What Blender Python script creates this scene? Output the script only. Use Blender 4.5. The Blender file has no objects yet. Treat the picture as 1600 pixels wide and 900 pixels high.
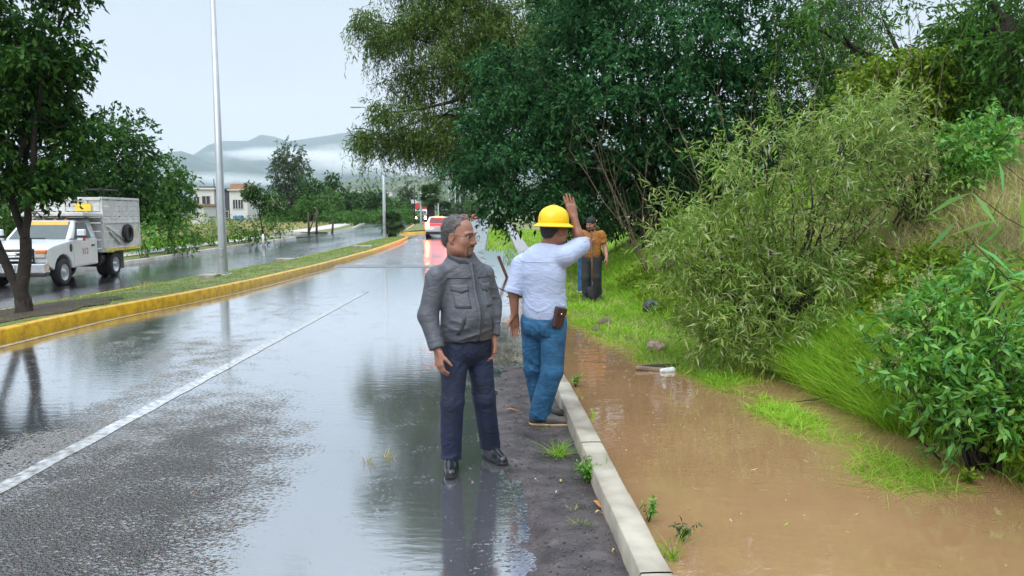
import bpy, bmesh, math, random
import numpy as np
from mathutils import Vector, Matrix
R = math.radians
rng = np.random.default_rng(7)
random.seed(7)
SC = bpy.context.scene
C = SC.collection

# ---------------------------------------------------------------- camera
F, HOR, CH = 1150.0, 333.0, 1.70          # focal length in photo pixels, horizon row, eye height
PITCH = math.atan((450 - HOR) / F)
cam_data = bpy.data.cameras.new('camera')
cam = bpy.data.objects.new('camera', cam_data); C.objects.link(cam)
cam_data.sensor_width = 36.0
cam_data.lens = 36.0 * F / 1600.0
cam_data.clip_start = 0.05; cam_data.clip_end = 30000
cam.location = (0, 0, CH)
cam.rotation_euler = (math.pi / 2 - PITCH, 0, 0)
SC.camera = cam

# ---------------------------------------------------------------- sky, sun, exposure
SUN_EL, SUN_AZ = R(52), R(200)
world = bpy.data.worlds.new('World'); SC.world = world; world.use_nodes = True
wn, wl = world.node_tree.nodes, world.node_tree.links
wn.clear()
w_out = wn.new('ShaderNodeOutputWorld')
w_sky = wn.new('ShaderNodeTexSky'); w_sky.sky_type = 'NISHITA'; w_sky.sun_disc = False
w_sky.sun_elevation = SUN_EL; w_sky.sun_rotation = SUN_AZ
b_sky = wn.new('ShaderNodeBackground'); b_sky.inputs[1].default_value = 0.10
wl.new(w_sky.outputs[0], b_sky.inputs[0])
w_tc = wn.new('ShaderNodeTexCoord'); w_sep = wn.new('ShaderNodeSeparateXYZ')
wl.new(w_tc.outputs['Generated'], w_sep.inputs[0])
w_map = wn.new('ShaderNodeMapping'); w_map.inputs['Scale'].default_value = (1.2, 1.2, 5.0)
w_noise = wn.new('ShaderNodeTexNoise'); w_noise.inputs['Scale'].default_value = 1.6
w_noise.inputs['Detail'].default_value = 5; w_noise.inputs['Roughness'].default_value = 0.5
wl.new(w_tc.outputs['Generated'], w_map.inputs[0]); wl.new(w_map.outputs[0], w_noise.inputs[0])
w_ramp = wn.new('ShaderNodeValToRGB')
e = w_ramp.color_ramp.elements
e[0].position = 0.0; e[0].color = (0.60, 0.565, 0.61, 1)
e[1].position = 1.0; e[1].color = (1.52, 1.66, 1.84, 1)
k = e.new(0.10); k.color = (0.52, 0.53, 0.58, 1)
k = e.new(0.32); k.color = (0.425, 0.495, 0.56, 1)
wl.new(w_sep.outputs[2], w_ramp.inputs[0])
w_nr = wn.new('ShaderNodeMapRange'); w_nr.inputs[1].default_value = 0.3; w_nr.inputs[2].default_value = 0.7
w_nr.inputs[3].default_value = 0.95; w_nr.inputs[4].default_value = 1.05
wl.new(w_noise.outputs[0], w_nr.inputs[0])
w_mul = wn.new('ShaderNodeVectorMath'); w_mul.operation = 'SCALE'
wl.new(w_ramp.outputs[0], w_mul.inputs[0]); wl.new(w_nr.outputs[0], w_mul.inputs['Scale'])
b_cl = wn.new('ShaderNodeBackground'); b_cl.inputs[1].default_value = 1.0
wl.new(w_mul.outputs[0], b_cl.inputs[0])
w_mix = wn.new('ShaderNodeMixShader'); w_mix.inputs[0].default_value = 0.93      # almost full cloud cover
wl.new(b_sky.outputs[0], w_mix.inputs[1]); wl.new(b_cl.outputs[0], w_mix.inputs[2])
wl.new(w_mix.outputs[0], w_out.inputs[0])

sun_data = bpy.data.lights.new('sun', 'SUN'); sun_data.energy = 1.5; sun_data.angle = R(50)
sun_data.color = (1.0, 0.97, 0.92)
sun = bpy.data.objects.new('sun', sun_data); C.objects.link(sun)
sun.rotation_euler = (math.pi / 2 - SUN_EL, 0, math.pi - SUN_AZ)
SC.view_settings.view_transform = 'Standard'; SC.view_settings.look = 'None'
SC.view_settings.exposure = 0.72; SC.view_settings.gamma = 1.0
SC.view_settings.use_curve_mapping = False
SC.cycles.max_bounces = 8; SC.cycles.diffuse_bounces = 3; SC.cycles.glossy_bounces = 3
SC.cycles.transmission_bounces = 4; SC.cycles.transparent_max_bounces = 8; SC.cycles.volume_bounces = 3
SC.cycles.caustics_reflective = False; SC.cycles.caustics_refractive = False
SC.cycles.use_denoising = True

# ---------------------------------------------------------------- pixel helpers
FW = np.array([0, math.cos(PITCH), -math.sin(PITCH)]); UP = np.array([0, math.sin(PITCH), math.cos(PITCH)])
def ray(px, py):
    return FW + np.array([1, 0, 0]) * ((px - 800) / F) + UP * ((450 - py) / F)
def G(px, py, z=0.0):                       # pixel -> point on the level z
    d = ray(px, py); t = (z - CH) / d[2]
    return Vector((d[0] * t, d[1] * t, z))
def D(px, py, dist):                        # pixel -> point at the forward distance dist
    d = ray(px, py); t = dist / d[1]
    return Vector((d[0] * t, dist, CH + d[2] * t))

# ---------------------------------------------------------------- object helpers
def tag(o, label=None, cat=None, group=None, kind=None):
    if label: o['label'] = label
    if cat: o['category'] = cat
    if group: o['group'] = group
    if kind: o['kind'] = kind
    return o
def link(name, me, mat=None, parent=None):
    o = bpy.data.objects.new(name, me); C.objects.link(o)
    if mat is not None: me.materials.append(mat)
    if parent is not None: o.parent = parent
    return o
def empty(name, loc=(0, 0, 0), rz=0.0):
    o = bpy.data.objects.new(name, None); C.objects.link(o)
    o.location = loc; o.rotation_euler = (0, 0, rz); o.empty_display_size = 0.2
    return o
def fast(name, V, Q, smooth=False):
    """mesh from a numpy vertex array and an (n,3) or (n,4) face array"""
    V = np.asarray(V, np.float32); Q = np.asarray(Q, np.int32)
    me = bpy.data.meshes.new(name)
    k = Q.shape[1]
    me.vertices.add(len(V)); me.vertices.foreach_set('co', V.ravel())
    me.loops.add(Q.size); me.loops.foreach_set('vertex_index', Q.ravel())
    me.polygons.add(len(Q)); me.polygons.foreach_set('loop_start', np.arange(0, Q.size, k, dtype=np.int32))
    me.update(calc_edges=True)
    if smooth: me.polygons.foreach_set('use_smooth', np.ones(len(Q), bool))
    me.validate()
    return me
def grid_faces(ny, nx):
    i = np.arange(ny - 1)[:, None] * nx + np.arange(nx - 1)[None, :]
    return np.stack([i, i + 1, i + nx + 1, i + nx], -1).reshape(-1, 4)
def copy_tree(o, parent=None):
    c = o.copy(); C.objects.link(c); c.parent = parent
    for ch in list(o.children): copy_tree(ch, c)
    return c
class MB:
    """collects boxes, prisms, tubes and lathes; build() links them as one mesh object"""
    def __init__(s): s.v = []; s.f = []; s.sm = []
    def add(s, V, Fc, smooth=False):
        b = len(s.v); s.v += [tuple(map(float, p)) for p in V]
        for q in Fc: s.f.append(tuple(b + i for i in q)); s.sm.append(smooth)
        return s
    def box(s, a, b, M=None):
        (x0, y0, z0), (x1, y1, z1) = a, b
        V = [(x0, y0, z0), (x1, y0, z0), (x1, y1, z0), (x0, y1, z0), (x0, y0, z1), (x1, y0, z1), (x1, y1, z1), (x0, y1, z1)]
        if M is not None: V = [M @ Vector(p) for p in V]
        return s.add(V, [(0, 3, 2, 1), (4, 5, 6, 7), (0, 1, 5, 4), (1, 2, 6, 5), (2, 3, 7, 6), (3, 0, 4, 7)])
    def hexa(s, V):          # eight corners: bottom ring then top ring
        return s.add(V, [(0, 3, 2, 1), (4, 5, 6, 7), (0, 1, 5, 4), (1, 2, 6, 5), (2, 3, 7, 6), (3, 0, 4, 7)])
    def prism(s, prof, x0, x1, axis='x'):    # closed (u,v) profile swept along an axis
        n = len(prof)
        def P(t, u, v): return (t, u, v) if axis == 'x' else ((u, t, v) if axis == 'y' else (u, v, t))
        V = [P(x0, u, v) for u, v in prof] + [P(x1, u, v) for u, v in prof]
        Fc = [tuple(range(n))[::-1], tuple(range(n, 2 * n))] + [(i, (i + 1) % n, n + (i + 1) % n, n + i) for i in range(n)]
        return s.add(V, Fc)
    def tube(s, pts, rad, n=8, cap=True, smooth=True):
        pts = [Vector(p) for p in pts]; m = len(pts)
        rad = [rad] * m if not hasattr(rad, '__len__') else rad
        V = []; ref = Vector((0.31, 0.52, 0.8)).normalized()
        for i, p in enumerate(pts):
            t = (pts[min(i + 1, m - 1)] - pts[max(i - 1, 0)]).normalized()
            a = t.cross(ref)
            if a.length < 0.2: a = t.cross(Vector((1, 0, 0)))
            a.normalize(); b = t.cross(a)
            for j in range(n):
                an = 2 * math.pi * j / n
                V.append(p + (a * math.cos(an) + b * math.sin(an)) * rad[i])
        Fc = [(i * n + j, i * n + (j + 1) % n, (i + 1) * n + (j + 1) % n, (i + 1) * n + j) for i in range(m - 1) for j in range(n)]
        s.add(V, Fc, smooth)
        if cap:
            b = len(s.v) - m * n
            s.f.append(tuple(b + j for j in range(n))[::-1]); s.sm.append(False)
            s.f.append(tuple(b + (m - 1) * n + j for j in range(n))); s.sm.append(False)
        return s
    def lathe(s, prof, n=24, M=None, smooth=True):   # (r,z) profile about local z
        V = []
        for r, z in prof:
            for j in range(n):
                an = 2 * math.pi * j / n; p = Vector((r * math.cos(an), r * math.sin(an), z))
                V.append(M @ p if M is not None else p)
        m = len(prof)
        return s.add(V, [(i * n + j, i * n + (j + 1) % n, (i + 1) * n + (j + 1) % n, (i + 1) * n + j) for i in range(m - 1) for j in range(n)], smooth)
    def build(s, name, mat=None, parent=None, bevel=0.0, seg=2, subsurf=0):
        me = bpy.data.meshes.new(name); me.from_pydata(s.v, [], s.f); me.update()
        me.polygons.foreach_set('use_smooth', s.sm)
        if bevel:
            bm = bmesh.new(); bm.from_mesh(me)
            bmesh.ops.remove_doubles(bm, verts=bm.verts, dist=1e-5)
            es = [e for e in bm.edges if len(e.link_faces) == 2 and e.calc_face_angle(0) > 0.4]
            bmesh.ops.bevel(bm, geom=es, offset=bevel, segments=seg, profile=0.5, affect='EDGES', clamp_overlap=True)
            bmesh.ops.recalc_face_normals(bm, faces=bm.faces)
            bm.to_mesh(me); bm.free()
        return link(name, me, mat, parent)

# ---------------------------------------------------------------- materials
MATS = {}
def nt(name):
    m = bpy.data.materials.new(name); m.use_nodes = True
    n, l = m.node_tree.nodes, m.node_tree.links
    return m, n, l, n['Principled BSDF'], n['Material Output']
def pm(name, base, rough=0.6, var=0.18, vscale=6.0, bump=0.0, bscale=40.0, metal=0.0, spec=0.5, emis=None, estr=0.0, alt=None, detail=4, bdist=0.02, coat=0.0, crease=0.0, cscale=(7, 7, 16)):
    if name in MATS: return MATS[name]
    m, n, l, b, o = nt(name)
    tc = n.new('ShaderNodeTexCoord')
    no = n.new('ShaderNodeTexNoise'); no.inputs['Scale'].default_value = vscale; no.inputs['Detail'].default_value = detail
    l.new(tc.outputs['Object'], no.inputs[0])
    ra = n.new('ShaderNodeValToRGB'); ra.color_ramp.elements[0].position = 0.3; ra.color_ramp.elements[1].position = 0.7
    lo = [max(0, c * (1 - var)) for c in base]; hi = [min(1, c * (1 + var)) for c in (alt or base)]
    ra.color_ramp.elements[0].color = (*lo, 1); ra.color_ramp.elements[1].color = (*hi, 1)
    l.new(no.outputs[0], ra.inputs[0]); l.new(ra.outputs[0], b.inputs['Base Color'])
    b.inputs['Roughness'].default_value = rough; b.inputs['Metallic'].default_value = metal
    b.inputs['Specular IOR Level'].default_value = spec; b.inputs['Coat Weight'].default_value = coat
    if emis: b.inputs['Emission Color'].default_value = (*emis, 1); b.inputs['Emission Strength'].default_value = estr
    if bump:
        n2 = n.new('ShaderNodeTexNoise'); n2.inputs['Scale'].default_value = bscale; n2.inputs['Detail'].default_value = 5
        l.new(tc.outputs['Object'], n2.inputs[0])
        bp = n.new('ShaderNodeBump'); bp.inputs['Strength'].default_value = bump; bp.inputs['Distance'].default_value = bdist
        l.new(n2.outputs[0], bp.inputs['Height']); l.new(bp.outputs[0], b.inputs['Normal'])
    if crease:
        mp = n.new('ShaderNodeMapping'); mp.inputs['Scale'].default_value = cscale; l.new(tc.outputs['Object'], mp.inputs[0])
        n3 = n.new('ShaderNodeTexNoise'); n3.inputs['Scale'].default_value = 1.0; n3.inputs['Detail'].default_value = 2.5; n3.inputs['Distortion'].default_value = 1.1; l.new(mp.outputs[0], n3.inputs[0])
        s1 = n.new('ShaderNodeMath'); s1.operation = 'SUBTRACT'; l.new(n3.outputs[0], s1.inputs[0]); s1.inputs[1].default_value = 0.5
        s2 = n.new('ShaderNodeMath'); s2.operation = 'ABSOLUTE'; l.new(s1.outputs[0], s2.inputs[0])
        s3 = n.new('ShaderNodeMath'); s3.operation = 'POWER'; l.new(s2.outputs[0], s3.inputs[0]); s3.inputs[1].default_value = 0.6
        b3 = n.new('ShaderNodeBump'); b3.invert = True; b3.inputs['Strength'].default_value = crease; b3.inputs['Distance'].default_value = 0.06
        l.new(s3.outputs[0], b3.inputs['Height'])
        if bump: l.new(bp.outputs[0], b3.inputs['Normal'])
        l.new(b3.outputs[0], b.inputs['Normal'])
    MATS[name] = m
    return m
def leafmat(name, cols, rough=0.45, trans=0.35, spec=0.35):
    """foliage: a colour picked per leaf, partly translucent, wet sheen"""
    m, n, l, b, o = nt(name)
    g = n.new('ShaderNodeNewGeometry')
    ra = n.new('ShaderNodeValToRGB'); el = ra.color_ramp.elements
    while len(el) < len(cols): el.new(0.5)
    for i, c in enumerate(cols): el[i].position = i / max(1, len(cols) - 1); el[i].color = (*c, 1)
    l.new(g.outputs['Random Per Island'], ra.inputs[0])
    tc = n.new('ShaderNodeTexCoord'); no = n.new('ShaderNodeTexNoise'); no.inputs['Scale'].default_value = 0.9; no.inputs['Detail'].default_value = 2
    l.new(tc.outputs['Object'], no.inputs[0])
    hs = n.new('ShaderNodeHueSaturation'); mr = n.new('ShaderNodeMapRange')
    mr.inputs[1].default_value = 0.3; mr.inputs[2].default_value = 0.7; mr.inputs[3].default_value = 0.72; mr.inputs[4].default_value = 1.28
    l.new(no.outputs[0], mr.inputs[0]); l.new(mr.outputs[0], hs.inputs['Value']); l.new(ra.outputs[0], hs.inputs['Color'])
    l.new(hs.outputs[0], b.inputs['Base Color']); b.inputs['Roughness'].default_value = rough
    b.inputs['Specular IOR Level'].default_value = spec
    tr = n.new('ShaderNodeBsdfTranslucent'); l.new(hs.outputs[0], tr.inputs[0])
    mx = n.new('ShaderNodeMixShader'); mx.inputs[0].default_value = trans
    l.new(b.outputs[0], mx.inputs[1]); l.new(tr.outputs[0], mx.inputs[2]); l.new(mx.outputs[0], o.inputs[0])
    return m

# value noise in numpy, for shapes
_lat = rng.random((64, 64, 64)).astype(np.float32)
def vnoise(P):
    P = np.asarray(P, np.float64); i = np.floor(P).astype(int); f = P - i; f = f * f * (3 - 2 * f)
    i0 = i & 63; i1 = (i + 1) & 63
    def L(a, b, c): return _lat[a, b, c]
    x0, y0, z0 = i0[..., 0], i0[..., 1], i0[..., 2]; x1, y1, z1 = i1[..., 0], i1[..., 1], i1[..., 2]
    fx, fy, fz = f[..., 0], f[..., 1], f[..., 2]
    a = L(x0, y0, z0) * (1 - fx) + L(x1, y0, z0) * fx; b = L(x0, y1, z0) * (1 - fx) + L(x1, y1, z0) * fx
    c = L(x0, y0, z1) * (1 - fx) + L(x1, y0, z1) * fx; d = L(x0, y1, z1) * (1 - fx) + L(x1, y1, z1) * fx
    return ((a * (1 - fy) + b * fy) * (1 - fz) + (c * (1 - fy) + d * fy) * fz) * 2 - 1
def fnoise(P, oct=3):
    P = np.asarray(P, np.float64); s = 0; a = 1.0
    for _ in range(oct): s = s + a * vnoise(P); P = P * 2.03 + 11.7; a *= 0.5
    return s / (2 - 2 ** (1 - oct))
def n2(x, y, s, oct=3, z=0.0):
    return fnoise(np.stack([np.asarray(x) * s, np.asarray(y) * s, np.full(np.shape(x), z)], -1), oct)
def sstep(a, b, x):
    t = np.clip((np.asarray(x, float) - a) / (b - a), 0, 1); return t * t * (3 - 2 * t)

# ================================================================ LAND
def zopp(y): return np.interp(y, [-50, 32, 62, 95], [-0.45, -0.45, -0.12, 0.0])
def bank_x0(y): return np.interp(y, [-60, 0, 4, 7, 8.5, 10, 13, 17, 22, 30, 40, 60, 120], [3.6, 3.3, 3.15, 2.95, 2.75, 2.45, 2.15, 2.05, 2.3, 3.4, 6, 10, 24])
def shore(y): return np.interp(y, [-60, 0, 4, 6.9, 7.15, 7.56, 8.2, 9, 10.1, 11.6, 13.4, 15, 18], [3.6, 3.3, 3.15, 2.95, 2.30, 1.76, 1.45, 1.42, 1.10, 0.92, 0.90, 0.65, 0.5]) + 0.05 * np.sin(np.asarray(y) * 4.3) + 0.03 * np.sin(np.asarray(y) * 11)
def Zg(x, y):
    """ground level, without kerbs"""
    x = np.asarray(x, float); y = np.asarray(y, float)
    z = zopp(y) * sstep(6.6, 9.4, -x)
    u = x - bank_x0(y)
    b = np.interp(u, [0, 0.5, 1.5, 3.0, 5.0, 12, 60, 400], [0, 0.22, 0.85, 1.95, 2.75, 3.3, 4.5, 6])
    b = b * np.interp(y, [0, 30, 45, 70], [1, 1, 0.5, 0.15])
    b = b + sstep(0.1, 1.2, u) * sstep(80, 40, y) * (0.10 * n2(x, y, 0.9) + 0.05 * n2(x, y, 3.1))
    sh = shore(y)
    ditch = sstep(0.60, 0.95, x) * sstep(sh + 0.06, sh - 0.45, x) * sstep(16.5, 14.0, y)
    z = z + b - 0.24 * ditch
    z = z + 0.07 * sstep(sh - 0.05, sh + 0.30, x) * sstep(30, 16, y) * (1 + 0.8 * n2(x, y, 1.4))
    z = z - 0.10 * np.exp(-(((x - 2.62) / 0.22) ** 2 + ((y - 7.5) / 0.55) ** 2))
    field = sstep(16.2, 20.0, -x) * sstep(500, 150, y)
    z = z + field * (0.10 + 0.12 * n2(x, y, 0.13))
    return z

def axis(*segs):
    out = []
    for a, b, st in segs: out += list(np.arange(a, b, st))
    return np.array(out + [segs[-1][1]])
gx = axis((-5400, -600, 600), (-600, -60, 20), (-60, -18, 2), (-18, -5, 0.5), (-5, 0, 0.5), (0, 7, 0.12), (7, 20, 0.5), (20, 80, 4), (80, 600, 20), (600, 5400, 600))
gy = axis((-300, -20, 20), (-20, 0, 1), (0, 16, 0.16), (16, 40, 0.5), (40, 120, 2), (120, 700, 20), (700, 7700, 700))
X, Y = np.meshgrid(gx, gy)
Zt = Zg(X, Y) - 0.035
on_road = sstep(-17.4, -16.2, X) * sstep(0.02, -0.12, X - np.interp(Y, [-20, 2.5, 7, 9, 13, 20, 34, 67, 115, 163, 330], [0.9, 0.56, 0.36, 0.32, 0.25, -0.3, -1.25, -2.2, -3.6, -5.0, -12]))      # keep the soil well under the carriageways
Zt = Zt - 0.10 * on_road
ground_me = fast('ground', np.stack([X, Y, Zt], -1).reshape(-1, 3), grid_faces(*X.shape), True)

m, n, l, b, o = nt('meadow_soil')
tc = n.new('ShaderNodeTexCoord')
na = n.new('ShaderNodeTexNoise'); na.inputs['Scale'].default_value = 0.09; na.inputs['Detail'].default_value = 6
nb = n.new('ShaderNodeTexNoise'); nb.inputs['Scale'].default_value = 2.6; nb.inputs['Detail'].default_value = 8; nb.inputs['Roughness'].default_value = 0.7
l.new(tc.outputs['Object'], na.inputs[0]); l.new(tc.outputs['Object'], nb.inputs[0])
ra = n.new('ShaderNodeValToRGB'); el = ra.color_ramp.elements
el[0].position = 0.35; el[0].color = (0.085, 0.14, 0.03, 1); el[1].position = 0.62; el[1].color = (0.23, 0.22, 0.10, 1)
rb = n.new('ShaderNodeValToRGB'); el = rb.color_ramp.elements
el[0].position = 0.3; el[0].color = (0.45, 0.45, 0.4, 1); el[1].position = 0.7; el[1].color = (1.25, 1.3, 1.1, 1)
l.new(na.outputs[0], ra.inputs[0]); l.new(nb.outputs[0], rb.inputs[0])
mx = n.new('ShaderNodeMix'); mx.data_type = 'RGBA'; mx.blend_type = 'MULTIPLY'; mx.inputs[0].default_value = 1
l.new(ra.outputs[0], mx.inputs[6]); l.new(rb.outputs[0], mx.inputs[7]); l.new(mx.outputs[2], b.inputs['Base Color'])
b.inputs['Roughness'].default_value = 0.9
bp = n.new('ShaderNodeBump'); bp.inputs['Strength'].default_value = 0.8; bp.inputs['Distance'].default_value = 0.06
l.new(nb.outputs[0], bp.inputs['Height']); l.new(bp.outputs[0], b.inputs['Normal'])
M_SOIL = m
ground = tag(link('ground', ground_me, M_SOIL), kind='structure')

# ---------------------------------------------------------------- road edges (metres: forward distance, sideways)
LX = lambda y: np.interp(y, [-20, 4, 9.7, 11.6, 14.2, 17, 22.8, 31, 42, 48, 52, 66, 115, 170, 330], [-7.2, -6.95, -6.77, -6.7, -6.25, -5.97, -5.75, -5.8, -6.3, -6.75, -6.9, -6.6, -7.2, -9.4, -20])
RX = lambda y: np.interp(y, [-20, 2.5, 7, 9, 13, 20, 34, 67, 115, 163, 330], [0.9, 0.56, 0.36, 0.32, 0.25, -0.3, -1.25, -2.2, -3.6, -5.0, -12])
OL = lambda y: np.interp(y, [-20, 15, 31, 47, 56, 64, 80, 115, 280, 400], [-16.6, -16.3, -16.2, -16.3, -16.0, -16.0, -17.3, -22.5, -49, -70])
OR = lambda y: np.interp(y, [-20, 4, 15.2, 20, 27.7, 40, 48, 60, 75, 115, 280, 400], [-11.4, -11.1, -10.6, -10.2, -9.65, -9.4, -9.3, -9.3, -10.8, -15.0, -35, -52])
def strip(name, ys, xl, xr, nx, lift, mat, wet=None, zf=None):
    ys = np.asarray(ys); t = np.linspace(0, 1, nx)
    Xs = xl(ys)[:, None] * (1 - t) + xr(ys)[:, None] * t; Ys = np.repeat(ys[:, None], nx, 1)
    Zs = (zf or Zg)(Xs, Ys) + lift
    me = fast(name, np.stack([Xs, Ys, Zs], -1).reshape(-1, 3), grid_faces(*Xs.shape), True)
    if wet is not None:
        for key, fn in wet.items():
            at = me.attributes.new(key, 'FLOAT', 'POINT'); at.data.foreach_set('value', np.clip(fn(Xs, Ys), 0, 1).astype(np.float32).ravel())
    return link(name, me, mat)
def blob(x, y, cx, cy, rx, ry, rot=0.0):
    c, s = math.cos(rot), math.sin(rot); dx, dy = x - cx, y - cy
    return np.exp(-(((dx * c + dy * s) / rx) ** 2 + ((-dx * s + dy * c) / ry) ** 2))
def standing(x, y):                     # where water stands on the carriageway
    w = 0.58 + 0.34 * n2(x, y * 0.45, 0.55, 3) + 0.22 * n2(x, y * 0.35, 2.1, 3, 4.4)
    w += 0.75 * blob(x, y, -0.95, 4.4, 0.50, 2.6) + 0.6 * blob(x, y, -1.9, 8.2, 1.2, 2.2) + 0.6 * blob(x, y, -0.35, 5.7, 0.42, 1.5)
    w += 0.4 * sstep(8.5, 11, y) * sstep(26, 18, y) - 0.35 * sstep(20, 30, y) + 0.35 * blob(x, y, -5.2, 7.5, 1.4, 4)
    w -= 0.62 * blob(x, y, -2.45, 3.9, 1.1, 1.9) + 0.35 * blob(x, y, -2.3, 6.4, 0.5, 1.4) - 0.6 * blob(x, y, -4.8, 6.4, 1.1, 1.6) - 0.3 * blob(x, y, -0.3, 3.6, 0.35, 1.6) - 0.20 * n2(x * 1.6, y * 0.06, 1.4, 2, 9.1)
    return w
def silt(x, y):                         # brown flood water running over the carriageway
    e = 0.35 * n2(x, y, 1.1)
    return sstep(-0.9, 0.1, x + e - 0.02 * (y - 9)) * sstep(7.9, 8.5, y + 0.35 * e) * sstep(34, 20, y) * 0.95 + 0.30 * sstep(8.2, 9.5, y) * sstep(-2.4, -0.4, x + e) * sstep(30, 16, y)

m, n, l, b, o = nt('wet_asphalt')
geo = n.new('ShaderNodeNewGeometry')
aw = n.new('ShaderNodeAttribute'); aw.attribute_name = 'wet'
asl = n.new('ShaderNodeAttribute'); asl.attribute_name = 'silt'
vor = n.new('ShaderNodeTexVoronoi'); vor.inputs['Scale'].default_value = 62; l.new(geo.outputs['Position'], vor.inputs[0])
nf = n.new('ShaderNodeTexNoise'); nf.inputs['Scale'].default_value = 38; nf.inputs['Detail'].default_value = 6; l.new(geo.outputs['Position'], nf.inputs[0])
nm = n.new('ShaderNodeTexNoise'); nm.inputs['Scale'].default_value = 3.2; nm.inputs['Detail'].default_value = 6; nm.inputs['Roughness'].default_value = 0.6; l.new(geo.outputs['Position'], nm.inputs[0])
def math_(op, a, bb=None, clamp=False):
    q = n.new('ShaderNodeMath'); q.operation = op; q.use_clamp = clamp
    for i, vv in enumerate((a, bb)):
        if vv is None: continue
        if isinstance(vv, (int, float)): q.inputs[i].default_value = vv
        else: l.new(vv, q.inputs[i])
    return q.outputs[0]
mid = math_('MULTIPLY', math_('SUBTRACT', nm.outputs[0], 0.5), 1.3)
fin = math_('MULTIPLY', math_('SUBTRACT', nf.outputs[0], 0.5), 1.9)
w = math_('ADD', math_('ADD', aw.outputs['Fac'], mid), fin)
mr = n.new('ShaderNodeMapRange'); mr.interpolation_type = 'SMOOTHSTEP'; mr.inputs[1].default_value = 0.02; mr.inputs[2].default_value = 0.80; l.new(w, mr.inputs[0])
W = mr.outputs[0]
rr = n.new('ShaderNodeMapRange'); rr.inputs[3].default_value = 0.24; rr.inputs[4].default_value = 0.10; l.new(W, rr.inputs[0]); l.new(rr.outputs[0], b.inputs['Roughness'])
c0 = n.new('ShaderNodeMix'); c0.data_type = 'RGBA'; l.new(W, c0.inputs[0]); c0.inputs[6].default_value = (0.040, 0.039, 0.044, 1); c0.inputs[7].default_value = (0.085, 0.088, 0.095, 1)
c1 = n.new('ShaderNodeMix'); c1.data_type = 'RGBA'; l.new(asl.outputs['Fac'], c1.inputs[0]); l.new(c0.outputs[2], c1.inputs[6]); c1.inputs[7].default_value = (0.22, 0.15, 0.09, 1)
l.new(c1.outputs[2], b.inputs['Base Color'])
b.inputs['IOR'].default_value = 1.55; l.new(math_('ADD', math_('MULTIPLY', W, 0.8), 0.2), b.inputs['Coat Weight']); b.inputs['Coat IOR'].default_value = 2.3
l.new(math_('ADD', math_('MULTIPLY', rr.outputs[0], 0.75), 0.0), b.inputs['Coat Roughness'])
inv = math_('SUBTRACT', 1.0, W)
agg = math_('ADD', math_('MULTIPLY', vor.outputs['Distance'], 0.9), nf.outputs[0])
bp = n.new('ShaderNodeBump'); bp.inputs['Distance'].default_value = 0.036
sy = n.new('ShaderNodeSeparateXYZ'); l.new(geo.outputs['Position'], sy.inputs[0])
gr_f = n.new('ShaderNodeMapRange'); gr_f.inputs[1].default_value = 9.0; gr_f.inputs[2].default_value = 21.0; gr_f.inputs[3].default_value = 1.0; gr_f.inputs[4].default_value = 0.08; l.new(sy.outputs[1], gr_f.inputs[0])   # coarse chippings near, finer surface further on
l.new(math_('MULTIPLY', inv, gr_f.outputs[0]), bp.inputs['Strength']); l.new(agg, bp.inputs['Height'])
rip = n.new('ShaderNodeTexNoise'); rip.inputs['Scale'].default_value = 7.0; rip.inputs['Detail'].default_value = 4
mp = n.new('ShaderNodeMapping'); mp.inputs['Scale'].default_value = (0.8, 2.2, 1); l.new(geo.outputs['Position'], mp.inputs[0]); l.new(mp.outputs[0], rip.inputs[0])
bp2 = n.new('ShaderNodeBump'); bp2.inputs['Distance'].default_value = 0.02; bp2.inputs['Strength'].default_value = 0.055
l.new(rip.outputs[0], bp2.inputs['Height']); l.new(bp.outputs[0], bp2.inputs['Normal'])
l.new(bp2.outputs[0], b.inputs['Normal']); l.new(bp2.outputs[0], b.inputs['Coat Normal'])
# the standing film mirrors the sky at the low angles the road is seen at
gl = n.new('ShaderNodeBsdfGlossy'); gl.inputs['Color'].default_value = (0.95, 0.96, 1.0, 1); l.new(rr.outputs[0], gl.inputs['Roughness']); l.new(bp2.outputs[0], gl.inputs['Normal'])
fz = n.new('ShaderNodeFresnel'); fz.inputs['IOR'].default_value = 1.9; l.new(bp2.outputs[0], fz.inputs['Normal'])
fac = math_('MULTIPLY', fz.outputs[0], math_('ADD', math_('MULTIPLY', W, 1.25), 0.22), True)
ms = n.new('ShaderNodeMixShader'); l.new(fac, ms.inputs[0]); l.new(b.outputs[0], ms.inputs[1]); l.new(gl.outputs[0], ms.inputs[2]); l.new(ms.outputs[0], o.inputs[0])
M_ROAD = m
ry = axis((-12, 0, 0.5), (0, 16, 0.12), (16, 60, 0.6), (60, 330, 6))
road = tag(strip('road', ry, LX, RX, 72, 0.0, M_ROAD, {'wet': standing, 'silt': silt}), kind='structure')
oy = axis((-12, 60, 0.8), (60, 400, 6))
opp = tag(strip('opposite_road', oy, OL, OR, 16, 0.0, M_ROAD, {'wet': lambda x, y: 0.45 + 0.4 * n2(x * 2, y * 0.3, 0.5), 'silt': lambda x, y: x * 0}), kind='structure')
# the crossing between the two medians, and the side street on the far side
cy_ = np.linspace(51.2, 64.5, 12)
tag(strip('crossover', cy_, lambda y: OR(y) - 0.3, lambda y: LX(y) + 0.3, 8, -0.006, M_ROAD, {'wet': lambda x, y: x * 0 + 0.7, 'silt': lambda x, y: x * 0}), kind='structure')
sy_ = np.linspace(56.5, 63.5, 8)
tag(strip('side_street', sy_, lambda y: y * 0 - 46, lambda y: OL(y) + 0.3, 12, 0.03, M_ROAD, {'wet': lambda x, y: x * 0 + 0.5, 'silt': lambda x, y: x * 0}, zf=lambda x, y: zopp(y) + 0.0 * x + 0.02 * sstep(16, 18, -x)), kind='structure')

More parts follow.
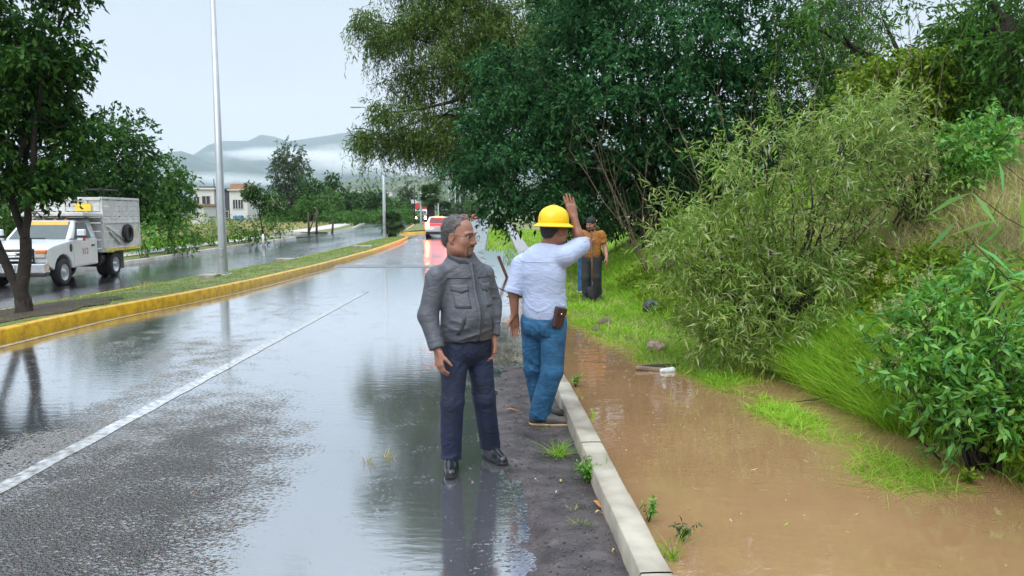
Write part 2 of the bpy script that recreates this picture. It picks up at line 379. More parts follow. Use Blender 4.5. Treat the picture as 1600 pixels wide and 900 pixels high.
# painted lane line
M_PAINT = pm('worn_white_paint', (0.26, 0.265, 0.27), 0.14, 0.3, 16, 0.12, 90, coat=0.8, alt=(0.55, 0.56, 0.57), detail=8)
ly = axis((1.5, 13.5, 0.25), (13.5, 16, 0.5))
ll = strip('lane_line', ly, lambda y: -3.24 - 0.006 * np.sin(y * 9), lambda y: -3.11 + 0.006 * np.sin(y * 7.3), 2, 0.004, M_PAINT); tag(ll, kind='structure')
el_ = strip('edge_line', axis((9, 46, 0.8)), lambda y: LX(y) + 0.22, lambda y: LX(y) + 0.31, 2, 0.004, M_PAINT); tag(el_, kind='structure')

# ---------------------------------------------------------------- mud verge beside the concrete kerb
MLX = lambda y: np.interp(y, [-3, 2.6, 3.45, 4.3, 4.8, 5.2, 6.2, 8.3], [0.10, 0.02, 0.0, -0.05, -0.12, -0.30, -0.32, -0.26]) + 0.02 * np.sin(y * 5.1) + 0.012 * np.sin(y * 13)
my = axis((-1.0, 2.2, 0.1), (2.2, 8.3, 0.018))
def mudz(x, y):
    t = np.clip((x - MLX(y)) / 0.35, 0, 1)
    return -0.012 + 0.040 * sstep(0, 1, t) * sstep(8.3, 7.6, y) + (0.010 * n2(x, y, 3) + 0.010 * n2(x, y, 14) + 0.007 * np.abs(n2(x, y, 42, 2))) * sstep(0, 0.12, t) + 0.012 * n2(x, y, 6, 3) * sstep(0.6, 0.1, t)
M_MUD = pm('dark_wet_mud', (0.036, 0.030, 0.032), 0.36, 0.35, 5, 0.5, 60, alt=(0.070, 0.058, 0.058), bdist=0.012)
mud = tag(strip('mud_verge', my, MLX, lambda y: RX(y) + 0.09, 46, 0.0, M_MUD, zf=mudz), kind='structure')
# loose stones pressed in the mud
sv, sf = [], []
oct_v = np.array([(1, 0, 0), (-1, 0, 0), (0, 1, 0), (0, -1, 0), (0, 0, 1), (0, 0, -1)], float)
oct_f = np.array([(0, 2, 4), (2, 1, 4), (1, 3, 4), (3, 0, 4), (2, 0, 5), (1, 2, 5), (3, 1, 5), (0, 3, 5)])
for i in range(1500):
    yy = 2.3 + 5.6 * rng.random() ** 1.4; xx = MLX(yy) + (RX(yy) - MLX(yy)) * (0.15 + 0.85 * rng.random())
    r = 0.003 + 0.009 * rng.random() ** 3
    zz = float(mudz(np.array(xx), np.array(yy)))
    sf.append(oct_f + 6 * len(sv)); sv.append(oct_v * r * (0.6 + 0.8 * rng.random((6, 1))) + (xx, yy, zz + r * 0.15))
gr = link('mud_gravel', fast('mud_gravel', np.concatenate(sv), np.concatenate(sf)), pm('gravel_grey', (0.07, 0.064, 0.066), 0.5, 0.5, 40)); tag(gr, 'fine dark gravel and clods scattered over the mud beside the concrete kerb', 'gravel', kind='stuff')

# ---------------------------------------------------------------- flooded ditch
m, n, l, b, o = nt('muddy_water')
geo = n.new('ShaderNodeNewGeometry')
na = n.new('ShaderNodeTexNoise'); na.inputs['Scale'].default_value = 0.8; na.inputs['Detail'].default_value = 5; l.new(geo.outputs['Position'], na.inputs[0])
ra = n.new('ShaderNodeValToRGB'); el = ra.color_ramp.elements
el[0].position = 0.3; el[0].color = (0.29, 0.165, 0.082, 1); el[1].position = 0.7; el[1].color = (0.36, 0.212, 0.108, 1)
l.new(na.outputs[0], ra.inputs[0]); l.new(ra.outputs[0], b.inputs['Base Color'])
b.inputs['Roughness'].default_value = 0.03; b.inputs['IOR'].default_value = 1.55; b.inputs['Coat Weight'].default_value = 1.0; b.inputs['Coat Roughness'].default_value = 0.02; b.inputs['Coat IOR'].default_value = 1.9
mp = n.new('ShaderNodeMapping'); mp.inputs['Scale'].default_value = (1.0, 1.6, 1); l.new(geo.outputs['Position'], mp.inputs[0])
rip = n.new('ShaderNodeTexNoise'); rip.inputs['Scale'].default_value = 5.0; rip.inputs['Detail'].default_value = 3; l.new(mp.outputs[0], rip.inputs[0])
sp = n.new('ShaderNodeSeparateXYZ'); l.new(geo.outputs['Position'], sp.inputs[0])
fl = n.new('ShaderNodeMapRange'); fl.inputs[1].default_value = 7.2; fl.inputs[2].default_value = 9.0; fl.inputs[3].default_value = 0.07; fl.inputs[4].default_value = 0.30; l.new(sp.outputs[1], fl.inputs[0])
bp = n.new('ShaderNodeBump'); bp.inputs['Distance'].default_value = 0.03; l.new(fl.outputs[0], bp.inputs['Strength']); l.new(rip.outputs[0], bp.inputs['Height'])
l.new(bp.outputs[0], b.inputs['Normal']); l.new(bp.outputs[0], b.inputs['Coat Normal'])
M_WATER = m
wy = axis((-8, 14.5, 0.1))
WL = lambda y: np.where(y < 8.25, RX(y) + 0.15, np.interp(y, [8.25, 9, 10, 12, 14.5], [0.45, 0.28, 0.08, -0.1, 0.1])) + np.where(y < 8.4, 0, 0.10 * np.sin(y * 2.1) + 0.06 * np.sin(y * 5.3) + 0.03 * np.sin(y * 14))
def wz(x, y): return 0.0025 + 0.0085 * sstep(0.0, 0.45, x - WL(y)) + (y < 8.25) * 0.004 + 0.004 * sstep(8.0, 9.0, y) * n2(x, y, 2.2) * sstep(0.0, 0.45, x - WL(y))
water = tag(strip('flood_water', wy, WL, lambda y: np.maximum(bank_x0(y), shore(y)) + 0.35, 40, 0.0, M_WATER, zf=wz), kind='structure')

# ---------------------------------------------------------------- kerbs
def kerb_mesh(name, pts, w, h, side, zf, mat, parent=None, cut=0.018, depth=0.12, rough=0.006):
    """kerb along a polyline; side = +1 body to the left of travel; top edge chamfered, uneven"""
    P = np.array(pts, float); T = np.gradient(P, axis=0); T /= np.linalg.norm(T, axis=1)[:, None]
    N = np.stack([-T[:, 1], T[:, 0]], -1) * side
    base = zf(P[:, 0], P[:, 1])
    prof = [(0.0, -depth), (0.001, h - cut), (cut * 0.8, h - 0.001), (w * 0.5, h), (w - 0.008, h - 0.001), (w, h - 0.01), (w, -depth)]
    V = []
    for a, zz in prof:
        j = rough * n2(P[:, 0] + zz * 3, P[:, 1] + a * 5, 3.3)
        q = P + N * (a + j[:, None]); V.append(np.stack([q[:, 0], q[:, 1], base + zz + j * 0.8], -1))
    V = np.stack(V, 1); m_, k_ = V.shape[:2]
    me = fast(name, V.reshape(-1, 3), np.concatenate([grid_faces(m_, k_)]), False)
    return link(name, me, mat, parent)
def yellow_mat():
    m, n, l, b, o = nt('yellow_kerb_paint')
    tc = n.new('ShaderNodeTexCoord'); na = n.new('ShaderNodeTexNoise'); na.inputs['Scale'].default_value = 7; na.inputs['Detail'].default_value = 8; na.inputs['Roughness'].default_value = 0.65
    l.new(tc.outputs['Object'], na.inputs[0])
    ra = n.new('ShaderNodeValToRGB'); el = ra.color_ramp.elements
    el[0].position = 0.24; el[0].color = (0.20, 0.13, 0.05, 1); el[1].position = 0.46; el[1].color = (0.58, 0.32, 0.012, 1)
    k = el.new(0.65); k.color = (0.74, 0.45, 0.02, 1)
    l.new(na.outputs[0], ra.inputs[0]); l.new(ra.outputs[0], b.inputs['Base Color']); b.inputs['Roughness'].default_value = 0.38
    return m
M_YEL = yellow_mat()
M_KERB = pm('weathered_concrete', (0.20, 0.175, 0.135), 0.7, 0.25, 3, 0.5, 45, alt=(0.35, 0.32, 0.26), detail=8, bdist=0.008)
def resample(pts, st):
    P = np.array(pts, float); d = np.r_[0, np.cumsum(np.linalg.norm(np.diff(P, axis=0), axis=1))]
    s = np.linspace(0, d[-1], max(3, int(d[-1] / st))); return np.stack([np.interp(s, d, P[:, 0]), np.interp(s, d, P[:, 1])], -1)
yy = axis((-8, 48, 1.0))
near = [(LX(v), v) for v in yy]; nose = [(-7.1, 49.8), (-7.7, 50.5), (-8.3, 50.6), (-8.9, 50.0)]
far = [(OR(v) - 0.0, v) for v in yy[::-1]]
ring = resample(near + nose + far, 0.35)
med_k = tag(kerb_mesh('median_kerb', ring, 0.16, 0.17, 1, Zg, M_YEL), kind='structure')
yy2 = axis((66, 230, 8.0))
near2 = [(LX(v), v) for v in yy2]; far2 = [(OR(v), v) for v in yy2[::-1]]
ring2 = resample([(-9.4, 64.6)] + [(-8.0, 64.2), (-7.0, 64.7)] + near2 + far2 + [(-10.0, 65.4), (-9.4, 64.6)], 1.0)
tag(kerb_mesh('far_median_kerb', ring2, 0.2, 0.17, 1, Zg, M_YEL), kind='structure')
def med_top(name, ys, a, bb, nx, mat):
    def zf(x, y):
        t = np.clip((x - bb(y)) / (a(y) - bb(y)), 0, 1)
        za = Zg(a(y), y) + 0.14; zb = Zg(bb(y), y) + 0.14
        return za * t + zb * (1 - t) + 0.10 * np.sin(t * math.pi) + 0.03 * n2(x, y, 1.3)
    return strip(name, ys, lambda y: bb(y) + 0.1, lambda y: a(y) - 0.1, nx, 0.0, mat, zf=zf), zf
M_TURF = pm('turf', (0.085, 0.125, 0.03), 0.9, 0.45, 3.0, 0.8, 25, alt=(0.15, 0.17, 0.05), detail=8)
o_, MEDZ = med_top('median', axis((-8, 48, 0.5), (48, 50.2, 0.4)), lambda y: LX(y) - np.interp(y, [48, 50.3], [0, 0.9]), lambda y: OR(y) + np.interp(y, [48, 50.3], [0, 0.6]), 14, M_TURF); tag(o_, kind='structure')
o_, MEDZ2 = med_top('far_median', axis((65, 230, 3)), LX, OR, 8, M_TURF); tag(o_, kind='structure')
# far pavement kerb of the opposite road and its footpath
M_PALEK = pm('pale_kerb', (0.46, 0.44, 0.40), 0.7, 0.25, 3, 0.3, 30)
pk = resample([(OL(v), v) for v in axis((-8, 55, 1))] + [(-17.2, 56.0), (-20, 56.3)], 0.6)
tag(kerb_mesh('verge_kerb', pk, 0.16, 0.15, 1, Zg, M_PALEK), kind='structure')
pk = resample([(-20, 63.8), (-17.3, 64.2)] + [(OL(v), v) for v in axis((65, 110, 2))], 0.8)
tag(kerb_mesh('verge_kerb', pk, 0.16, 0.15, 1, Zg, M_PALEK), kind='structure')
tag(strip('verge_grass', axis((-8, 55.5, 0.8)), lambda y: OL(y) - 1.5, lambda y: OL(y) - 0.1, 4, 0.13, M_TURF, zf=lambda x, y: zopp(y)), kind='structure')
tag(strip('footpath', axis((-8, 55.5, 0.8)), lambda y: OL(y) - 2.9, lambda y: OL(y) - 1.45, 3, 0.165, M_PALEK, zf=lambda x, y: zopp(y)), kind='structure')
tag(strip('footpath', axis((64, 115, 2)), lambda y: OL(y) - 4.2, lambda y: OL(y) - 1.6, 3, 0.20, M_PALEK, zf=lambda x, y: zopp(y)), kind='structure')
tag(strip('verge_grass', axis((64, 115, 2)), lambda y: OL(y) - 1.65, lambda y: OL(y) - 0.1, 3, 0.17, M_TURF, zf=lambda x, y: zopp(y)), kind='structure')
# pale path on the right, past the flooded stretch
tag(strip('path', axis((30, 120, 1.5)), lambda y: np.interp(y, [30, 37, 60, 115], [0.25, 0.15, -0.2, -1.2]), lambda y: np.interp(y, [30, 37, 60, 115], [0.9, 0.8, 0.55, -0.1]), 4, 0.03, pm('grey_path', (0.24, 0.24, 0.25), 0.5, 0.25, 3), zf=lambda x, y: x * 0), kind='structure')

tag(strip('roadside_pool', axis((15, 34, 0.5)), lambda y: RX(y) - 0.25 + 0.1 * np.sin(y * 1.7), lambda y: np.interp(y, [15, 18, 26, 34], [0.4, 0.7, 1.5, 0.6]) + 0.12 * np.sin(y * 2.3), 10, 0.012, M_ROAD, {'wet': lambda x, y: x * 0 + 1.1, 'silt': lambda x, y: 0.5 * sstep(24, 15, y)}, zf=lambda x, y: x * 0), kind='structure')
sp_y = np.linspace(10.2, 14.4, 22)
M_SOILB = pm('bare_brown_soil', (0.055, 0.036, 0.022), 0.85, 0.4, 6, 0.6, 30)
tag(strip('bare_soil', sp_y, lambda y: -8.3 - 1.15 * np.sqrt(np.clip(1 - ((y - 12.3) / 2.15) ** 2, 0, 1)) + 0.1 * np.sin(y * 7), lambda y: -8.3 + 1.25 * np.sqrt(np.clip(1 - ((y - 12.3) / 2.15) ** 2, 0, 1)) + 0.1 * np.sin(y * 6 + 1), 12, 0.012, M_SOILB, zf=lambda x, y: MEDZ(x, y)), kind='structure')

# concrete kerb blocks on the right, dipping under the flow further on
kroot = empty('concrete_kerb', (0.5, 4.5, 0.0)); tag(kroot, kind='structure')
y0 = 1.2
while y0 < 9.0:
    y1 = y0 + 0.92
    ys = np.linspace(y0 + 0.003, y1 - 0.003, 12)
    pts = [(RX(v) + 0.015, v) for v in ys]
    dz = random.uniform(-0.004, 0.004)
    kb = kerb_mesh('kerb_block', pts, 0.145, 0.0, -1, lambda x, y: np.interp(y, [0, 6.6, 7.6, 8.8, 9.6], [0.155, 0.15, 0.10, 0.015, -0.02]) + dz, M_KERB, None, cut=0.008, depth=0.2, rough=0.005)
    me = kb.data
    for v in me.vertices: v.co -= Vector((0.5, 4.5, 0))
    kb.parent = kroot
    y0 = y1

# speed bump across the carriageway
sb = strip('speed_bump', np.linspace(23.0, 24.3, 14), lambda y: LX(y) + 0.1, lambda y: RX(y) - 0.05, 24, 0.0, M_ROAD, {'wet': lambda x, y: x * 0 - 0.3, 'silt': lambda x, y: x * 0}, zf=lambda x, y: 0.006 + 0.035 * np.cos(np.clip((y - 23.65) / 0.65, -1, 1) * math.pi / 2) ** 1.0)
tag(sb, 'low wet asphalt speed bump across the road behind the man in grey', 'speed bump')

# ---------------------------------------------------------------- hills and mountains
def ridge(name, prof, dist, depth, mat, rough_amp, nscale, nx=160, nr=26, base=-5.0, canopy=0.0, jag=2.2):
    px = np.linspace(prof[0][0], prof[-1][0], nx); py = np.interp(px, [p[0] for p in prof], [p[1] for p in prof]) + jag * n2(px, px * 0, 0.045, 4)
    crest = np.array([D(a, b_, dist) for a, b_ in zip(px, py)])
    t = np.r_[np.linspace(0, 1, nr), ]
    V = []
    for q in np.r_[np.linspace(-0.5, 0, 6)[:-1], t]:
        yy_ = dist - q * depth
        xx_ = crest[:, 0] * (yy_ / dist)
        prof_ = (1 - abs(q)) ** 1.15 if q >= 0 else (1 - abs(q) * 1.6)
        z_ = base + (crest[:, 2] - base) * prof_
        fade = min(1.0, abs(q) * 5 + 0.12)
        z_ = z_ + rough_amp * fade * n2(xx_, np.full_like(xx_, yy_), nscale, 4)
        if canopy: z_ = z_ + canopy * n2(xx_, np.full_like(xx_, yy_), 0.06, 2)
        V.append(np.stack([xx_, np.full_like(xx_, yy_), z_], -1))
    V = np.stack(V)
    return tag(link(name, fast(name, V.reshape(-1, 3), grid_faces(*V.shape[:2]), True), mat), kind='structure')
M_HILL = pm('wooded_hill', (0.035, 0.062, 0.030), 0.95, 0.55, 0.03, 0.0, 1, alt=(0.075, 0.105, 0.05), detail=8)
M_MTN = pm('forest_mountain', (0.030, 0.055, 0.045), 0.95, 0.4, 0.004, 0.0, 1, detail=6)
ridge('mountain', [(-900, 260), (-300, 235), (-60, 250), (180, 262), (260, 262), (310, 236), (330, 223), (348, 221), (385, 222), (410, 210.5), (432, 216), (455, 223), (480, 215), (515, 212), (548, 208), (600, 202), (680, 212), (760, 222), (900, 215), (1300, 240), (2400, 260)], 6200, 2600, M_MTN, 120, 0.0022)
ridge('mountain', [(-900, 300), (60, 280), (180, 270), (230, 246), (262, 238), (290, 236), (312, 245), (340, 262), (366, 248), (392, 256), (430, 275), (480, 270), (560, 262), (640, 268), (720, 285), (900, 280), (2400, 300)], 4300, 1800, M_MTN, 45, 0.0022)
ridge('hill', [(-700, 318), (260, 316), (430, 308), (500, 290), (560, 282), (620, 277), (690, 272), (760, 276), (860, 280), (1000, 288), (2200, 312)], 1500, 900, M_HILL, 10, 0.01, nx=260, nr=40, canopy=7)
ridge('hill', [(-700, 328), (260, 325), (430, 322), (520, 316), (600, 309), (660, 305), (720, 303), (790, 302), (900, 310), (2000, 325)], 620, 330, M_HILL, 4, 0.02, nx=260, nr=40, canopy=4)

# ================================================================ VEGETATION
M_BARK = pm('dark_bark', (0.035, 0.027, 0.022), 0.9, 0.4, 9, 0.8, 30)
M_TWIG = pm('dry_twig', (0.12, 0.088, 0.055), 0.85, 0.35, 12)
def unit(v): return v / np.maximum(np.linalg.norm(v, axis=-1, keepdims=True), 1e-9)
def leaves(P, Dv, L, Wd, up=0.6, mid=0.42):
    """one folded four-cornered leaf per row"""
    n_ = len(P); Dv = unit(Dv); L = np.broadcast_to(np.asarray(L, float), (n_,))[:, None]; Wd = np.broadcast_to(np.asarray(Wd, float), (n_,))[:, None]
    ref = unit(rng.normal(size=(n_, 3)) + np.array([0, 0, up * 2]))
    S = unit(np.cross(Dv, ref)); N = np.cross(S, Dv)
    m_ = P + Dv * L * mid
    V = np.stack([P, m_ + S * Wd / 2 + N * Wd * 0.18, P + Dv * L - N * L * 0.10, m_ - S * Wd / 2 + N * Wd * 0.18], 1)
    return V.reshape(-1, 3), np.arange(n_ * 4).reshape(-1, 4)
def in_ball(n_, shell=0.55):
    d = unit(rng.normal(size=(n_, 3))); r = rng.random(n_) ** (1 / 3); r = shell + (1 - shell) * r if shell > 0 else r
    r = np.where(rng.random(n_) < 0.25, rng.random(n_) ** 0.5, r); return d * r[:, None], d
def spray(cent, rad, twigs, per, L, Wd, tl=0.4, droop=0.3, out=1.0, shell=0.6, flat=0.0):
    """twigs spread in an ellipsoid, each carrying a row of leaves"""
    q, d = in_ball(twigs, shell)
    q = q * (1 + 0.22 * rng.normal(size=(twigs, 1)))
    P0 = np.asarray(cent) + q * np.asarray(rad)
    dv = unit(d * out + rng.normal(size=(twigs, 3)) * 0.5 + np.array([0, 0, -droop]))
    if flat: dv[:, 2] *= (1 - flat)
    t = (np.arange(per) + rng.random((twigs, per))) / per
    tt = tl * (0.6 + 0.8 * rng.random((twigs, 1)))
    P = P0[:, None] + dv[:, None] * (t * tt)[..., None] + np.array([0, 0, -1.0]) * ((t * tt) ** 2 * droop * 0.9)[..., None]
    ld = dv[:, None] * 0.7 + rng.normal(size=(twigs, per, 3)) * 0.65 + np.array([0, 0, -0.25])
    P = P.reshape(-1, 3); ld = ld.reshape(-1, 3)
    s = 0.65 + 0.7 * rng.random(len(P))
    return leaves(P, ld, L * s, Wd * s)
def clumps(cent, rad, twigs, per, L, Wd, tl=0.4, droop=0.3, sub=0.42, count=None, shell=0.25):
    """foliage in separate tiers: small domed clumps spread through the ellipsoid"""
    rad = np.asarray(rad); k_ = count or max(4, int(5 + 9 * rad[0] * rad[2])); q, d = in_ball(k_, 0.62); out = []
    for i in range(k_):
        sc = sub * (0.65 + 0.7 * rng.random()); c = np.asarray(cent) + q[i] * rad * 0.92
        n_ = max(6, int(twigs / k_ * (0.5 + rng.random())))
        out.append(spray(c, rad * sc * np.array([1.15, 1.15, 0.55]), n_, per, L, Wd, tl=tl * 0.85, droop=droop, shell=shell))
    return joinvf(out)
def hanging(cent, rad, strands, length, L, Wd, step=0.05, sway=0.12, lean=(0, 0)):
    """weeping strands with narrow leaves"""
    q, d = in_ball(strands, 0.2); P0 = np.asarray(cent) + q * np.asarray(rad)
    Vs, Fs, k_ = [], [], 0
    ln = length * (0.35 + 0.9 * rng.random(strands) ** 1.5)
    outw = unit(d * np.array([1, 1, 0.0]) + 1e-3)
    cnt = np.maximum(4, (ln / step).astype(int)); idx = np.repeat(np.arange(strands), cnt)
    t = np.concatenate([np.linspace(0, 1, c) for c in cnt])
    s = t * ln[idx]
    P = P0[idx] + outw[idx] * (0.30 * np.sqrt(t) * np.minimum(ln[idx], 1.0))[:, None] + np.array([lean[0], lean[1], 0]) * s[:, None] - np.array([0, 0, 1.0]) * (s * (0.35 + 0.65 * t))[:, None]
    P = P + rng.normal(size=P.shape) * 0.02
    ld = rng.normal(size=P.shape) * 0.55 + np.array([0, 0, -0.9])
    sc = 0.7 + 0.6 * rng.random(len(P))
    return leaves(P, ld, L * sc, Wd * sc, 0.0)
def joinvf(parts):
    Vs, Fs, k_ = [], [], 0
    for V, Fq in parts: Vs.append(V); Fs.append(Fq + k_); k_ += len(V)
    return np.concatenate(Vs), np.concatenate(Fs)
def limb(mb, a, b, r0, r1, bend=0.12, n_=6, seg=6):
    a, b = Vector(a), Vector(b); L = (b - a).length
    off = Vector(rng.normal(size=3)) * L * bend
    pts = [a.lerp(b, t) + off * math.sin(t * math.pi) + Vector(rng.normal(size=3)) * L * 0.012 * (0 < t < 1) for t in np.linspace(0, 1, seg)]
    mb.tube(pts, list(np.linspace(r0, r1, seg)), n_, cap=False)
    return pts
def make_tree(name, base, crown_parts, stems, mat, label, cat='tree', group=None, bark=None, crown_name='crown'):
    """base point, list of (V,F) leaf arrays in world space, MB of wood in world space"""
    root = empty(name, base); tag(root, label, cat, group)
    off = np.array(base)
    V, Fq = joinvf(crown_parts)
    link(crown_name, fast(crown_name, V - off, Fq), mat, root)
    if stems is not None:
        stems.v = [tuple(np.array(p) - off) for p in stems.v]
        stems.build('trunk' if cat in ('tree', 'palm') else 'stems', bark or M_BARK, root)
    return root
def blobs_px(bl, dist):
    """(px, py, rx, ry, dz) in photo pixels and metres around a forward distance -> centres and radii in metres"""
    out = []
    for px, py, rx, ry, dz in bl:
        dd = dist + dz; c = D(px, py, dd); out.append((np.array(c), np.array([rx * dd / F, max(rx, ry) * dd / F * 0.9, ry * dd / F])))
    return out
def gz(x, y): return float(Zg(np.array(x), np.array(y)))

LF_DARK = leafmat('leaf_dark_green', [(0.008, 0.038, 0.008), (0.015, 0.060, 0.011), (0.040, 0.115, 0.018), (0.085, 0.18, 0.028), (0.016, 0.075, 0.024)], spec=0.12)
LF_ASH = leafmat('leaf_blue_green', [(0.010, 0.062, 0.024), (0.022, 0.105, 0.036), (0.055, 0.170, 0.055), (0.10, 0.23, 0.072)], spec=0.12)
LF_WIL = leafmat('leaf_willow', [(0.045, 0.115, 0.018), (0.08, 0.165, 0.026), (0.17, 0.22, 0.045), (0.05, 0.14, 0.026)], spec=0.25)
LF_OLIVE = leafmat('leaf_olive', [(0.11, 0.23, 0.026), (0.19, 0.34, 0.046), (0.30, 0.40, 0.09), (0.36, 0.41, 0.13), (0.14, 0.29, 0.040), (0.50, 0.56, 0.33)], rough=0.4, spec=0.3)
LF_BRIGHT = leafmat('leaf_bright', [(0.06, 0.20, 0.018), (0.11, 0.31, 0.03), (0.22, 0.44, 0.06), (0.11, 0.36, 0.11), (0.30, 0.48, 0.12)], spec=0.25)
LF_VINE = leafmat('leaf_vine', [(0.10, 0.19, 0.014), (0.17, 0.29, 0.022), (0.28, 0.38, 0.04)], spec=0.12)
LF_MID = leafmat('leaf_mid_green', [(0.030, 0.105, 0.018), (0.06, 0.16, 0.024), (0.12, 0.24, 0.04)], spec=0.12)
LF_GREY = leafmat('leaf_grey_green', [(0.045, 0.085, 0.040), (0.07, 0.115, 0.052), (0.10, 0.145, 0.065)], spec=0.12)
LF_DRY = leafmat('leaf_dry', [(0.20, 0.15, 0.08), (0.28, 0.21, 0.12), (0.16, 0.13, 0.06)], trans=0.2)
GR_BANK = leafmat('grass_bank', [(0.13, 0.30, 0.015), (0.20, 0.42, 0.025), (0.30, 0.53, 0.04), (0.36, 0.47, 0.08)], trans=0.3, spec=0.12)
GR_MED = leafmat('grass_median', [(0.12, 0.24, 0.022), (0.18, 0.31, 0.04), (0.28, 0.33, 0.08)], trans=0.3, spec=0.12)
GR_DRY = leafmat('grass_dry', [(0.44, 0.35, 0.19), (0.58, 0.48, 0.28), (0.40, 0.38, 0.15), (0.27, 0.36, 0.09)], trans=0.3, spec=0.12)

# ---- tree with a forked trunk on the median, left foreground
base = G(38, 492, 0.02); d0 = base.y
bl = blobs_px([(-14, 50, 87, 70, 0.3), (71, 70, 55, 55, -0.3), (26, 150, 87, 70, 0), (94, 118, 41, 50, 0.4), (86, 200, 46, 55, 0), (-14, 240, 78, 60, -0.5), (46, 265, 59, 40, 0.3), (-114, 140, 92, 150, 0), (-134, 20, 92, 90, 0.2),
               (36, -60, 110, 70, 0.3), (106, 5, 29, 22, 0.2), (1, 180, 82, 90, 0.9), (-84, 280, 64, 40, 0.3)], d0)
cp = [clumps(c, r, int(430 * (r[0] * r[2]) / 0.8), 9, 0.115, 0.05, tl=0.34, droop=0.5) for c, r in bl]
wd = MB()
fork = D(40, 372, d0)
limb(wd, base - Vector((0, 0, 0.15)), fork, 0.115, 0.085, 0.02, 9)
wd.tube([base + Vector((0.01, 0, 0.30)), base + Vector((0, 0, 0.08)), base + Vector((0, 0, -0.14))], [0.112, 0.135, 0.21], 10)
a1 = D(17, 308, d0 + 0.1); a2 = D(41, 300, d0 - 0.1)
limb(wd, fork, a1, 0.07, 0.055, 0.05, 8); limb(wd, fork, a2, 0.06, 0.05, 0.03, 8)
s1 = D(28, 455, d0 + 0.05); s2 = D(-30, 330, d0 + 0.3)
limb(wd, base + Vector((-0.05, 0.02, -0.1)), s1, 0.085, 0.075, 0.02, 8); limb(wd, s1, D(0, 392, d0 + 0.1), 0.075, 0.07, 0.02, 8); limb(wd, D(0, 392, d0 + 0.1), s2, 0.07, 0.05, 0.03, 8)
for i, (c, r) in enumerate(bl):
    src = (a1, a2, s2)[i % 3] if c[0] > D(-40, 100, d0).x else s2
    pts = limb(wd, src, Vector(c), 0.055, 0.02, 0.10, 6)
    for k in range(4): limb(wd, Vector(c), Vector(c) + Vector(rng.normal(size=3) * r * 0.6), 0.018, 0.005, 0.1, 4, 4)
make_tree('median_tree', base, cp, wd, LF_DARK, 'dark leafy tree with forked trunk on the median at the left edge')

# ---- trees and bushes behind the truck and along the far verge
def round_tree(name, px, py_base, dist, bl, mat, label, nden=300, per=7, L=0.2, Wd=0.1, cat='tree', group=None, trunk_r=0.12, tl=0.5, droop=0.3, bark=None):
    zb = gz(D(px, 340, dist).x, dist); base = Vector((D(px, 340, dist).x, dist, zb))
    bb = blobs_px(bl, dist)
    cp = [spray(c, r, max(20, int(nden * (r[0] * r[2]))), per, L, Wd, tl=tl, droop=droop) for c, r in bb]
    wd = MB(); hi = max(c[2] for c, r in bb)
    fork = base.lerp(Vector(np.mean([c for c, r in bb], axis=0)), 0.55)
    limb(wd, base - Vector((0, 0, 0.2)), fork, trunk_r, trunk_r * 0.65, 0.03, 7)
    for c, r in bb: limb(wd, fork, Vector(c), trunk_r * 0.5, 0.015, 0.1, 5)
    return make_tree(name, base, cp, wd, mat, label, cat, group, bark)
GT = 'trees behind the far verge'
round_tree('street_tree', 175, 335, 37, [(150, 250, 55, 60, 0), (190, 220, 38, 42, 1), (205, 265, 35, 55, 0), (165, 300, 60, 40, 0), (120, 290, 50, 50, 1), (215, 305, 28, 32, 0), (180, 335, 60, 22, 0)], LF_DARK, 'tall dark green tree rising behind the stake truck', 130, 8, 0.22, 0.11, group=GT, trunk_r=0.2)
round_tree('street_tree', 262, 338, 47, [(262, 275, 28, 28, 0), (245, 300, 30, 30, 0), (280, 300, 22, 30, 0), (262, 318, 36, 20, 0), (262, 336, 34, 14, 0)], LF_MID, 'rounded mid green tree left of the pale houses', 110, 8, 0.24, 0.12, group=GT, trunk_r=0.16)
round_tree('street_tree', 30, 338, 34, [(20, 330, 60, 40, 0), (60, 350, 40, 28, 0), (-40, 320, 60, 50, 0)], LF_MID, 'low green tree at the left edge behind the truck bonnet', 130, 7, 0.2, 0.1, group=GT)
def bush(name, bl, dist, mat, label, nden=200, per=6, L=0.16, Wd=0.07, group=None, tl=0.35, droop=0.2, nst=7, up=0.2):
    bb = blobs_px(bl, dist); cx = float(np.mean([c[0] for c, r in bb])); cy = float(np.mean([c[1] for c, r in bb]))
    base = Vector((cx, cy, gz(cx, cy)))
    cp = [spray(c, r, max(15, int(nden * (r[0] * r[2]))), per, L, Wd, tl=tl, droop=droop, shell=0.35) for c, r in bb]
    wd = MB()
    for k in range(nst):
        c, r = bb[k % len(bb)]; t = Vector(c + rng.normal(size=3) * r * 0.5); limb(wd, base + Vector((rng.normal() * 0.1, rng.normal() * 0.1, -0.1)), t, 0.022, 0.006, 0.1, 5)
    return make_tree(name, base, cp, wd, mat, label, 'bush', group, crown_name='foliage')
GB = 'bushes on the far verge'
bush('verge_bush', [(265, 365, 40, 26, 0), (250, 350, 28, 18, 0.5), (290, 372, 26, 18, 0)], 36, LF_MID, 'green bush on the verge right behind the stake truck', 170, group=GB)
bush('verge_bush', [(320, 360, 30, 20, 0), (345, 352, 24, 14, 0)], 43, LF_OLIVE, 'olive bush on the verge seen behind the tall lamp post', 170, group=GB)
bush('verge_bush', [(385, 358, 28, 18, 0), (410, 362, 22, 14, 0), (362, 362, 20, 14, 0)], 46, LF_MID, 'green bush beside the white painted sapling on the verge', 170, group=GB)
bush('verge_bush', [(440, 352, 18, 10, 0)], 52, LF_MID, 'small low green bush right of the white painted sapling', 170, group=GB)
bush('verge_bush', [(556, 342, 10, 6, 0), (545, 340, 8, 5, 0)], 92, LF_MID, 'low bush by the field edge near the footpath bend', 120, group=GB, L=0.25, Wd=0.12)
